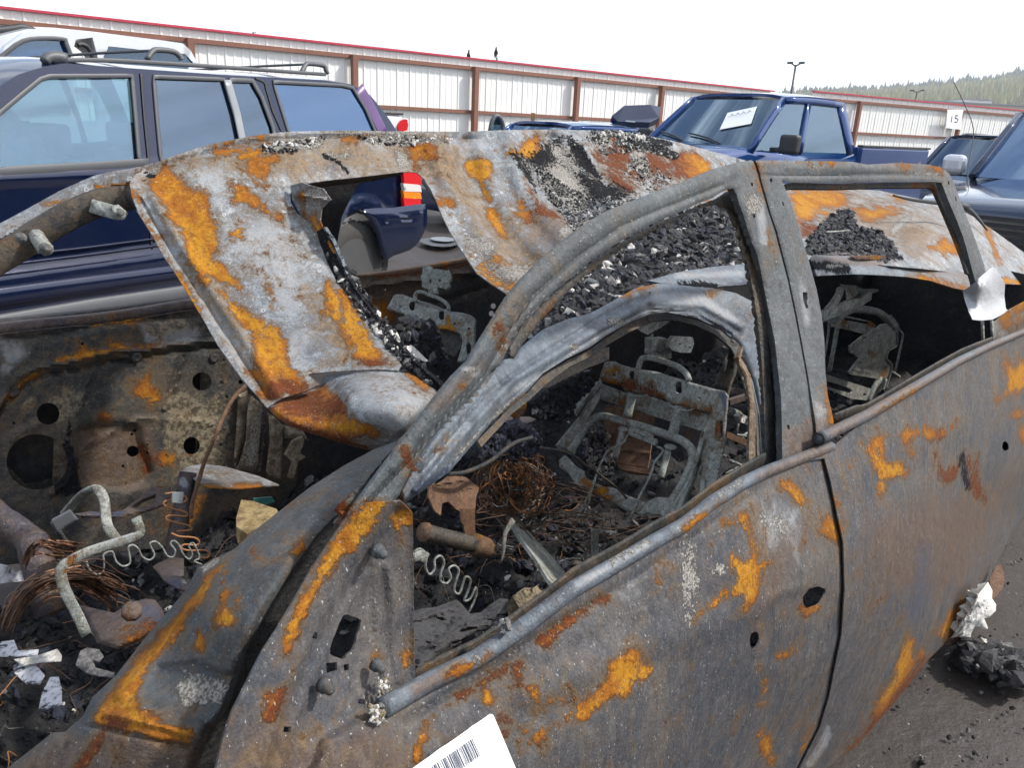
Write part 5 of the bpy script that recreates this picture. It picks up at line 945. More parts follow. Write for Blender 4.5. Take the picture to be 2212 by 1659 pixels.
sheet('upper_rail_fold', D(1400, 606, 1440, 594, 1473, 586, 1540, 576, 1607, 570, 1622, 574, 1626, 612, 1600, 616, 1560, 618, 1540, 622, 1500, 616, 1440, 614), [(1400, 606, .43), (1540, 580, .47), (1626, 600, .42), (1500, 616, .42)], M['rail'], car, step=6, th=.006, roll=(8, .01), nz=[(.003, 9)], patches={'pale': [S_(14, 1460, 596, 1600, 590, w=10)], 'char': [S_(9, 1470, 612, 1545, 620)]})
sheet('rail_inner_lip', D(1032, 952, 1106, 876, 1139, 850, 1172, 812, 1223, 780, 1273, 756, 1306, 732, 1356, 702, 1406, 681, 1440, 678, 1477, 685, 1507, 692, 1557, 714, 1593, 745, 1604, 768, 1617, 808, 1626, 838, 1636, 887, 1640, 953, 1642, 1008, 1632, 1008, 1628, 953, 1622, 890, 1610, 840, 1600, 806, 1590, 772, 1580, 752, 1545, 722, 1500, 702, 1470, 694, 1440, 690, 1410, 694, 1362, 716, 1312, 745, 1280, 768, 1230, 792, 1182, 828, 1146, 862, 1106, 894, 1040, 966), [(1032, 952, .21), (1223, 785, .33), (1406, 690, .40), (1580, 745, .36), (1636, 1000, .16)], M['inner'], car, step=5, th=.004, nz=[(.004, 25)])
sheet('torn_lining', c5(1200, 880, 1240, 870, 1340, 850, 1450, 790, 1600, 720, 1730, 670, 1730, 590, 1640, 590, 1500, 660, 1400, 710, 1300, 770), [(1139, 846, .36), (1200, 830, .38), (1316, 770, .40), (1310, 750, .42)], M['inner'], car, step=6, th=.003, nz=[(.006, 14)])
sheet('torn_lining', c5(1880, 450, 1960, 500, 1980, 510, 2100, 440, 2130, 415, 2000, 410), [(1370, 700, .42), (1400, 720, .42), (1445, 695, .42)], M['seat'], car, step=6, th=.003, nz=[(.006, 14)])
sheet('seal_strip', D(1607, 745, 1600, 772, 1612, 790, 1622, 815, 1628, 850, 1634, 930, 1636, 1015, 1618, 1020, 1618, 940, 1620, 870, 1612, 815, 1598, 790, 1595, 770), [(1607, 745, .26), (1630, 860, .2), (1627, 1015, .13)], M['tan'], car, step=5, th=.012, roll=(5, .006))
sheet('lower_post', D(1622, 815, 1640, 900, 1646, 1010, 1610, 1028, 1616, 950, 1618, 880), [(1622, 815, .30), (1640, 1010, .2)], M['rail'], car, step=7, th=.01)
# rear near rail
sheet('rear_roof_rail', D(1750, 560, 1757, 550, 1800, 552, 1850, 553, 1900, 558, 1950, 563, 2010, 572, 2060, 580, 2100, 594, 2112, 612, 2090, 628, 2060, 622, 2010, 606, 1960, 598, 1900, 594, 1850, 592, 1800, 594, 1765, 596), [(1750, 560, .38), (1850, 553, .42), (2100, 594, .30), (1765, 596, .36), (1900, 594, .36), (2090, 628, .26)], M['rail'], car, step=6, th=.006, roll=(9, .01), nz=[(.002, 9)],
    bumps=[('s', D(1770, 572, 1900, 574, 2060, 596), 5, -.008)], patches={'rust': [S_(11, 1965, 600, 2010, 606, 2060, 618, 2085, 625), S_(6, 1980, 570, 2020, 576)], 'brown': [S_(24, 1760, 560, 1960, 570, 2100, 600, w=14)], 'char': [S_(16, 1750, 572, 1830, 580, w=12)], 'ash': [S_(6, 1790, 575, 1850, 570, w=6)], 'tone': []})

# --- the roof: collapsed from the far ridge into the cabin; sunroof opening in it
ridge = D(298, 368, 315, 356, 340, 350, 370, 338, 400, 328, 440, 315, 470, 308, 520, 298, 560, 291, 600, 286, 640, 283, 700, 282, 760, 281, 830, 283, 900, 283, 1000, 284, 1100, 280, 1200, 279, 1280, 281, 1340, 284, 1400, 293, 1450, 303, 1500, 316, 1560, 332, 1610, 346, 1660, 362)
roof_out = ridge + D(1690, 396, 1760, 404, 1840, 408, 1900, 411, 1960, 424, 2020, 436, 2060, 446, 2100, 466, 2150, 500, 2212, 545, 2300, 600, 2330, 640, 2240, 640, 2212, 615, 2150, 612, 2112, 606, 2060, 588, 1990, 580, 1900, 572, 1800, 566, 1750, 568, 1640, 590, 1560, 596, 1480, 606, 1420, 624, 1370, 640, 1300, 680, 1223, 704, 1165, 728, 1140, 730, 1150, 700, 1120, 665, 1092, 633,
    1060, 612, 1030, 590, 1010, 560, 990, 530, 972, 500, 956, 468, 942, 434, 930, 408, 915, 385, 900, 372, 870, 371, 820, 377, 760, 384, 700, 390, 660, 396, 636, 403, 627, 418, 628, 436, 640, 458, 662, 476, 684, 500, 704, 560, 728, 610, 770, 660, 815, 710, 840, 745, 868, 790, 860, 800, 820, 798, 760, 800, 700, 804, 664, 808, 690, 830, 660, 845, 610, 860, 577, 880, 540, 838, 520, 815, 470, 745, 445, 700, 420, 658, 385, 600, 350, 548, 330, 510, 300, 462, 284, 421, 280, 395)
RS = Surf(CARF, [(298, 368, 1.25), (400, 328, 1.25), (560, 291, 1.24), (760, 281, 1.22), (1000, 284, 1.2), (1280, 281, 1.2), (1450, 303, 1.18), (1610, 346, 1.12), (280, 400, 1.22), (350, 548, 1.12), (445, 700, .98), (577, 880, .78), (664, 808, .80), (868, 790, .70), (728, 610, .92), (627, 430, 1.12), (500, 500, 1.10), (600, 650, .95), (700, 390, 1.16), (900, 372, 1.14),
     (956, 468, 1.02), (1010, 560, .90), (1092, 633, .78), (1150, 700, .62), (1223, 704, .52), (1370, 640, .50), (1480, 606, .50), (1640, 590, .44), (1750, 568, .42), (1150, 450, 1.0), (1300, 500, .82), (1450, 500, .72), (1300, 400, 1.02), (1500, 400, .98), (1760, 404, 1.05), (1960, 424, .85), (2060, 446, .72), (1850, 500, .62), (2112, 606, .30), (1990, 580, .34), (2212, 545, .5), (2212, 615, .3), (2330, 640, .4)])

roof = sheet('roof_panel', roof_out, 0, M['roof'], car, surf=RS, step=6.5, th=.003, nz=[(.010, 3.0), (.003, 11)],
    bumps=[('s', D(330, 420, 400, 540, 480, 660, 560, 780, 600, 850), 22, .014), ('s', D(300, 430, 370, 545, 450, 665, 530, 790, 580, 860), 9, -.010), ('s', D(1000, 300, 1020, 400, 1100, 520, 1180, 600), 40, -.03), ('s', D(930, 310, 960, 380, 1040, 500, 1100, 590), 34, .02), ('s', D(1100, 300, 1130, 400, 1220, 520), 36, .03), ('s', D(1190, 300, 1230, 380, 1330, 500), 26, -.03), ('s', D(1250, 295, 1300, 360, 1400, 450), 30, .025), ('s', D(1350, 300, 1380, 360, 1450, 430), 26, -.02),
           ('s', D(310, 372, 400, 345, 520, 312, 640, 300, 760, 298, 900, 300, 1000, 302, 1200, 298, 1300, 300), 13, -.012), ('s', D(1720, 430, 1850, 440, 1980, 460), 20, .02), ('s', D(1910, 520, 1990, 470, 2050, 480), 18, -.02), ('s', D(1930, 560, 2000, 490, 2080, 540), 26, .03), ('s', D(640, 400, 760, 378, 900, 364), 14, .006)],
    patches={'rust': [P_(*sum(c1(950, 1180, 1080, 1080, 1160, 1130, 1180, 1180, 1240, 1240, 1330, 1220, 1350, 1320, 1380, 1420, 1420, 1500, 1440, 1580, 1380, 1640, 1450, 1760, 1560, 1860, 1480, 1850, 1360, 1790, 1250, 1750, 1200, 1660, 1190, 1560, 1130, 1470, 1090, 1400, 1060, 1330, 990, 1260), ()), w=16),
        S_(13, 282, 405, 300, 440, 330, 500, 352, 545), S_(17, 360, 565, 385, 605, 410, 640, 425, 670), P_(*sum(c4(1200, 0, 1400, 0, 1480, 100, 1560, 180, 1570, 230, 1500, 200, 1420, 180, 1360, 60, 1300, 80, 1240, 60), ())), P_(*sum(c4(1290, 140, 1360, 130, 1380, 170, 1320, 190), ())),
        P_(*sum(c4(1400, 200, 1480, 260, 1560, 340, 1700, 400, 1800, 450, 1850, 560, 1850, 660, 1920, 760, 1980, 860, 1900, 880, 1780, 860, 1720, 760, 1640, 660, 1640, 520, 1560, 430, 1500, 380), ()), w=13), P_(*sum(c4(1680, 880, 1720, 820, 1780, 830, 1800, 890, 1750, 930, 1690, 910), ())), P_(*sum(c4(1600, 740, 1700, 760, 1720, 820, 1660, 800), ())), P_(*sum(c4(2080, 370, 2150, 360, 2120, 300, 2100, 200, 2120, 160, 2170, 220, 2212, 250, 2212, 460, 2160, 420), ())), P_(*sum(c4(1740, 330, 1760, 270, 1790, 330, 1760, 350), ())), P_(1780 * 0 + 588, 640, 580, 620, 596, 648, 592, 664),
        P_(*sum(c1(1480, 1190, 1560, 1190, 1620, 1240, 1700, 1310, 1760, 1360, 1810, 1410, 1740, 1400, 1640, 1330, 1580, 1300, 1510, 1320, 1530, 1240), ()), w=14), P_(*sum(c1(1470, 1500, 1530, 1440, 1600, 1480, 1570, 1550, 1500, 1550), ()), w=14),
        P_(*sum(c5(0, 200, 120, 400, 200, 540, 300, 690, 220, 720, 80, 660, 60, 540, 0, 460), ()), w=16), S_(16, 520, 340, 600, 316, w=7), P_(*sum(c1(1600, 1010, 1800, 1000, 1800, 1050, 1700, 1060, 1620, 1040), ())), P_(*sum(c1(1370, 980, 1560, 940, 1620, 960, 1440, 1010, 1380, 1010), ())),
        P_(*sum(c2(430, 930, 480, 920, 560, 925, 600, 970, 590, 1020, 540, 1040, 500, 1010, 480, 1080, 450, 1020), ())), S_(10, 740, 292, 830, 292, w=6), P_(*sum(c2(0, 860, 110, 860, 120, 900, 60, 920, 0, 925), ())), P_(*sum(c2(800, 1040, 860, 1020, 960, 1040, 970, 1120, 920, 1180, 960, 1250, 970, 1310, 920, 1280, 890, 1180, 830, 1140, 790, 1080), ()), w=10), P_(*sum(c2(1120, 1270, 1160, 1280, 1190, 1330, 1230, 1370, 1240, 1450, 1200, 1440, 1140, 1350), ())), P_(*sum(c2(940, 1340, 990, 1360, 1040, 1450, 1060, 1530, 1000, 1500, 950, 1420), ())), P_(*sum(c2(1200, 900, 1260, 890, 1290, 1000, 1240, 1040, 1180, 1020, 1060, 1000, 1060, 960, 1150, 980), ()), w=12),
        P_(*sum(c2(1700, 960, 1760, 930, 1860, 980, 1870, 1040, 1820, 1060, 1830, 1140, 1900, 1200, 1900, 1260, 1850, 1250, 1780, 1180, 1700, 1080, 1740, 1020), ()), w=20), P_(*sum(c2(1960, 960, 2060, 990, 2150, 1060, 2130, 1120, 2060, 1110, 1980, 1040), ())), P_(*sum(c2(1640, 1000, 1720, 1080, 1830, 1190, 1780, 1180, 1700, 1120), ())), P_(*sum(c2(2110, 1030, 2200, 980, 2300, 990, 2400, 1060, 2380, 1110, 2250, 1160, 2160, 1110), ()), w=9), P_(*sum(c2(1200, 1100, 1250, 1280, 1340, 1350, 1430, 1400, 1380, 1420, 1280, 1380, 1230, 1300, 1180, 1150), ()), w=10),
        P_(*sum(c3(0, 1000, 70, 980, 150, 1020, 190, 1080, 110, 1120, 40, 1150, 0, 1150), ())), P_(*sum(c3(690, 1225, 900, 1225, 1060, 1230, 1080, 1330, 1000, 1350, 900, 1340, 860, 1400, 830, 1450, 760, 1450, 720, 1330), ())), P_(*sum(c3(1100, 1360, 1200, 1340, 1340, 1330, 1420, 1350, 1340, 1400, 1220, 1440, 1160, 1400), ())), P_(*sum(c3(770, 1450, 860, 1440, 900, 1480, 840, 1530, 780, 1520), ())), P_(*sum(c3(1600, 1600, 1700, 1540, 1820, 1640, 1700, 1656), ())), S_(10, 2122, 470, 2145, 530, 2160, 570, w=7), P_(*sum(c6(0, 20, 200, 0, 280, 30, 200, 60, 40, 80), ())), S_(14, 2140, 605, 2190, 608, 2220, 614, w=6)],
      'wash': [P_(300, 380, 420, 400, 560, 700, 640, 860, 580, 870, 330, 520, w=60), P_(760, 300, 1000, 300, 1150, 560, 1040, 560, 930, 400, w=60), P_(1000, 420, 1200, 480, 1150, 640, 1040, 580, w=60), P_(640, 600, 780, 700, 860, 790, 700, 790, w=50), P_(380, 330, 740, 285, 900, 300, 900, 370, 640, 390, 420, 380, w=40), P_(1700, 410, 1900, 415, 2100, 480, 2000, 560, 1760, 500, w=60)], 'tone': [E_(890, 310, 1, 1), P_(1300, 300, 1480, 300, 1480, 450, 1280, 430, w=40), P_(1150, 380, 1240, 400, 1260, 500, 1140, 480, w=20), E_(620, 848, 40, 18), P_(1473, 555, 1570, 550, 1570, 585, 1473, 585), P_(1730, 475, 1800, 470, 1800, 540, 1730, 540, w=10), P_(760, 780, 870, 770, 870, 810, 750, 810, w=12), E_(1190, 500, 40, 80, -30)],
      'ash': [P_(*sum(c1(1700, 950, 1800, 920, 1880, 880, 2000, 880, 2100, 920, 2060, 960, 1960, 970, 1880, 960, 1800, 980, 1700, 990), ()), w=6), P_(*sum(c2(110, 880, 260, 870, 420, 870, 560, 890, 640, 880, 620, 910, 480, 930, 400, 950, 300, 910, 180, 930, 120, 910), ()), w=6), P_(*sum(c2(1180, 1040, 1290, 1100, 1400, 1050, 1500, 1100, 1560, 1200, 1600, 1300, 1560, 1400, 1450, 1380, 1340, 1250, 1260, 1150), ()), w=26), P_(*sum(c2(1350, 930, 1450, 920, 1480, 1010, 1560, 1100, 1520, 1130, 1420, 1060, 1360, 1000), ()), w=14),
        P_(*sum(c2(1600, 850, 1740, 850, 1730, 900, 1700, 1010, 1650, 940), ()), w=10), P_(*sum(c2(1880, 1010, 1960, 1020, 2000, 1100, 1940, 1160, 1880, 1060), ()), w=10), S_(14, 735, 290, 800, 283, 900, 286, w=6), P_(*sum(c3(1340, 1480, 1420, 1410, 1490, 1380, 1500, 1400, 1430, 1470, 1360, 1530), ()), w=7), P_(850, 380 - 60, 880, 335, 885, 360, 860, 366, w=6), P_(700, 330, 760, 330, 750, 345, 710, 342, w=8), S_(5, 440, 330, 560, 302, w=7), P_(*sum(c1(2090, 1060, 2200, 1080, 2180, 1110, 2100, 1100), ())), P_(*sum(c2(1380, 1480, 1600, 1400, 1750, 1330, 1850, 1250, 1900, 1270, 1700, 1400, 1500, 1510, 1420, 1550), ()), w=12), P_(1040, 560, 1150, 570, 1180, 600, 1120, 620, 1060, 600, w=26), P_(1000, 500, 1080, 520, 1060, 560, 1010, 540, w=20)],
      'char': [P_(*sum(c2(1110, 1000, 1200, 1050, 1300, 1110, 1400, 1200, 1500, 1230, 1600, 1320, 1700, 1310, 1850, 1290, 1900, 1260, 1700, 1200, 1560, 1130, 1480, 1000, 1400, 900, 1300, 960, 1200, 1030), ()), w=30), P_(*sum(c2(1460, 880, 1560, 950, 1620, 1050, 1680, 1150, 1600, 1120, 1500, 1050), ()), w=10), P_(*sum(c2(1740, 870, 1900, 900, 2060, 930, 2180, 1000, 2160, 1030, 2040, 990, 1900, 960, 1800, 920), ()), w=10), P_(1150, 690, 1200, 620, 1280, 560, 1350, 520, 1440, 480, 1560, 440, 1600, 460, 1640, 560, 1560, 560, 1500, 540, 1420, 580, 1340, 610, 1250, 680, 1165, 725, w=14),
        P_(1735, 545, 1745, 520, 1790, 470, 1830, 450, 1850, 490, 1900, 500, 1930, 530, 1950, 560, 1850, 562, w=12), S_(9, 1280, 285, 1400, 300, 1450, 310, w=8), P_(*sum(c2(1100, 990, 1200, 1050, 1260, 1250, 1180, 1130), ()), w=14), S_(10, 316, 374, 330, 380, w=8), S_(8, 700, 335, 730, 350, 750, 372, w=8), S_(6, 575, 325, 640, 322)],
      'pale': [P_(*sum(c1(1250, 1080, 1500, 1060, 1480, 1180, 1450, 1300, 1380, 1260, 1300, 1180), ()), w=30), P_(500, 480, 600, 480, 650, 560, 680, 640, 640, 700, 580, 640, 520, 560, w=40), P_(*sum(c2(790, 900, 900, 890, 940, 940, 900, 1020, 800, 1000), ()), w=12), P_(300, 440, 340, 470, 420, 600, 500, 720, 560, 820, 540, 830, 460, 700, 380, 580, w=10), P_(930, 400, 960, 440, 1000, 520, 980, 500, w=20), P_(1850, 430, 1940, 440, 2020, 500, 2080, 560, 1990, 560, 1960, 500, w=24), E_(430, 640, 10, 10), E_(1500, 330, 30, 12, 15, w=16), P_(540, 900, 600, 760, 640, 720, 700, 700, w=30)],
      'brown': [P_(1040, 560, 1180, 540, 1300, 560, 1280, 620, 1180, 640, 1090, 620, w=40), P_(1100, 430, 1200, 440, 1290, 520, 1220, 560, 1130, 520, w=30), P_(930, 330, 990, 320, 1000, 360, 940, 420, w=20), P_(1940, 480, 2010, 500, 2000, 560, 1950, 560, w=14)], 'blue': [P_(700, 340, 730, 345, 740, 375, 715, 370, w=12)]})
# lower lobe of the crumpled header
lobe = D(577, 880, 590, 868, 612, 858, 650, 842, 690, 830, 700, 812, 740, 806, 800, 803, 850, 800, 880, 798, 905, 812, 925, 832, 948, 850, 925, 882, 900, 905, 880, 930, 855, 955, 830, 967, 806, 975, 770, 966, 730, 955, 690, 942, 650, 930, 620, 917, 596, 900)
sheet('crumpled_header', smooth_poly(lobe, 2), [(577, 880, .78), (690, 830, .80), (880, 798, .70), (948, 850, .58), (806, 975, .62), (650, 930, .70), (760, 880, .62), (850, 880, .55)], M['roof'], car, step=7, th=.003, roll=(16, .02), nz=[(.006, 6)],
    bumps=[('s', D(700, 812, 800, 806, 880, 802), 8, -.010), ('step', ('p', D(690, 836, 720, 818, 745, 860, 752, 900, 720, 912, 680, 905, 640, 885, 625, 868)), 12, -.012)],
    patches={'rust': [P_(577, 885, 612, 862, 650, 850, 700, 835, 745, 870, 755, 895, 810, 925, 760, 950, 806, 975, 730, 962, 650, 935, 600, 905, w=12), S_(10, 880, 805, 920, 835, w=8), E_(808, 936, 8, 10)], 'tone': [P_(590, 880, 660, 850, 740, 860, 750, 900, 660, 900, w=20), S_(24, 620, 915, 700, 945, 800, 970, w=14)], 'pale': [P_(760, 820, 860, 812, 930, 850, 900, 895, 850, 930, 790, 900, w=20)], 'brown': [P_(600, 880, 690, 845, 748, 880, 745, 905, 680, 905, w=14)]})
# strip along the sunroof's lower edge with char, and the bent tongue
strip_out = D(684, 500, 700, 490, 718, 520, 735, 560, 752, 600, 775, 635, 810, 680, 845, 725, 880, 765, 910, 795, 945, 825, 968, 850, 948, 858, 920, 836, 890, 806, 868, 795, 838, 748, 812, 712, 768, 662, 726, 612, 702, 562)
sheet('sunroof_edge', strip_out, [(684, 500, 1.03), (752, 600, .90), (880, 765, .70), (960, 852, .58)], M['rail'], car, step=6, th=.008, nz=[(.004, 14)], bumps=[('s', D(712, 520, 760, 620, 880, 770, 950, 838), 8, -.012)], patches={'char': [S_(26, 690, 510, 740, 600, 820, 700, 880, 780, 960, 850, w=14)], 'ash': [S_(12, 740, 610, 800, 690, 860, 760, w=16), E_(797, 640, 11, 9, w=4)]})
sheet('bent_tongue', smooth_poly(c1(1880, 1200, 1950, 1180, 2010, 1200, 2090, 1220, 2140, 1290, 2080, 1350, 2070, 1430, 2120, 1540, 2180, 1640, 2120, 1640, 2040, 1520, 1980, 1440, 1920, 1350, 1890, 1290), 1), [(628, 400, 1.12), (712, 430, 1.00), (690, 480, 1.02), (725, 545, .96), (660, 450, 1.08)], M['roof'], car, step=5, th=.003, nz=[(.008, 12)], bumps=[('s', D(650, 420, 700, 430), 8, .02)], patches={'ash': [P_(660, 405, 705, 410, 712, 430, 690, 445, 660, 440, w=9)], 'rust': [S_(12, 676, 470, 700, 520, 720, 545, w=8), E_(655, 423, 6, 5)], 'brown': [E_(650, 425, 20, 20, w=10)]})
sheet('header_flange', D(650, 399, 700, 392, 760, 386, 830, 380, 872, 373, 865, 378, 800, 392, 730, 400, 690, 405), [(650, 400, 1.20), (872, 374, 1.18), (760, 400, 1.22)], M['inner'], car, step=6, th=.004)
sheet('opening_flange', smooth_poly(c2(520, 1160, 550, 1160, 600, 1210, 640, 1290, 660, 1380, 640, 1340, 580, 1260, 540, 1200), 1), [(912, 387, 1.16), (958, 460, 1.05), (925, 400, 1.18)], M['inner'], car, step=6, th=.004)
# far post in the sunroof opening (dark)
sheet('far_middle_post', c1(2090, 1200, 2212, 1170, 2330, 1180, 2290, 1240, 2250, 1320, 2212, 1400, 2190, 1520, 2170, 1656, 2180, 1700, 2120, 1560, 2070, 1440, 2080, 1360, 2140, 1290), [(700, 400, 1.33), (770, 396, 1.33), (730, 480, 1.36), (722, 550, 1.4)], M['darkin'], car, step=8, th=.02)
# far windshield post (A)
sheet('far_roof_post', D(-260, 640, -140, 570, 0, 482, 60, 450, 130, 411, 200, 380, 234, 371, 290, 362, 310, 358, 300, 380, 284, 400, 262, 402, 247, 404, 226, 413, 184, 428, 134, 449, 83, 476, 0, 523, -140, 600, -260, 670), [(-140, 580, 1.34), (0, 500, 1.32), (134, 430, 1.30), (290, 370, 1.25), (240, 390, 1.27)], M['roof'], car, step=7, th=.012, roll=(7, .012), nz=[(.003, 9)],
    bumps=[('s', D(0, 505, 83, 460, 184, 414, 250, 392), 9, -.005)], patches={'rust': [P_(*sum(c1(270, 1320, 360, 1290, 430, 1290, 420, 1310, 310, 1330), ())), S_(8, 210, 405, 260, 398, 280, 402, w=6), E_(320, 370, 8, 6), P_(*sum(c1(880, 1100, 1000, 1120, 960, 1160, 900, 1140), ()))], 'char': [E_(322, 376, 14, 9, w=7)], 'pale': [S_(12, 0, 500, 120, 435, w=12)], 'tone': [E_(320, 375, 30, 20)]})
tubeP = [CARF.P(x, y, v) for x, y, v in ((-140, 640, 1.30), (20, 545, 1.30), (90, 500, 1.29), (150, 465, 1.28), (215, 437, 1.27), (262, 428, 1.26), (280, 425, 1.25))]
fp = sweep('far_inner_post', tubeP, .026, M['inner'], car, ry=.018, up=CARF.v, sm=3)
sweep('stub', [CARF.P(78, 508, 1.27), CARF.P(92, 530, 1.23), CARF.P(100, 538, 1.21)], .014, M['seat'], fp, sm=2); sweep('stub', [CARF.P(200, 445, 1.25), CARF.P(245, 458, 1.22), CARF.P(260, 458, 1.20)], .014, M['seat'], fp, sm=2, ry=.010, up=CARF.v)
for x, y in ((99, 536), (257, 460), (46, 484 + 30)): lathe('bolt', CARF.P(x, y, 1.20), -CARF.v, [(.009, -.01), (.010, .0), (.006, .001), (.006, .008), (.001, .009)], M['ashgrey'], fp, 10)

# --- far front door, inner face
fd = D(-700, 860, -300, 770, 0, 722, 100, 710, 200, 702, 300, 688, 420, 668, 480, 660, 560, 650, 640, 700, 650, 900, 640, 1050, 604, 1100, 560, 1160, 0, 1220, -300, 1260, -700, 1300)
big = [(80 + 66 * math.cos(a) , 998 + 60 * math.sin(a)) for a in np.linspace(0, 2 * math.pi, 40)[:-1]]
circ = lambda x, y, r_, r2=None, n=18: [(x + r_ * math.cos(a), y + (r2 or r_) * math.sin(a)) for a in np.linspace(0, 2 * math.pi, n + 1)[:-1]]
fh = [big, circ(104, 894, 25, 24), circ(436, 824, 21, 20), circ(287, 975, 13, 12), circ(414, 963, 18, 19), circ(520, 825, 5), circ(318, 978, 3.3), circ(318, 961, 2.6), circ(266, 1007, 3.3), circ(285, 938, 3.4), circ(291, 930, 3.4), D(175, 739, 181, 739, 181, 746, 175, 746), circ(359, 983, 2.5), circ(490, 857, 3), circ(477, 961, 3), circ(30, 914, 3.2)]
far_door = sheet('far_front_door', fd, [(-700, 900, 1.44), (0, 720, 1.46), (420, 668, 1.46), (640, 700, 1.46), (0, 1200, 1.40), (600, 1100, 1.42)], M['inner'], car, step=8, th=.002, holes=fh, nz=[(.006, 4)],
    bumps=[('s', D(-60, 960, 0, 870, 40, 815, 80, 795, 150, 782, 220, 765, 270, 755, 300, 762, 340, 750, 400, 742, 480, 735), 9, .014), ('s', D(-60, 985, 10, 875, 50, 832, 90, 812, 160, 800, 240, 780, 290, 780, 340, 765, 480, 750), 6, -.014),
           ('step', ('p', D(165, 930, 190, 918, 270, 915, 300, 925, 305, 955, 320, 990, 330, 1020, 315, 1045, 270, 1060, 210, 1055, 180, 1040, 165, 1000)), 9, -.018), ('s', D(390, 770, 372, 830, 355, 885), 7, .010), ('s', D(398, 772, 380, 835, 362, 888), 4, -.010), ('s', D(200, 800, 180, 850, 168, 890), 8, .010), ('s', D(480, 770, 475, 830, 468, 900), 5, -.008), ('s', D(0, 735, 130, 722, 200, 705, 300, 692, 420, 684), 12, -.010), ('s', D(100, 905, 60, 930, 20, 950), 20, .006), ('s', D(160, 980, 155, 1020, 140, 1050, 110, 1068), 8, .014), ('s', D(190, 960, 300, 905, 420, 910, 500, 930), 9, .006), ('s', D(345, 905, 343, 960), 5, -.006), ('s', D(367, 905, 367, 960), 5, -.006)],
    patches={'rust': [P_(*sum(c4(950, 790, 975, 880, 1020, 880, 1045, 930, 1000, 980, 980, 1010, 950, 940, 860, 880, 920, 850), ())), P_(*sum(c4(640, 1010, 720, 1010, 720, 1050, 650, 1060), ())), P_(*sum(c4(900, 1200, 960, 1260, 1000, 1330, 980, 1420, 900, 1440, 920, 1340, 880, 1280), ())), P_(*sum(c4(1000, 1270, 1060, 1270, 1140, 1290, 1130, 1350, 1060, 1360, 1020, 1330), ())), P_(*sum(c4(530, 610, 600, 610, 590, 650, 540, 640), ())), S_(7, 200, 700, 300, 690), E_(245, 746, 8, 7), S_(7, 120, 778, 200, 765, 270, 750, 330, 748, w=6), S_(10, 20, 860, 50, 825, 90, 800, w=6), S_(6, 395, 985, 412, 980, w=5)],
      'tone': [P_(160, 910, 340, 910, 340, 1070, 160, 1070, w=30)], 'brown': [P_(150, 920, 330, 905, 345, 1010, 320, 1070, 180, 1060, w=30), S_(14, 0, 870, 60, 815, 200, 765, 400, 742, w=8)],
      'tan': [P_(100, 870, 170, 830, 190, 870, 130, 930, w=30), P_(340, 860, 480, 840, 500, 1020, 400, 1040, 350, 990, w=40), P_(*sum(c4(950, 440, 1130, 400, 1200, 420, 1330, 470, 1240, 500, 1080, 510, 960, 490), ()), w=16), P_(*sum(c4(1050, 900, 1130, 860, 1240, 880, 1300, 930, 1380, 960, 1400, 1040, 1300, 1030, 1160, 990, 1060, 960), ()), w=22), P_(*sum(c4(140, 960, 200, 900, 260, 880, 220, 960, 180, 1020), ()), w=14), P_(*sum(c4(440, 650, 600, 670, 520, 690), ()), w=10)], 'pale': [P_(300, 700, 400, 690, 440, 720, 420, 745, 310, 745, w=16), P_(*sum(c4(0, 540, 150, 560, 180, 650, 100, 720, 0, 780), ()), w=24)], 'char': [P_(150, 900, 170, 1060, 140, 1070, 120, 1060, w=14)]})
# rusty lip on the door's top, outer skin behind the holes
sweep('window_sill_lip', [CARF.P(x, y, 1.50) for x, y in D(-500, 800, -100, 726, 0, 713, 100, 702, 200, 692, 300, 678, 414, 658, 500, 645)], .016, M['brown'], far_door, ry=.012, up=CARF.v, sm=3)
sweep('window_sill_lip', [CARF.P(x, y, 1.535) for x, y in D(-500, 772, -100, 704, 0, 697, 100, 686, 200, 676, 300, 662, 414, 645, 500, 632)], .008, M['darkin'], far_door, ry=.012, up=CARF.v, sm=3)
sheet('outer_skin', D(-700, 900, 0, 735, 640, 640, 650, 1060, 560, 1160, -700, 1300), 1.54, M['darkin'], far_door, step=40, th=.002)
sheet('door_beam', c4(355, 1195, 400, 1200, 445, 1290, 440, 1380, 400, 1450, 345, 1500), 1.50, M['tan'], far_door, step=8, th=.01); sheet('door_beam', D(436, 800, 462, 802, 462, 845, 436, 845), 1.50, M['tan'], far_door, step=8, th=.01); sheet('door_beam', D(425, 945, 438, 945, 436, 985, 425, 985), 1.50, M['tan'], far_door, step=8, th=.01)
sheet('lower_panel', c4(0, 1360, 60, 1370, 140, 1450, 165, 1480, 340, 1440, 350, 1500, 200, 1520, 0, 1500), 1.49, M['inner'], far_door, step=9, th=.004)
for x, y in ((294, 772), (28, 846), (462, 773)): lathe('rivet', CARF.P(x, y, 1.445), -CARF.v, [(.012, 0), (.013, .004), (.008, .006), (.004, .004)], M['inner'], far_door, 14)
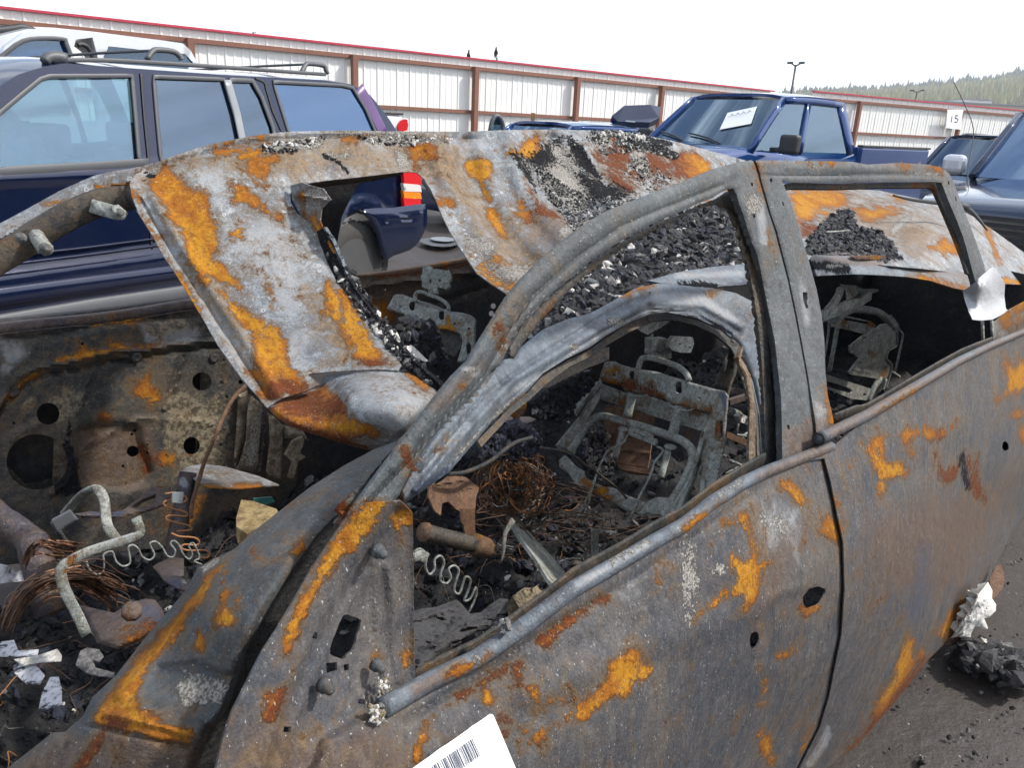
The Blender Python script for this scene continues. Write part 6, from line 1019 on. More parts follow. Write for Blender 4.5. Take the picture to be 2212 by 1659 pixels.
# hinge posts seen right of the door
posts = [((534, 840, 522, 940, 520, 1000, 508, 1010, 512, 940, 520, 850), 1.43, 'tan'), (c4(1540, 900, 1600, 870, 1610, 920, 1580, 1200, 1520, 1370, 1510, 1340, 1530, 1100), 1.42, 'tan'), (c4(1620, 900, 1700, 960, 1690, 1100, 1670, 1340, 1640, 1400, 1530, 1380, 1560, 1300, 1590, 1180, 1600, 1000), 1.39, 'tan'), (c4(1700, 960, 1730, 1010, 1740, 1180, 1720, 1400, 1670, 1400, 1690, 1200), 1.42, 'brown'), (c4(1735, 1010, 1800, 1060, 1830, 1100, 1820, 1450, 1740, 1420, 1720, 1390, 1745, 1200), 1.38, 'tan'), (c4(1830, 1090, 1960, 1130, 2000, 1200, 1960, 1180, 1840, 1180), 1.40, 'tan')]
for p, v, m__ in posts:
    p = D(*p) if not isinstance(p[0], tuple) else p
    sheet('hinge_post', p, v, M[m__], car, step=6, th=.012, roll=(6, .008), nz=[(.003, 20)], patches={'ash': [P_(530, 960, 560, 880, 570, 900, 560, 1000, 530, 1010, w=20)], 'brown': [E_(540, 1015, 20, 20, w=14)]})
sheet('far_sill_back', D(500, 790, 700, 860, 830, 940, 860, 1100, 700, 1150, 480, 1120), 1.47, M['darkin'], car, step=24, th=.004)
sheet('cast_bracket', c4(1850, 1290, 1900, 1200, 1960, 1170, 1970, 1200, 1940, 1280, 1980, 1300, 1930, 1330, 1900, 1440, 1870, 1440, 1900, 1340), 1.34, M['tan'], car, step=5, th=.012)
# --- far rear door / side inner, brown dark
fr_out = D(770, 596, 850, 592, 900, 585, 960, 578, 1040, 562, 1100, 590, 1180, 640, 1240, 700, 1240, 900, 1100, 900, 1000, 900, 900, 900, 780, 760, 760, 640)
sheet('far_rear_door', fr_out, [(770, 600, 1.45), (1040, 562, 1.45), (1240, 800, 1.42), (900, 850, 1.42)], M['darkin'], car, step=9, th=.003, nz=[(.006, 4)], holes=[circ(1066, 661, 6), circ(1062, 677, 6), circ(833, 626, 2)],
    bumps=[('s', D(780, 620, 900, 605, 1040, 585), 9, .014), ('s', D(860, 680, 960, 650, 1050, 620), 10, -.012)], patches={'rust': [S_(7, 775, 600, 900, 588, 1040, 563, w=5), P_(780, 650, 830, 650, 850, 690, 800, 700, w=12)], 'brown': [P_(770, 600, 1040, 570, 1000, 600, 900, 650, 800, 700, w=30)], 'tone': [S_(30, 775, 600, 1040, 563)]})
sweep('window_sill_lip', [CARF.P(x, y, 1.50) for x, y in D(740, 603, 850, 590, 950, 573, 1040, 556, 1110, 545)], .010, M['rusty'], car, ry=.012, up=CARF.v, sm=3)
# --- rear cabin seen through the rear window: dark wheel arch panel
rc_out = D(1740, 590, 1850, 585, 2000, 600, 2120, 620, 2160, 700, 2120, 780, 1900, 900, 1780, 960, 1760, 800)
sheet('rear_side_panel', rc_out, [(1740, 600, 1.05), (2120, 640, .85), (1800, 900, 1.05), (2100, 780, .90)], M['wheelarch'], car, step=8, th=.004, nz=[(.01, 5)], holes=[smooth_poly(cR(1590, 340, 1640, 280, 1720, 260, 1800, 280, 1880, 350, 1890, 390, 1720, 360), 1), smooth_poly(cR(1570, 505, 1800, 520, 1810, 540, 1760, 580, 1680, 580, 1600, 545), 1), smooth_poly(cR(1560, 940, 1800, 950, 1900, 900, 2000, 850, 2212, 850, 2400, 900, 2300, 1150, 1900, 1300, 1560, 1400, 1500, 1200), 1)],
    bumps=[('s', cR(1600, 920, 1750, 920, 1900, 880, 2050, 800, 2212, 790), 10, .03), ('s', cR(1480, 200, 1500, 420, 1650, 640, 1850, 700, 2050, 560, 2050, 320), 10, .02)], patches={'pale': []})
sheet('rear_bulkhead', D(1740, 600, 2150, 620, 2160, 800, 1780, 980), 1.40, M['darkin'], car, step=30, th=.004)
rb1 = sheet('roof_bracket', cR(735, 75, 800, 90, 960, 100, 1060, 150, 1180, 140, 1270, 150, 1280, 180, 1100, 230, 950, 300, 870, 320, 840, 290, 830, 190, 790, 140), [(1815, 615, .52), (1900, 628, .56), (1835, 650, .50)], M['seat'], car, step=4, th=.004, nz=[(.006, 25)], bumps=[('s', cR(870, 170, 880, 300), 3, .01)])
for pts, r_ in (((470, 540, 700, 440, 860, 370, 980, 340, 1150, 230), .020), ((540, 480, 640, 360, 720, 230, 740, 130), .016)): 
    q = cR(*pts); sweep('bent_strut', [CARF.P(x, y, .50) for x, y in q], r_, M['seat'], car, ry=.008, up=CARF.v, sm=3)

sheet('loose_trim', c6(1100, 5, 1160, -5, 1300, -2, 1330, 8, 1310, 18, 1200, 24, 1130, 22), .40, M['rusty'], car, step=5, th=.01, roll=(4, .006))
sheet('rail_fold', D(1756, 552, 1800, 546, 1870, 544, 1960, 552, 2040, 566, 2100, 586, 2106, 596, 2040, 580, 1960, 566, 1870, 558, 1800, 562), [(1756, 552, .43), (1870, 544, .46), (2104, 590, .33)], M['brown'], car, step=5, th=.004, nz=[(.006, 14)], patches={'char': [S_(8, 1760, 556, 1850, 552, w=10)], 'ash': [S_(5, 1780, 556, 1860, 552, w=6), E_(1893, 548, 4, 4)], 'rust': [S_(5, 1990, 568, 2030, 574)], 'pale': [S_(8, 1880, 552, 2060, 574, w=8)]})
sheet('rear_quarter_panel', c6(2015, 430, 2060, 395, 2120, 345, 2170, 318, 2260, 272, 2400, 225, 2600, 180, 2600, 330, 2400, 400, 2212, 490, 2110, 535, 2030, 570, 2010, 560), [(2150, 690, .08), (2260, 640, .1), (2340, 640, .12)], M['roof'], car, step=6, th=.003, nz=[(.006, 8)], patches={'rust': [S_(16, 2165, 690, 2190, 670, 2215, 650), S_(10, 2175, 705, 2200, 690), S_(14, 2240, 640, 2300, 620)], 'ash': [E_(2165, 722, 12, 10, w=10), S_(6, 2180, 660, 2195, 700, w=8)], 'wash': [P_(2140, 640, 2260, 640, 2260, 720, 2140, 740, w=30)]})
sheet('quarter_inner', D(2130, 600, 2420, 610, 2420, 720, 2150, 760), .55, M['darkin'], car, step=20, th=.004)

for q in (c3(1365, 1262, 1480, 1290, 1640, 1310, 1780, 1325, 1850, 1345), c3(1800, 1325, 1870, 1365, 1930, 1430, 1975, 1490)):
    sweep('rear_glass_seal', [CARF.P(x, y, .62 - .03 * i) for i, (x, y) in enumerate(q)], .014, M['rubber'], car, ry=.008, up=CARF.v, sm=4, taper=(.25, 1) if q[0][0] < 1945 else (1, .3))
# ------------------------------------------------------------------ inside the wreck
def bar(name, pts, v, r, mat, par, flat=None, sm=3, up=None, taper=None, patches=None, dat=None, dv=None):
    """bar through pixel points at lateral distance v (number or one per point)"""
    vs = v if isinstance(v, (list, tuple)) else [v] * len(pts)
    P = [CARF.P(x, y, vv) for (x, y), vv in zip(pts, vs)]
    dep = float(np.mean([(p - CAM) @ FW for p in P])); k = dep / F
    return sweep(name, P, r * k, mat, par, ry=None if flat is None else flat * k, up=(-CARF.v if up is None else up), sm=sm, taper=taper, patches=patches, dat=dat)
cop, nt_ = newmat('bare_copper'); b_ = NB(nt_); v_ = b_.obj(); b_.out(b_.mix(b_.step(b_.noise(60, 5, .7, v_), .45, .6), (.07, .035, .022), (.34, .17, .09)), .45, .6, b_.bump(b_.noise(200, 3, .6, v_), .002)); M['copper'] = cop
M['wire'] = plain('burnt_wire', (0.09, 0.05, 0.032), .7, .3, .6, 30); M['rustwire'] = plain('rusty_wire', (0.30, 0.13, 0.045), .8, 0, .5, 40); M['foam'] = plain('scorched_foam', (0.20, 0.16, 0.10), .95, 0, .5, 60, bump=.01, bscale=110)
M['hide'] = plain('charred_cloth', (0.045, 0.043, 0.045), .9, 0, .6, 22, bump=.012, bscale=60)
M['tin'] = burnt('burnt_tin', (.40, .28, .10), (.55, .42, .22), (.22, .13, .05), auto=.12, rough=.35, metal=.5)
bed = thing('fallen_debris', 'deep bed of black charcoal and ash filling the cabin floor of the burned car', 'debris', tuple(CARF.loc(.8, .7, .3)), 43, kind=None)
# char bed as height field in the car
def bedz(u, v):
    q = np.stack([u, v, u * 0], -1); z = 0.40 + 0.06 * fbm(q, 3.0, 4) + 0.03 * fbm(q, 12, 4)
    z = z + .20 * np.clip((-.02 - u) / .35, 0, 1) + .05 * np.exp(-((u - .55) ** 2 + (v - .35) ** 2) / .05) + .14 * np.exp(-((u - .62) ** 2 + (v - 1.0) ** 2) / .05)
    return z
uu, vv = np.meshgrid(np.linspace(-1.2, 4.0, 420), np.linspace(.045, 1.42, 120)); zz = bedz(uu, vv)
Vb = CARF.u * uu.ravel()[:, None] + CARF.v * (CARF.off + vv.ravel())[:, None] + np.stack([uu.ravel() * 0, uu.ravel() * 0, zz.ravel()], -1)
OFFU = float(np.array([-.1, .556, 0]) @ CARF.u); Vb += CARF.u * OFFU; nb = 420
# (u is counted from the front of the near door's belt)
ob = mk('ash_bed', Vb, [(j * nb + i, j * nb + i + 1, (j + 1) * nb + i + 1, (j + 1) * nb + i) for j in range(119) for i in range(nb - 1)], M['soot'], bed); ob['kind'] = 'stuff'
ICO = None
def ico():
    t = (1 + 5 ** .5) / 2; v = np.array([(-1, t, 0), (1, t, 0), (-1, -t, 0), (1, -t, 0), (0, -1, t), (0, 1, t), (0, -1, -t), (0, 1, -t), (t, 0, -1), (t, 0, 1), (-t, 0, -1), (-t, 0, 1)], float)
    f = np.array([(0, 11, 5), (0, 5, 1), (0, 1, 7), (0, 7, 10), (0, 10, 11), (1, 5, 9), (5, 11, 4), (11, 10, 2), (10, 7, 6), (7, 1, 8), (3, 9, 4), (3, 4, 2), (3, 2, 6), (3, 6, 8), (3, 8, 9), (4, 9, 5), (2, 4, 11), (6, 2, 10), (8, 6, 7), (9, 8, 1)])
    return v / np.linalg.norm(v[0]), f
IV, IF = ico()
def chunks(name, P, smin, smax, mats, wts, par, seed=1, flat=(.35, 1.0), kind='stuff', pw=2.2):
    g = np.random.default_rng(seed); n = len(P); s = smin + (smax - smin) * g.random(n) ** pw
    sc3 = np.stack([g.uniform(.7, 1.5, n), g.uniform(.6, 1.1, n), g.uniform(*flat, n)], -1) * s[:, None]
    V = IV[None] * (1 + g.uniform(-.32, .32, (n, 12, 1))) * sc3[:, None]
    q = g.normal(size=(n, 4)); q /= np.linalg.norm(q, axis=1)[:, None]; w, x, y, z = q.T
    R = np.stack([1 - 2 * (y * y + z * z), 2 * (x * y - z * w), 2 * (x * z + y * w), 2 * (x * y + z * w), 1 - 2 * (x * x + z * z), 2 * (y * z - x * w), 2 * (x * z - y * w), 2 * (y * z + x * w), 1 - 2 * (x * x + y * y)], -1).reshape(n, 3, 3)
    V = np.einsum('nij,nkj->nki', R, V) + np.asarray(P)[:, None]
    Fc = (IF[None] + 12 * np.arange(n)[:, None, None]).reshape(-1, 3)
    o = mk(name, V.reshape(-1, 3), Fc, [M[m] for m in mats], par, False); mi = np.repeat(g.choice(len(mats), n, p=wts), 20); o.data.polygons.foreach_set('material_index', mi.astype(np.int32))
    if kind: o['kind'] = kind
    return o
g = np.random.default_rng(21)
n = 15000; u_ = np.concatenate([g.uniform(-.75, 1.3, 12000), g.uniform(1.2, 3.4, 3000)]); v_ = g.uniform(.07, 1.4, n)
Pc = CARF.u * (u_ + OFFU)[:, None] + CARF.v * (CARF.off + v_)[:, None]; Pc[:, 2] = bedz(u_, v_) + g.uniform(-.004, .014, n)
chunks('charcoal', Pc, .003, .021, ['char', 'charblue', 'soot', 'ashgrey', 'ash'], [.58, .15, .20, .055, .015], bed, 5, flat=(.15, .75), pw=3.2)
def inpoly(poly, n, seed=0):
    g = np.random.default_rng(seed); poly = np.array(poly); lo, hi = poly.min(0), poly.max(0); out = []
    while sum(len(a) for a in out) < n: q = g.uniform(lo, hi, (n * 3, 2)); out.append(q[inside(poly, q)])
    return np.vstack(out)[:n]
def scatter(name, poly, n, srf, smin, smax, mats, wts, par, seed, dv=(-.003, .005), **k):
    q = inpoly(poly, n, seed); g = np.random.default_rng(seed + 1); t = srf.t(q[:, 0], q[:, 1]) - g.uniform(dv[0], dv[1], n); return chunks(name, CAM + t[:, None] * rays(q[:, 0], q[:, 1]), smin, smax, mats, wts, par, seed + 2, **k)
roofbed = thing('roof_debris', 'black charcoal crumbs and white ash lying in the hollow of the collapsed roof', 'debris', tuple(CARF.loc(2.0, .8, 1.1)), 43)
val = D(1150, 712, 1190, 640, 1240, 590, 1290, 545, 1350, 510, 1440, 470, 1530, 440, 1590, 440, 1625, 470, 1640, 560, 1600, 585, 1560, 590, 1480, 598, 1420, 616, 1370, 632, 1300, 672, 1223, 698, 1165, 722)
scatter('charcoal', val, 5600, RS, .0025, .019, ['char', 'charblue', 'soot', 'ashgrey', 'ash'], [.58, .17, .13, .07, .05], roofbed, 40, flat=(.15, .75), pw=3)
val2 = D(1738, 548, 1745, 520, 1790, 472, 1815, 452, 1840, 455, 1850, 490, 1900, 497, 1925, 530, 1950, 560, 1900, 568, 1830, 562)
scatter('charcoal', val2, 2400, RS, .0025, .017, ['char', 'charblue', 'soot', 'ashgrey'], [.64, .18, .13, .05], roofbed, 50, flat=(.15, .75), pw=3)
for k, (poly, n, mats, wts, sm_) in enumerate([
    (c2(1110, 1000, 1300, 1090, 1500, 1220, 1640, 1290, 1850, 1250, 1900, 1270, 1700, 1420, 1520, 1530, 1400, 1450, 1280, 1280), 1700, ['char', 'ashgrey', 'ash'], [.55, .27, .18], .0065),
    (c2(1440, 880, 1700, 850, 2000, 900, 2180, 1000, 2160, 1030, 1900, 970, 1800, 1000, 1700, 1000, 1560, 1000), 1000, ['char', 'ashgrey', 'ash'], [.6, .17, .23], .0075),
    (c2(100, 880, 640, 880, 720, 900, 600, 940, 200, 930), 160, ['char', 'ashgrey', 'ash'], [.3, .1, .6], .008),
    (c1(1680, 930, 2100, 880, 2100, 950, 1700, 990), 160, ['char', 'ashgrey', 'ash'], [.3, .1, .6], .009),
    (c2(1880, 1000, 2050, 1050, 2150, 1170, 1900, 1300, 1750, 1250), 500, ['char', 'ashgrey', 'ash'], [.55, .27, .18], .006),
    (D(690, 495, 740, 560, 800, 650, 860, 730, 940, 820, 930, 835, 860, 775, 790, 690, 730, 600), 750, ['char', 'ashgrey', 'ash'], [.72, .15, .13], .012),
    (c2(1600, 850, 1740, 840, 1960, 880, 1940, 900, 1740, 880, 1620, 880), 240, ['ash', 'ashgrey'], [.7, .3], .012)]):
    scatter('crumbs', poly, n, RS, .0015, sm_, mats, wts, roofbed, 60 + 3 * k, dv=(0, .005), flat=(.2, .8), pw=3)
for k, (x, y, r_) in enumerate([(1340, 573, 9), (1412, 545, 12), (1232, 630, 10), (1375, 600, 5), (1330, 545, 6), (1215, 668, 6), (1593, 757 * 0 + 540, 8), (1440, 570, 4), (1500, 520, 5)]):
    c = RS.P(x, y, .02); o = chunks('ash_lump', [c], r_ * .0011, r_ * .0012, ['ash'], [1], roofbed, 200 + k, kind=None)
bar('thin_rod', c3(930, 1500, 1000, 1497, 1080, 1490), .58, 1.6, M['seat'], roofbed)
o = sheet('blue_scrap', c5(1620, 250, 1700, 230, 1730, 250, 1720, 300, 1660, 310, 1630, 290), 0, M['charblue'], roofbed, surf=RS, dv=.02, step=4, th=.003, nz=[(.006, 20)])

sheet('far_side_inner', D(1160, 560, 1300, 556, 1700, 560, 2150, 600, 2400, 640, 2400, 900, 1700, 1000, 1160, 1000), 1.47, M['darkin'], car, step=24, th=.004, nz=[(.02, 3)])
q_ = [CARF.loc(OFFU + 4.05, v, z) for v, z in ((.03, .3), (1.45, .3), (1.45, 1.02), (.03, .90))]; o = mk('rear_bulkhead', q_, [(0, 1, 2, 3)], M['darkin'], car, False); solid(o, .01)
scrapt = thing('metal_scraps', 'bent strips, slivers and loose wires strewn over the ash in the cabin', 'scrap', tuple(CARF.loc(OFFU + .3, .7, .45)), 43)
g = np.random.default_rng(55); dts = {k: [] for k in ('seat', 'brown', 'rustwire', 'inner', 'wire', 'ashgrey')}
for k in range(420):
    u0_, v0_ = g.uniform(-.75, 1.3), g.uniform(.1, 1.3); thin = k % 3 != 0; a = g.uniform(0, 6.28); ln = g.uniform(.04, .22) if thin else g.uniform(.02, .08); P = []
    for i in range(5):
        a += g.normal() * .45; u0_ += math.cos(a) * ln / 4; v0_ = float(np.clip(v0_ + math.sin(a) * ln / 4, .08, 1.36)); P.append(CARF.loc(OFFU + u0_, v0_, float(bedz(np.array(u0_), np.array(v0_))) + g.uniform(.004, .022) + (.02 * math.sin(i * .8) if thin else 0)))
    m__ = g.choice(['rustwire', 'wire', 'seat'], p=[.35, .45, .2]) if thin else g.choice(['seat', 'brown', 'inner', 'ashgrey'], p=[.2, .3, .35, .15])
    sweep('', P, g.uniform(.0006, .0013) if thin else g.uniform(.003, .010), None, ry=None if thin else .0012, up=None if thin else (g.normal() * .4, g.normal() * .4, 1), sm=3, n=4, dat=dts[str(m__)], taper=None if thin else (1, g.uniform(.3, 1)))
for k, q in dts.items():
    if q: o = joinlist({'seat': 'grey_sliver', 'brown': 'brown_strip', 'rustwire': 'rusty_wire', 'inner': 'dark_strip', 'wire': 'dark_wire', 'ashgrey': 'ash_strip'}[k], q, M[k], scrapt); o['kind'] = 'stuff'
# --- driver seat back frame
SC = [(1570, 870, .24), (1300, 790, .66), (1220, 990, .66), (1450, 1110, .26), (1400, 950, .45), (1310, 850, .62)]
SS = Surf(CARF, SC)
seat = sheet('driver_seat', cS(520, 190, 560, 180, 620, 180, 650, 200, 700, 220, 820, 250, 1000, 275, 1240, 350, 1320, 375, 1550, 440, 1640, 455, 1672, 500, 1662, 620, 1655, 700, 1640, 960, 1600, 1150, 1560, 1350, 1500, 1440, 1430, 1450, 1400, 1400, 1410, 1280, 1420, 1160, 1370, 1050, 1400, 950, 1440, 850, 1480, 740, 1500, 655, 1400, 640, 1300, 610, 1150, 590, 1090, 540, 980, 510, 880, 490, 780, 475, 700, 450, 660, 400, 560, 385, 500, 370, 468, 340, 500, 250), 0, M['seat'], car, surf=SS, step=4, th=.004, roll=(5, .010), nz=[(.0015, 20)],
    holes=[cS(740, 300, 760, 265, 790, 260, 800, 300, 790, 350, 760, 350), cS(1165, 400, 1190, 365, 1235, 370, 1235, 470, 1200, 480, 1170, 460), circ(1185 + 608 / 4.294, 738.5 + 305 / 4.294, 3), circ(1185 + 1398 / 4.294, 738.5 + 527 / 4.294, 3.2), cS(1580, 740, 1600, 720, 1616, 740, 1616, 870, 1600, 895, 1582, 880), circ(1541, 969, 1.5)],
    bumps=[('s', cS(840, 280, 850, 480), 4, .006), ('s', cS(1100, 380, 1110, 540), 4, .006), ('s', cS(1530, 650, 1500, 900, 1480, 1100), 5, .006)],
    patches={'rust': [P_(*sum(cS(520, 250, 560, 220, 640, 240, 650, 280, 560, 320, 490, 340), ())), P_(*sum(cS(660, 400, 720, 360, 850, 400, 950, 450, 1090, 490, 1070, 530, 880, 490, 700, 440), ())), P_(*sum(cS(950, 380, 990, 400, 990, 440, 950, 440), ())), P_(*sum(cS(1130, 560, 1300, 560, 1500, 620, 1500, 650, 1300, 610, 1150, 590), ())), P_(*sum(cS(480, 350, 600, 360, 660, 390, 560, 385), ())), S_(4, 1555, 920, 1556, 940)],
      'tone': [P_(*sum(cS(660, 360, 1090, 400, 1090, 530, 660, 450), ()), w=10)], 'blue': [P_(*sum(cS(1560, 450, 1670, 470, 1650, 900, 1600, 1000, 1640, 700), ()), w=8)]})
sheet('back_plate', cS(500, 390, 700, 470, 900, 500, 1100, 560, 1300, 620, 1490, 680, 1440, 830, 1260, 780, 1130, 740, 840, 640, 820, 640, 700, 600, 470, 530), [(c[0], c[1], c[2] + .025) for c in SC], M['seat'], seat, step=5, th=.003, holes=[circ(1337.5, 847, 3)], bumps=[('s', cS(500, 500, 800, 600, 1440, 800), 3, .006)], patches={'rust': [P_(*sum(cS(640, 520, 710, 540, 710, 590, 650, 570), ())), P_(*sum(cS(1300, 600, 1500, 640, 1490, 670), ()))]})
sheet('side_member', cS(470, 340, 480, 370, 400, 470, 330, 540, 240, 670, 220, 640, 215, 590, 300, 500, 400, 400), [(1295, 820, .69), (1240, 880, .72), (1260, 850, .72)], M['seat'], seat, step=5, th=.008)
sheet('side_member', cS(490, 385, 510, 410, 460, 560, 360, 720, 330, 780, 290, 900, 240, 1040, 190, 1010, 100, 1010, 60, 960, 160, 840, 290, 680, 400, 500), [(1300, 830, .68), (1210, 975, .70), (1240, 970, .68), (1270, 880, .68)], M['seat'], seat, step=5, th=.008, roll=(6, .010), patches={'ash': [E_(1260, 905, 4, 4)]})
vt = lambda x, y: float((SS.P(np.array([x]), np.array([y]))[0]) @ CARF.v - CARF.off)
def sbar(name, pts, r, mat=None, off=0.0, flat=None, patches=None, par=None, S__=None):
    S__ = S__ or SS; P = [S__.P(np.array([x]), np.array([y]), -off)[0] for x, y in pts]; k = float(np.mean([(p - CAM) @ FW for p in P])) / F
    return sweep(name, P, r * k, mat or M['seat'], par or seat, ry=None if flat is None else flat * k, up=-CARF.v, sm=4, n=10, patches=patches)
sbar('loop_tube', cS(200, 1020, 270, 910, 340, 790, 430, 705, 520, 690, 620, 715, 720, 745, 900, 795, 1100, 865, 1200, 900, 1290, 955, 1338, 1040, 1320, 1150, 1240, 1330, 1130, 1500), 9, off=-.008, patches={'pale': []})
sbar('headrest_post', cS(780, 480, 755, 580, 730, 700), 10, off=-.004); sbar('headrest_post', cS(1225, 600, 1190, 720, 1150, 870), 11.5, off=-.004)
sbar('post_rod', cS(690, 800, 655, 940, 615, 1075), 7, off=.004); sbar('post_rod', cS(1120, 960, 1085, 1100, 1040, 1260), 7.5, off=.004)
lathe('collar', SS.P(*[np.array([k]) for k in (1346, 925)])[0], (0, 0, -1), [(.011, 0), (.013, .003), (.011, .006)], M['seat'], seat, 14); lathe('collar', SS.P(*[np.array([k]) for k in (1448, 963)])[0], (0, 0, -1), [(.012, 0), (.014, .003), (.012, .006)], M['seat'], seat, 14)
sheet('adjuster_plate', cS(755, 735, 870, 765, 960, 820, 950, 890, 1000, 900, 1005, 935, 980, 962, 930, 935, 830, 900, 735, 862), 0, M['seat'], seat, surf=SS, dv=.014, step=4, th=.004, holes=[circ(1185 + x / 4.294, 738.5 + y / 4.294, 2, n=8) for x, y in ((797, 847), (827, 856), (857, 867), (885, 876), (914, 888))])
sbar('headrest_tube', cS(815, 345, 830, 260, 850, 180, 880, 150, 960, 150, 1100, 190, 1215, 240, 1280, 300, 1305, 360), 6.5, off=.01)
sbar('wire_clip', cS(730, 490, 800, 505, 870, 505, 920, 490), 2.2, off=-.012); sbar('wire_clip', cS(1130, 595, 1190, 620, 1270, 640, 1340, 625), 2.2, off=-.012)
sheet('lower_pan', cS(95, 1100, 150, 1050, 200, 1090, 250, 1150, 330, 1200, 350, 1260, 500, 1340, 600, 1350, 700, 1410, 820, 1460, 900, 1490, 960, 1460, 1020, 1440, 1130, 1450, 1200, 1500, 1220, 1560, 1100, 1659, 1040, 1620, 920, 1600, 870, 1625, 800, 1600, 700, 1560, 560, 1480, 400, 1410, 330, 1380, 240, 1310, 180, 1220, 100, 1160), 0, M['seat'], seat, surf=SS, dv=.02, step=4, th=.005, roll=(5, .01), nz=[(.003, 14)], holes=[circ(1284.6, 1054, 2.4), circ(1374.5, 1095.5, 2.4), circ(1433, 1101, 1.6)],
    patches={'rust': [P_(*sum(cS(300, 1260, 400, 1270, 390, 1340, 300, 1330), ())), P_(*sum(cS(450, 1330, 550, 1360, 540, 1420, 580, 1430, 560, 1480, 470, 1440, 440, 1380), ())), S_(4, 1270, 1055, 1300, 1068)], 'brown': [E_(1275, 1060, 30, 14, w=10)]})
sbar('recliner_arm', cS(1440, 900, 1390, 1080, 1330, 1280, 1250, 1480, 1180, 1640), 10, off=-.004, flat=5); sbar('recliner_arm', cS(1380, 1100, 1290, 1330, 1200, 1480, 1130, 1640), 7, off=-.014, flat=4); sbar('recliner_arm', cS(1440, 1290, 1420, 1420, 1330, 1520, 1220, 1640), 9, off=.0, flat=5)
dt = []
for k in range(7): c = SS.P(*[np.array([q]) for q in (1455 - k * 2.0, 1100 + k * 5.2)])[0]; sweep('', [c + [-.006, -.012, 0], c + [.008, -.012, .002]], .0012, None, sm=1, n=5, dat=dt)
joinlist('ratchet_teeth', dt, M['darkin'], seat)
for off_ in (0, 12): sbar('release_rod', cS(725 + off_, 870, 700 + off_, 930, 630, 970, 560 + off_, 1000, 520 + off_, 1060, 460 + off_, 1190, 390 + off_, 1380, 330 + off_ * 2, 1510, 250 + off_ * 3, 1680) if off_ == 0 else cS(450, 1210, 400, 1380, 370, 1500, 290, 1690), 2.4, off=-.03)
sbar('release_rod', cS(1005, 975, 1040, 985, 1062, 1012, 1030, 1060, 980, 1120, 960, 1200, 900, 1330, 850, 1420, 790, 1560, 740, 1680), 2.6, off=-.03)
rbk = [(c[0], c[1], c[2] + .16) for c in SC]
rp = sheet('rusted_panel', cS(520, 600, 600, 590, 800, 640, 985, 700, 960, 900, 930, 1120, 920, 1165, 780, 1150, 630, 1120, 600, 1000, 560, 900, 515, 760), rbk, M['rusty'], car, step=6, th=.004, bumps=[('s', cS(530, 850, 750, 870, 950, 900), 3, .008), ('s', cS(620, 1000, 800, 1010, 940, 1040), 3, .008)])
sheet('rusted_panel_foot', cS(640, 1130, 950, 1180, 930, 1230, 700, 1190, 650, 1170), rbk, M['rusty'], rp, step=6, th=.01)
sheet('dark_panel', cS(985, 700, 1140, 740, 1120, 830, 980, 790), rbk, M['darkin'], rp, step=8, th=.004)
sheet('dark_panel', cS(1240, 780, 1420, 830, 1370, 1010, 1290, 960, 1220, 900), rbk, M['brown'], rp, step=8, th=.004)
# brackets and struts behind
q1 = sheet('latch_bracket', cS(955, -20, 1100, -30, 1090, 30, 1140, 60, 1140, 150, 1060, 165, 950, 130, 960, 60), 0.55, M['seat'], car, step=4, th=.02, nz=[(.004, 30)], bumps=[('s', cS(960, 90, 1060, 110), 2, -.006)], holes=[cS(980, 80, 1040, 92, 1040, 108, 980, 98)])
sheet('latch_plate', cS(1125, 0, 1160, -50, 1340, -40, 1350, 20, 1320, 100, 1230, 100, 1150, 80, 1120, 50), 0.52, M['seat'], q1, step=4, th=.01, holes=[circ(1185 + x / 4.294, 738.5 + y / 4.294, 2.2) for x, y in ((1218, 20), (1268, 40), (1310, 52))])
sheet('belt_post', cS(1530, 410, 1620, 200, 1700, -20, 1740, -40, 1800, 100, 1760, 180, 1740, 300, 1700, 400, 1660, 560, 1640, 460, 1560, 440), [(1545, 830, .34), (1595, 735, .36), (1575, 860, .33)], M['inner'], car, step=6, th=.012, roll=(7, .01), holes=[cS(1690, 230, 1710, 200, 1712, 240, 1692, 262)])
sheet('coil_bracket', cS(1770, 150, 1830, 110, 1890, 170, 1920, 290, 1870, 310, 1800, 240), [(1600, 780, .28), (1630, 805, .26), (1610, 795, .26)], M['tan'], car, step=4, th=.012, bumps=[('s', cS(1790 + 18 * k, 160 + 22 * k, 1840 + 18 * k, 130 + 22 * k), 2, .006) for k in range(5)])
dt = []
for a, b, v0, r_ in (((1670, 640), (1760, 680), .3, 10), ((1760, 690), (1860, 740), .28, 7), ((1760, 760), (1740, 860), .35, 2.5), ((1740, 860), (1870, 880), .35, 2.5), ((1800, 870), (1870, 830), .36, 2.5), ((1850, 990), (1830, 1150), .3, 3), ((1680, 1100), (1850, 1170), .32, 3), ((1640, 1220), (1760, 1160), .32, 1.6), ((1760, 1160), (1870, 1170), .32, 1.6)):
    bar('', cS(*a, *b), v0, r_, None, None, sm=1, dat=dt)
[joinlist('linkage_rod', [q], M['seat'], car) for q in dt]
for pts, v0 in ((cS(1660, 830, 1870, 920, 1870, 980, 1650, 890), .42), (cS(1690, 420, 1880, 460, 1880, 500, 1690, 480), .55), (cS(1680, 540, 1880, 480, 1890, 520, 1690, 590), .5)):
    sheet('cross_member', pts, v0, M['rusty' if v0 < .5 else 'brown'], car, step=6, th=.012)
sheet('melted_cap', cS(1760, 690, 1790, 670, 1870, 700, 1875, 740, 1840, 770, 1780, 740), .27, M['ash'], car, step=4, th=.012, nz=[(.006, 40)])
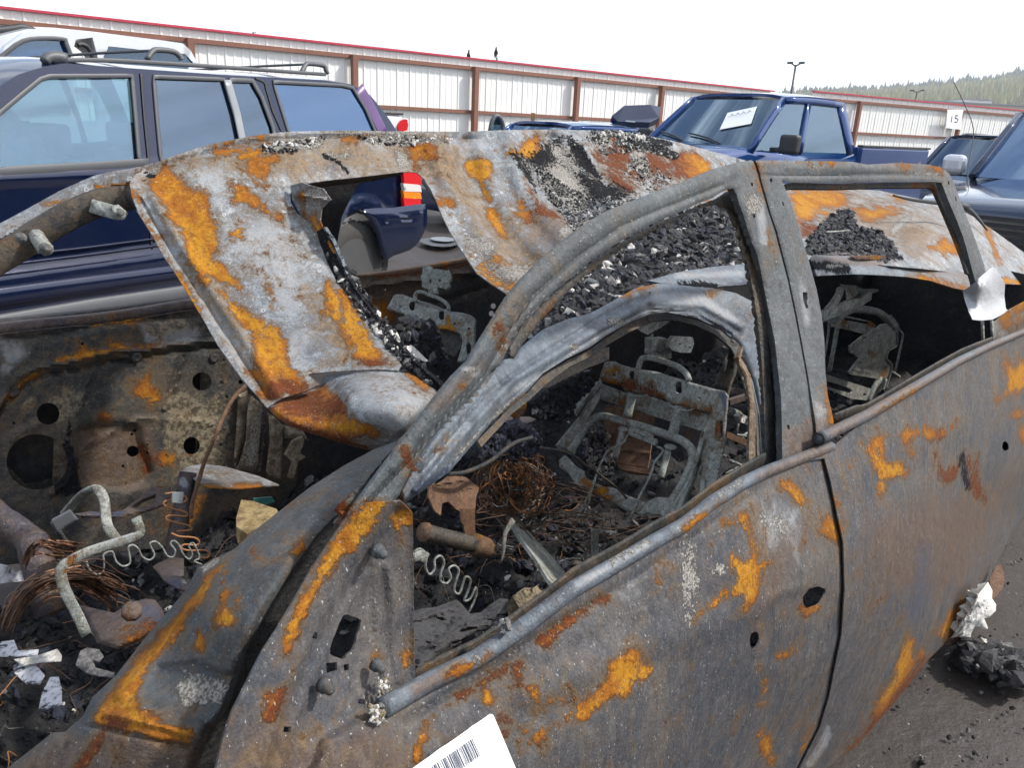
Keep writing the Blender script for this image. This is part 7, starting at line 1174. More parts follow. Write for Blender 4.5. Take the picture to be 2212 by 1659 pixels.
# charred foam lumps: bumpy rolls
def lumps(name, poly, srf, n, s0, s1, par, seed, mats=('char', 'charblue', 'ashgrey'), wts=(.75, .2, .05)):
    return scatter(name, poly, n, srf, s0, s1, list(mats), list(wts), par, seed, dv=(0, .02), flat=(.8, 1.2), pw=1.0)
FSf = Surf(CARF, .62)
sheet('charred_foam', smooth_poly(cS(-180, 560, 0, 440, 200, 330, 380, 260, 440, 300, 400, 420, 300, 500, 230, 600, 200, 700, 60, 740, -100, 720), 1), .68, M['char'], bed, step=6, th=.03, nz=[(.012, 25)])
lumps('foam_cells', cS(-160, 560, 0, 450, 200, 340, 370, 275, 430, 300, 390, 420, 290, 510, 220, 600, 190, 690, 60, 730, -100, 700), Surf(CARF, .655), 420, .005, .011, bed, 300)
lumps('foam_cells', cS(330, 860, 430, 750, 500, 800, 570, 960, 600, 1100, 560, 1230, 450, 1240, 330, 1150, 300, 1000), Surf(CARF, .74), 350, .006, .014, bed, 310)
lumps('foam_cells', cP(300, 1380, 400, 1230, 520, 1175, 620, 1190, 800, 1280, 950, 1330, 1040, 1560, 1100, 1800, 1280, 2100, 1100, 2100, 700, 1800, 450, 1560), Surf(CARF, .98), 520, .006, .017, bed, 320)
# passenger seat
PC = [(845, 650, 1.28), (1020, 700, 1.0), (930, 670, 1.15), (1010, 790, .95)]; PS = Surf(CARF, PC)
ps = sheet('passenger_seat', cP(230, 750, 290, 735, 400, 742, 520, 790, 640, 832, 750, 870, 900, 905, 1030, 960, 1160, 1015, 1230, 1000, 1300, 1060, 1500, 1080, 1640, 1120, 1720, 1170, 1755, 1230, 1745, 1500, 1735, 1750, 1690, 1960, 1560, 2030, 1400, 2000, 1460, 1800, 1500, 1600, 1450, 1480, 1300, 1430, 1200, 1400, 1050, 1400, 950, 1320, 800, 1250, 640, 1190, 560, 1170, 480, 1185, 410, 1115, 280, 1080, 160, 1040, 100, 1000, 150, 900, 190, 830), 0, M['seat'], car, surf=PS, step=3.5, th=.004, roll=(4, .012), nz=[(.002, 22)],
    holes=[smooth_poly(cP(520, 1010, 500, 950, 530, 880, 615, 860, 620, 950, 600, 1035, 560, 1045), 1), smooth_poly(cP(1055, 1160, 1060, 1080, 1090, 1045, 1160, 1040, 1155, 1200, 1100, 1220), 1), circ(824.3 + 340 / 8.587, 549.5 + 960 / 8.587, 2.5), circ(824.3 + 1350 / 8.587, 549.5 + 1285 / 8.587, 2.5), circ(824.3 + 1615 / 8.587, 549.5 + 1372 / 8.587, 3), cP(1560, 1680, 1620, 1620, 1660, 1700, 1650, 1820, 1580, 1860)],
    patches={'rust': [P_(*sum(cP(950, 1310, 1100, 1290, 1180, 1300, 1200, 1200, 1230, 1100, 1280, 1200, 1290, 1290, 1400, 1380, 1430, 1450, 1300, 1430, 1100, 1400), ()), w=5), S_(6, 990, 700, 985, 712)], 'ash': [S_(8, 850, 640, 870, 638, w=4), S_(7, 905, 655, 930, 662, 955, 668, w=4), P_(*sum(cP(1540, 1120, 1640, 1130, 1680, 1200, 1620, 1300, 1560, 1250), ()), w=5)], 'tone': []})
psb = lambda nm, pts, r, off=0.0, **k: sbar(nm, pts, r, off=off, par=ps, S__=PS, **k)
psb('headrest_tube', cP(645, 880, 620, 780, 660, 705, 760, 700, 900, 760, 1040, 805, 1170, 880, 1235, 960, 1245, 1020), 4.2, -.006)
sheet('latch_box', cP(760, 215, 800, 198, 880, 205, 940, 235, 960, 280, 960, 600, 900, 630, 880, 640, 745, 600, 750, 490, 725, 450, 728, 380, 755, 360), 0, M['seat'], ps, surf=PS, dv=-.01, step=4, th=.02, holes=[cP(890, 460, 925, 455, 925, 530, 890, 535)])
sheet('latch_box', cP(965, 285, 1000, 262, 1240, 305, 1285, 380, 1280, 460, 1245, 520, 1262, 590, 1200, 642, 1100, 615, 1030, 600, 1030, 720, 940, 735, 860, 700, 880, 600, 950, 590), 0, M['seat'], ps, surf=PS, dv=.002, step=4, th=.01, holes=[circ(824.3 + x / 8.587, 549.5 + y / 8.587, r_, n=8) for x, y, r_ in ((1180, 390, 1.6), (1232, 402, 1.6), (1158, 525, 1.4), (1210, 538, 1.4), (1080, 485, 3.4))], patches={'ash': []})
sheet('seat_back_lower', cP(900, 1330, 1050, 1400, 1300, 1440, 1450, 1490, 1480, 1700, 1350, 1900, 1150, 1800, 1050, 1600), 0, M['inner'], ps, surf=PS, dv=-.03, step=5, th=.004)
sheet('window_shard', c5(405, 625, 450, 575, 470, 590, 560, 680, 540, 685), .80, M['greytrim'], roofbed, step=4, th=.003)
# --- rear seat latch frame
RC = Surf(CARF, .58)
def rb(nm, pts, r, off=0.0, **k): return sbar(nm, pts, r, off=off, par=rl, S__=RC, **k)
rl = sheet('rear_seat_frame', cR(1190, 685, 1260, 690, 1300, 645, 1380, 630, 1440, 660, 1510, 680, 1530, 740, 1528, 930, 1490, 965, 1410, 1010, 1380, 1130, 1470, 1190, 1440, 1300, 1380, 1400, 1290, 1412, 1100, 1370, 870, 1340, 860, 1310, 930, 1210, 1010, 1115, 980, 1105, 930, 1050, 880, 1045, 865, 1000, 865, 945, 950, 880, 1090, 770), 0, M['seat'], car, surf=RC, step=3.5, th=.006, roll=(3, .004), holes=[circ(1700.2 + 1085 / 6.44, 601 + 832 / 6.44, 2.6, n=10), circ(1700.2 + 1018 / 6.44, 601 + 1178 / 6.44, 2.6, n=10), circ(1700.2 + 1323 / 6.44, 601 + 933 / 6.44, 1.5, n=8)],
    bumps=[('s', cR(1165, 850, 1155, 950, 1185, 1010, 1150, 1070, 1100, 1105), 4.5, .016), ('s', cR(1300, 780, 1320, 900, 1290, 1050, 1215, 1195), 4.5, .016), ('s', cR(940, 1270, 1040, 1290, 1170, 1310), 4, .014), ('s', cR(920, 960, 925, 962), 9, .008)], patches={'rust': [S_(6, 1905, 808, 1915, 806), E_(1888, 765, 4, 3)], 'ash': [E_(1861, 800, 5, 6, w=4)]})
rb('arch_tube', cR(640, 590, 740, 520, 830, 460, 920, 430, 1060, 435, 1250, 470, 1350, 530, 1430, 610, 1490, 690), 8.5, .012)
sheet('slotted_bar', cR(640, 530, 760, 500, 830, 520, 1170, 600, 1240, 660, 1090, 780, 720, 690, 630, 680), 0, M['seat'], rl, surf=RC, dv=-.02, step=4, th=.006, holes=[cR(795, 545, 1150, 608, 1140, 640, 800, 582), circ(1700.2 + 916 / 6.44, 601 + 690 / 6.44, 2.2, n=8)], patches={'rust': [E_(1820, 700, 5, 5), E_(1884, 698, 6, 4)]})
rb('drop_rod', cR(700, 690, 650, 960, 590, 1290), 4.6, .01); sheet('upper_bracket', cR(660, 520, 790, 490, 740, 690, 630, 670), 0, M['seat'], rl, surf=RC, dv=-.005, step=4, th=.006)
sheet('slotted_bar', cR(500, 1320, 800, 1420, 1190, 1545, 1120, 1700, 900, 1680, 540, 1530), 0, M['seat'], rl, surf=RC, dv=-.01, step=4, th=.006, holes=[smooth_poly(cR(545, 1435, 700, 1470, 890, 1540, 915, 1570, 890, 1600, 700, 1550, 545, 1505), 1), circ(1700.2 + 1080 / 6.44, 601 + 1620 / 6.44, 3.5, n=10)])
rb('leg', cR(1300, 1400, 1210, 1530, 1120, 1720), 7.5, .004, flat=4); rb('leg', cR(1370, 1400, 1330, 1540, 1270, 1720), 5, .01, flat=3)
rb('bent_wire', cR(1440, 520, 1530, 640, 1560, 720, 1610, 790, 1570, 1000, 1500, 1310), 2.4, -.004); rb('bent_wire', cR(1530, 730, 1525, 930, 1415, 1010, 1385, 1130, 1455, 1200, 1420, 1380, 1370, 1540), 2.2, -.008); rb('bent_wire', cR(1470, 1310, 1560, 1370), 3.2, -.004)
rb('side_wire', cR(580, 600, 575, 760, 540, 980, 520, 1100), 2.4, .02)

# --- front left: column, brackets, springs, wires
col = bar('steering_column', cL(-200, 460, -60, 600, 80, 700, 220, 800, 340, 890), [.92, .90, .86, .84, .80], 30, M['brown'], car, sm=3, patches={'pale': []})
bar('column_end', cL(300, 860, 330, 980, 380, 1150, 430, 1330, 470, 1520), [.80, .78, .76, .74, .72], 33, M['brown'], col, sm=3)
def strands(name, path, v, n, spread, mat, par, seed, r=.0011, wig=.0018):
    g = np.random.default_rng(seed); dt = []
    base = np.array([CARF.P(x, y, vv) for (x, y), vv in zip(path, v if isinstance(v, list) else [v] * len(path))])
    for _ in range(n):
        o = g.normal(size=3) * spread; P = base + o * np.linspace(g.uniform(.4, 1), g.uniform(.6, 1.6), len(base))[:, None] + g.normal(size=base.shape) * wig
        a, b = sorted(g.choice(len(base), 2, replace=False)) if g.random() < .3 and len(base) > 4 else (0, len(base) - 1)
        if b - a < 2: a, b = 0, len(base) - 1
        sweep('', P[a:b + 1], r * g.uniform(.6, 1.5), None, sm=3, n=4, dat=dt)
    o = joinlist(name, dt, mat, par); o['kind'] = 'stuff'; return o
wr = thing('copper_wires', 'bundle of frayed bare copper wires draped over the steering column', 'wires', tuple(CARF.P(60, 1280, .7)), 43)
strands('strand', cL(80, 1600, 180, 1430, 330, 1290, 480, 1200, 640, 1175, 800, 1200, 950, 1290, 1060, 1340), [.74, .72, .68, .66, .66, .68, .72, .76], 34, .006, M['copper'], wr, 3)
strands('strand', cL(240, 1040, 300, 930, 400, 870, 520, 900, 640, 910, 720, 930), [.74, .72, .70, .70, .72, .74], 16, .005, M['copper'], wr, 4)
strands('dark_strand', cL(80, 1600, 180, 1430, 330, 1290, 480, 1200, 640, 1175, 800, 1200, 950, 1290, 1060, 1340), [.74, .72, .68, .66, .66, .68, .72, .76], 26, .009, M['wire'], wr, 33)
strands('strand', cL(60, 1640, 110, 1520, 160, 1400, 260, 1300, 380, 1220), .71, 22, .007, M['wire'], wr, 5)
strands('strand', cL(640, 1140, 800, 1230, 950, 1270, 1080, 1350, 1130, 1480), .78, 14, .02, M['wire'], wr, 6)
lb = bar('bent_strap', cL(1262, 640, 1290, 720, 1300, 780, 1240, 815, 1050, 875, 850, 940, 700, 1005, 610, 1060, 565, 1120, 570, 1200, 600, 1300, 650, 1410, 720, 1540, 800, 1720), [.62, .62, .62, .61, .60, .58, .57, .56, .56, .56, .56, .56, .56, .56], 10.5, M['seat'], car, flat=4, sm=3, patches={'rust': [S_(14, 135, 1245, 140, 1225, 152, 1212, w=5), S_(10, 155, 1208, 172, 1198, 185, 1196, w=5)], 'tone': [E_(168, 1200, 20, 10)], 'pale': [S_(8, 200, 1180, 290, 1155, w=5)]})
bar('arch_strap', cL(600, 600, 660, 530, 740, 440, 810, 390, 880, 368, 940, 410, 970, 500, 980, 620, 1000, 720, 1060, 810, 1110, 870), [.95, .94, .92, .90, .88, .87, .86, .85, .84, .84, .84], 10, M['seat'], car, flat=4)
pd = sheet('pedal_pad', cL(465, 690, 480, 650, 650, 557, 732, 655, 600, 735, 570, 765, 530, 800, 500, 740), .80, M['trim'], car, step=4, th=.01, roll=(4, .006)); bar('pedal_arm', cL(545, 750, 590, 830, 650, 890, 690, 930), .80, 5, M['inner'], pd)
bar('brown_pipe', cL(1745, 215, 1725, 330, 1690, 560, 1640, 800, 1620, 980, 1600, 1160), [1.14, 1.13, 1.10, 1.05, 1.0, .95], 19, M['brown'], car, sm=3, patches={'pale': [E_(396, 1041, 12, 10, w=5)]})
rr_ = bar('rusty_strip', c4(1590, 838, 1510, 920, 1440, 1050, 1380, 1200, 1320, 1340, 1280, 1480, 1245, 1600, 1235, 1700), [1.22, 1.20, 1.16, 1.12, 1.08, 1.05, 1.02, 1.0], 4.5, M['rusty'], car, flat=2.0)
sheet('fallen_trim_leaf', smooth_poly(cL(1680, 200, 1750, 155, 1900, 138, 2100, 165, 2400, 250, 2590, 330, 2400, 350, 2200, 365, 2050, 358, 1900, 345, 1830, 300), 1), [(400, 1010, 1.2), (600, 1045, 1.05), (480, 1050, 1.05)], M['roof'], bed, step=5, th=.003, roll=(7, .01), patches={'rust': [S_(8, 430, 1048, 480, 1053, 520, 1052, 560, 1050, w=6)], 'brown': [S_(16, 440, 1040, 560, 1045, w=10)]})
sheet('forged_arm', cL(690, 600, 850, 575, 1000, 600, 1150, 560, 1300, 440, 1420, 345, 1585, 345, 1595, 430, 1520, 530, 1350, 590, 1150, 625, 1000, 625, 850, 640), [(160, 1110, .98), (370, 1055, 1.08), (270, 1110, .98)], M['brown'], car, step=5, th=.010, roll=(5, .010), holes=[cL(1190, 545, 1330, 460, 1450, 415, 1430, 500, 1350, 550)], patches={'blue': [P_(*sum(cL(850, 580, 1150, 560, 1150, 620, 850, 630), ()), w=8)], 'rust': [S_(8, 345, 1056, 370, 1060)], 'tone': [E_(360, 1060, 20, 20)]})
sp1 = thing('seat_spring', 'rusty zigzag seat spring hanging beside the brown pipe', 'spring', tuple(CARF.P(390, 1240, .85)), 43, group='zigzag seat springs in the wreck')
bar('spring_wire', cL(1530, 415, 1620, 405, 1725, 445, 1705, 492, 1570, 475, 1515, 500, 1560, 540, 1720, 585, 1725, 622, 1570, 615, 1540, 650, 1620, 678, 1760, 715, 1768, 750, 1640, 762), [.92] * 15, 1.9, M['rustwire'], sp1); bar('spring_wire', cL(1590, 780, 1660, 810, 1800, 822, 1850, 860, 1820, 892, 1710, 885, 1680, 920, 1760, 942, 1900, 938, 1945, 975, 1915, 1010, 1850, 1000), .84, 2.0, M['rustwire'], sp1)
sheet('clip', cL(1600, 405, 1705, 405, 1700, 450, 1690, 505, 1598, 495), .91, M['greytrim'], sp1, step=5, th=.004)
sp2 = thing('seat_spring', 'grey zigzag seat spring lying flat on the ash by the bent strap', 'spring', tuple(CARF.P(300, 1240, .78)), 43, group='zigzag seat springs in the wreck')
bar('spring_wire', cL(800, 1040, 825, 1110, 890, 1160, 955, 1140, 965, 1050, 960, 980, 1040, 950, 1075, 1040, 1140, 1088, 1205, 1060, 1200, 980, 1190, 910, 1235, 890, 1285, 930, 1320, 1000, 1390, 1030, 1432, 980, 1400, 910, 1395, 870, 1450, 860, 1510, 920, 1550, 990, 1605, 1000, 1625, 940, 1580, 880, 1610, 850, 1660, 890, 1700, 980, 1755, 1022, 1785, 970, 1750, 900, 1790, 870, 1825, 930, 1850, 1010, 1800, 1040, 1870, 1070), .80, 2.0, M['seat'], sp2)
sp3 = thing('seat_spring', 'pale zigzag spring curving on the ash inside the near front window', 'spring', tuple(CARF.P(960, 1260, .35)), 43, group='zigzag seat springs in the wreck')
bar('spring_wire', c8(465, 262, 505, 240, 548, 280, 540, 350, 565, 405, 600, 370, 600, 310, 638, 285, 662, 330, 640, 395, 640, 450, 682, 462, 705, 420, 690, 372, 725, 348, 757, 380, 735, 455, 728, 515, 760, 528, 785, 460, 800, 420, 832, 440, 815, 515, 792, 575, 832, 560, 866, 488, 868, 545, 820, 655), .36, 2.6, M['seat'], sp3)
sheet('hub_bracket', smooth_poly(cL(720, 1440, 900, 1485, 1060, 1520, 1200, 1430, 1350, 1388, 1440, 1400, 1500, 1480, 1540, 1570, 1480, 1680, 1300, 1780, 1100, 1860, 900, 1800, 830, 1659, 760, 1540), 1), [(200, 1320, .62), (350, 1330, .5), (270, 1380, .48), (310, 1300, .55)], M['brown'], car, step=6, th=.012, roll=(12, .02), nz=[(.004, 10)], bumps=[('s', cL(1180, 1480, 1225, 1520, 1270, 1500), 10, .015)], patches={'blue': [E_(320, 1330, 30, 30, w=20)], 'pale': []})
lathe('hub_bolt', CARF.P(284, 1324, .475), -CARF.v * .5 + np.array([0, 0, .8]), [(.013, 0), (.013, .008), (.009, .010), (.002, .011)], M['brown'], car, 8)
sheet('curved_plate', cL(1415, 1090, 1480, 1050, 1600, 1000, 1705, 1015, 1705, 1175, 1660, 1185, 1810, 1240, 1760, 1325, 1640, 1292, 1520, 1222, 1450, 1130), [(335, 1225, .78), (395, 1210, .78), (400, 1275, .62), (350, 1250, .7)], M['brown'], car, step=5, th=.005, roll=(5, .008), patches={'ash': [E_(398, 1258, 10, 6, w=5)], 'blue': [E_(380, 1260, 20, 12, w=10)]})
# loose things in the front
m_, nt_ = newmat('sooty_white_plastic'); b_ = NB(nt_); v_ = b_.obj(); n_ = b_.math('ADD', b_.noise(26, 7, .7, v_, .8), b_.math('MULTIPLY', b_.noise(160, 4, .6, v_), .25))
b_.out(b_.mix(b_.step(n_, .60, .72), b_.mix(b_.step(n_, .4, .6), (.72, .73, .78), (.52, .52, .55)), (.02, .02, .03)), .4, 0, b_.bump(b_.noise(60, 5, .6, v_), .003)); M['sooty'] = m_
def flake(label, name, pts, v, mat, k=0, par=None, z=None, cat='fragment', group=None, nz_=.006, th=.002):
    t = sheet(name, pts, v, M[mat] if isinstance(mat, str) else mat, None, step=5, th=th, nz=[(nz_, 18)]); tag(t, label, cat, group); return t
flake('battered gold coloured tin box lying on the ash beside the windshield post', 'tin_box', smooth_poly(D(521, 1080, 545, 1082, 598, 1100, 602, 1110, 560, 1140, 534, 1154, 511, 1138, 510, 1120), 1), [(521, 1080, .62), (598, 1100, .56), (534, 1154, .50)], 'tin', th=.03, cat='tin box')
GRP = 'white plaster flakes on the ash in front of the column'
flake('glossy white flake at the left edge, biggest of the pale fragments', 'plastic_flake', c7(-60, 850, 90, 830, 120, 900, 250, 890, 240, 930, 60, 935, -60, 925), ('z', .685), 'sooty', group=GRP)
flake('white jagged flake below the long bone-like strip', 'plastic_flake', c7(80, 1000, 130, 970, 200, 960, 250, 1010, 290, 1060, 260, 1110, 170, 1115, 90, 1040), ('z', .69), 'sooty', group=GRP)
flake('half blackened white shard standing on edge nearest the bottom', 'plastic_flake', c7(325, 1070, 380, 1068, 400, 1160, 400, 1240, 290, 1290, 245, 1300, 270, 1180, 300, 1120), ('z', .70), 'sooty', group=GRP)
flake('long pale strip lying across the ash like a bone', 'plastic_strip', c7(90, 955, 240, 930, 370, 888, 400, 930, 395, 962, 250, 970, 150, 990), ('z', .70), 'ash', group=GRP)
flake('grey curled flake at the foot of the bent strap', 'grey_flake', c7(490, 990, 520, 900, 560, 880, 640, 890, 672, 935, 640, 970, 600, 960, 620, 1010, 740, 1040, 740, 1070, 640, 1060, 560, 1040), ('z', .70), 'ashgrey')
flake('shiny white scrap in the shadow under the copper wires', 'plastic_scrap', cL(-60, 1060, 60, 1080, 130, 1120, 230, 1140, 310, 1180, 300, 1215, 180, 1230, 60, 1240, -60, 1260), .85, 'sooty')
flake('small white curved chip beside the purple bracket', 'plastic_chip', c7(580, 760, 600, 740, 620, 780, 600, 790), ('z', .7), 'ash'); flake('pale crescent chip right of the strap foot', 'plastic_chip', c7(770, 750, 810, 750, 840, 790, 840, 830, 820, 830, 800, 780), ('z', .7), 'ash')
flake('small teal scrap on the ash behind the tin box', 'teal_scrap', c4(1640, 1570, 1760, 1560, 1780, 1590, 1700, 1620, 1650, 1600), .75, plain('teal_plastic', (.03, .12, .10), .5), th=.002)
# centre of the cabin, seen through the near front window
tangle = thing('wire_tangle', 'tangled nest of thin rusty brown wires in the middle of the cabin', 'wires', tuple(CARF.P(1110, 1060, .5)), 43)
g = np.random.default_rng(9); dts = [[], [], []]
for k in range(230):
    a = g.uniform(0, 6.28); r0 = g.uniform(10, 62); cx, cy = 1108 + g.normal() * 18, 1045 + g.normal() * 22; ln = g.uniform(1.2, 4.5); m = 8; st = g.uniform(.8, 1.4)
    pts = [(cx + r0 * math.cos(a + ln * i / m) * g.uniform(.8, 1.2), cy + r0 * st * math.sin(a + ln * i / m) * g.uniform(.8, 1.15)) for i in range(m)]; v0 = .50 + g.normal() * .03
    P = [CARF.P(x, y, v0 + g.normal() * .010) for x, y in pts]; sweep('', P, g.choice([.0007, .0010, .0014]), None, sm=3, n=4, dat=dts[int(g.choice(3, p=[.45, .2, .35]))])
for d_, m__, nn in zip(dts, ('rustwire', 'seat', 'wire'), ('rusty_wire', 'grey_wire', 'dark_wire')): o = joinlist(nn, d_, M[m__], tangle); o['kind'] = 'stuff'
dt = []
for k in range(60):
    x0, y0 = g.uniform(1000, 1340), g.uniform(1020, 1180); P = [CARF.P(x0 + g.normal() * 30 * i / 2 + i * g.uniform(-6, 6), y0 + i * g.uniform(5, 16), .46 + g.normal() * .02) for i in range(5)]; sweep('', P, g.choice([.0006, .0010]), None, sm=3, n=4, dat=dt)
o = joinlist('loose_wire', dt, M['wire'], tangle); o['kind'] = 'stuff'
bar('cable', c5(690, 1412, 800, 1400, 950, 1335, 1060, 1250, 1130, 1205, 1230, 1175), .40, 5, M['inner'], tangle); bar('cable', c5(1280, 1240, 1450, 1270, 1560, 1340, 1700, 1440, 1800, 1520, 1880, 1620), .40, 2.6, M['inner'], tangle)
lumps('burnt_block', c5(860, 1230, 930, 1140, 1000, 1085, 1190, 1100, 1270, 1170, 1285, 1240, 1200, 1280, 1080, 1310, 900, 1290), Surf(CARF, .46), 520, .004, .011, bed, 330, mats=('charblue', 'char', 'ashgrey'), wts=(.6, .34, .06))
sheet('burnt_core', smooth_poly(c5(880, 1230, 940, 1150, 1010, 1100, 1190, 1110, 1260, 1180, 1270, 1235, 1100, 1300, 910, 1280), 1), .475, M['charblue'], bed, step=6, th=.03, nz=[(.01, 30)])
sheet('floor_bracket', c5(565, 1490, 620, 1470, 700, 1420, 800, 1430, 890, 1500, 870, 1560, 860, 1670, 800, 1670, 740, 1640, 690, 1590, 650, 1600, 640, 1680, 600, 1650, 560, 1560), [(930, 1050, .42), (1030, 1050, .46), (1000, 1110, .42)], M['rusty'], car, step=5, th=.003, nz=[(.004, 18)], bumps=[('s', c5(600, 1480, 800, 1450), 4, .01)])
sheet('rusty_plate', c5(1085, 925, 1205, 890, 1190, 1010, 1135, 1060, 1055, 1015), .60, M['rusty'], car, step=5, th=.003, nz=[(.004, 18)])
sheet('upright_strip', c8(765, -20, 862, -20, 862, 110, 870, 180, 800, 160, 790, 90, 770, 60), .42, M['rusty'], car, step=5, th=.004)
dc = bar('burnt_motor', c8(540, 135, 640, 160, 760, 190, 860, 215), [.40, .40, .39, .385], 19, M['inner'], bed, sm=2, patches={}); bar('motor_end', c8(850, 205, 905, 225, 935, 238), .385, 23, M['rusty'], dc, sm=2)
bar('motor_flange', c8(528, 130, 545, 134), .402, 22, M['rusty'], dc, sm=1)
bar('hanging_bracket', c8(1110, 50, 1060, 130, 1050, 200, 1048, 260, 1030, 330), .40, 7, M['seat'], bed, flat=2, sm=2, taper=(1.2, .3), patches={'rust': [S_(5, 1088, 1135, 1086, 1160)]})
ch = sheet('channel_bar', c8(1070, 20, 1140, 30, 1230, 150, 1390, 320, 1490, 460, 1475, 480, 1415, 530, 1330, 430, 1250, 300, 1150, 160, 1100, 80), [(1100, 1120, .46), (1220, 1270, .28), (1160, 1190, .38)], M['seat'], bed, step=4, th=.006, roll=(4, .006), bumps=[('s', c8(1120, 40, 1230, 200, 1350, 360, 1450, 500), 4, -.012)])
sheet('upright_strip', c8(1622, 110, 1664, 118, 1662, 385, 1624, 400), .30, M['seat'], bed, step=5, th=.004, patches={})
bar('thin_stick', c8(1560, 400, 1630, 280), .3, 1.6, M['seat'], bed); bar('side_bracket', c8(455, 300, 500, 280, 545, 300), .36, 12, M['seat'], bed, flat=4, sm=2)
t = sheet('foam_block', smooth_poly(c8(1080, 620, 1095, 570, 1130, 525, 1180, 490, 1230, 492, 1300, 512, 1400, 555, 1400, 620, 1200, 720, 1090, 700), 1), [(1100, 1310, .16), (1200, 1280, .14), (1150, 1270, .2)], M['foam'], None, step=4, th=.04, roll=(6, .02), nz=[(.004, 30)]); tag(t, 'tan scorched foam block wedged behind the near door beltline', 'foam block')
t = sheet('charred_cloth', smooth_poly(c8(440, 650, 520, 625, 600, 618, 680, 590, 740, 568, 770, 590, 830, 660, 900, 650, 960, 600, 1020, 560, 1075, 565, 1095, 640, 1060, 700, 980, 740, 850, 790, 700, 860, 600, 930, 500, 1010, 440, 1020), 1), [(895, 1320, .28), (1000, 1300, .30), (1100, 1300, .22), (900, 1430, .12), (1010, 1370, .16)], M['hide'], None, step=4, th=.01, roll=(10, .02), nz=[(.03, 8), (.012, 26), (.005, 60)], bumps=[('s', c8(480, 700, 640, 640, 760, 600), 9, .02), ('s', c8(600, 860, 760, 760, 940, 700, 1060, 600), 9, .02), ('s', c8(500, 900, 640, 800, 700, 720), 8, -.02)]); tag(t, 'grey charred crumpled cloth lying under the near front window', 'cloth')
g = np.random.default_rng(77); t = chunks('ash_clod', DS.P(np.full(16, 1089.), np.full(16, 1353.), .014) + g.normal(size=(16, 3)) * .0032, .002, .0055, ['ashgrey', 'ash'], [.5, .5], None, 401, kind=None); tag(t, 'single pale clod of ash resting on the near belt moulding', 'clod')
scatter('white_crumbs', c8(180, 1260, 270, 1250, 270, 1370, 190, 1360), 110, DS, .001, .0036, ['ashgrey', 'ash', 'foam'], [.4, .3, .3], bed, 420, dv=(.002, .006)); scatter('white_crumbs', c8(230, 1060, 300, 1040, 330, 1160, 240, 1180), 60, DS, .001, .003, ['ashgrey', 'ash', 'foam'], [.4, .3, .3], bed, 423, dv=(.002, .006))
# cabin floor, sills
box('floor_pan', CARF.loc(OFFU - 1.2, .03, .27), CARF.u * 5.2, CARF.v * 1.42, (0, 0, .03), M['darkin'], car)
# --- things on the ground to the right
M['chalk'] = plain('chalky_melt', (.62, .60, .56), .9, 0, .35, 30, bump=.01, bscale=70)
GS_ = Surf(CARF, [(2060, 1400, ('z', .04)), (2150, 1260, ('z', .10)), (2100, 1320, ('z', .22)), (2170, 1330, ('z', .05)), (2130, 1270, ('z', .24))])
t = sheet('melted_lump', smooth_poly(c9(1770, 780, 1800, 720, 1860, 640, 1920, 530, 1980, 455, 2008, 510, 2005, 560, 2032, 600, 2030, 640, 1990, 680, 1955, 690, 1980, 755, 1960, 765, 1900, 735, 1870, 790, 1865, 850, 1830, 840, 1780, 800), 0), 0, M['chalk'], None, surf=GS_, step=3, th=.03, roll=(12, .03), nz=[(.018, 14), (.012, 40), (.006, 90)]); tag(t, 'chalky white melted lump on the dirt beside the rear door edge', 'debris lump')
t = sheet('rusty_disc', smooth_poly(c9(1990, 440, 2030, 350, 2060, 335, 2085, 400, 2080, 480, 2030, 550, 2005, 560, 1995, 500), 1), ('z', .10), M['rusty'], None, step=4, th=.008, nz=[(.004, 20)]); tag(t, 'rust orange curved plate poking out above the white lump', 'metal scrap')
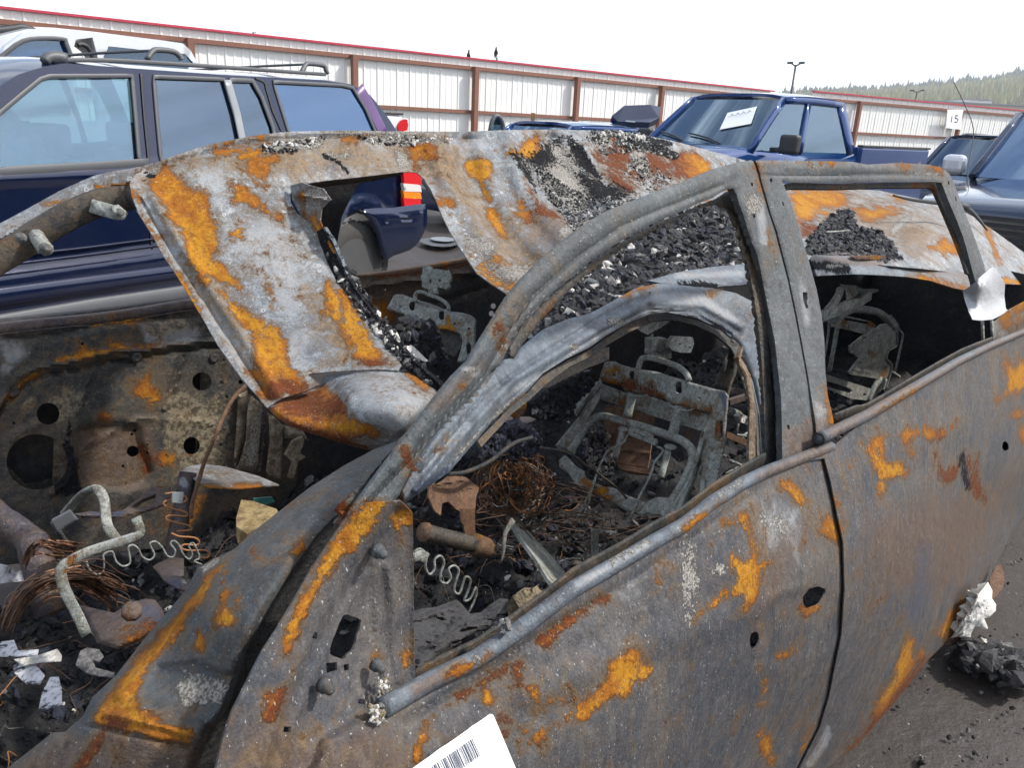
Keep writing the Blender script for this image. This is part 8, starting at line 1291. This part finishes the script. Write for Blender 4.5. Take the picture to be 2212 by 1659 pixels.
t = sheet('rusty_strip', c9(1690, 860, 1740, 820, 1790, 805, 1815, 830, 1780, 850, 1720, 862), ('z', .04), M['rusty'], None, step=4, th=.006); tag(t, 'short rusty strip under the white lump by the door edge', 'metal scrap')
q = inpoly(c9(1830, 860, 1900, 870, 2000, 900, 2090, 870, 2212, 990, 2240, 1060, 2150, 1100, 2060, 1050, 1950, 1000, 1900, 1010, 1840, 980), 420, 500); zt_ = .02 + .05 * np.random.default_rng(5).random(len(q)); r_ = rays(q[:, 0], q[:, 1]); Pg = CAM + ((zt_ - 1.5) / r_[:, 2])[:, None] * r_
t = chunks('burnt_clump', Pg, .006, .045, ['char', 'ashgrey', 'hide', 'ash'], [.5, .2, .25, .05], None, 501, kind=None); tag(t, 'burnt black and grey clump lying on the dirt at the right', 'debris lump')
g = np.random.default_rng(31); q = np.stack([g.uniform(1700, 2400, 1500), g.uniform(1050, 1900, 1500)], -1); r_ = rays(q[:, 0], q[:, 1]); Pg = CAM + ((.003 - 1.5) / r_[:, 2])[:, None] * r_
q2 = np.stack([g.uniform(-1, 9, 2500), g.uniform(4, 14, 2500), np.full(2500, .003)], -1)
t = chunks('gravel', np.vstack([Pg[:900], q2]), .0015, .009, ['soot', 'ashgrey', 'ash', 'hide'], [.45, .25, .06, .24], None, 502, pw=4); tag(t, 'loose dark grit scattered over the wet dirt lot', 'gravel', kind='stuff')
# ------------------------------------------------------------------ thin haze over the whole lot
m_, nt_ = newmat('haze_air'); b_ = NB(nt_); vs_ = b_.n('ShaderNodeVolumePrincipled'); vs_.inputs['Color'].default_value = (.9, .94, 1, 1); vs_.inputs['Density'].default_value = 0.00042; vs_.inputs['Anisotropy'].default_value = 0.3
o_ = b_.n('ShaderNodeOutputMaterial'); b_.l(vs_.outputs[0], o_.inputs['Volume'])
V, F_ = boxv((-1800, -600, -2.0), (3600, 0, 0), (0, 2620, 0), (0, 0, 172)); o = mk('haze', V, F_, m_, None, False, kind='stuff')
tag(o, 'thin pale haze hanging over the lot and the distant hill', 'haze')
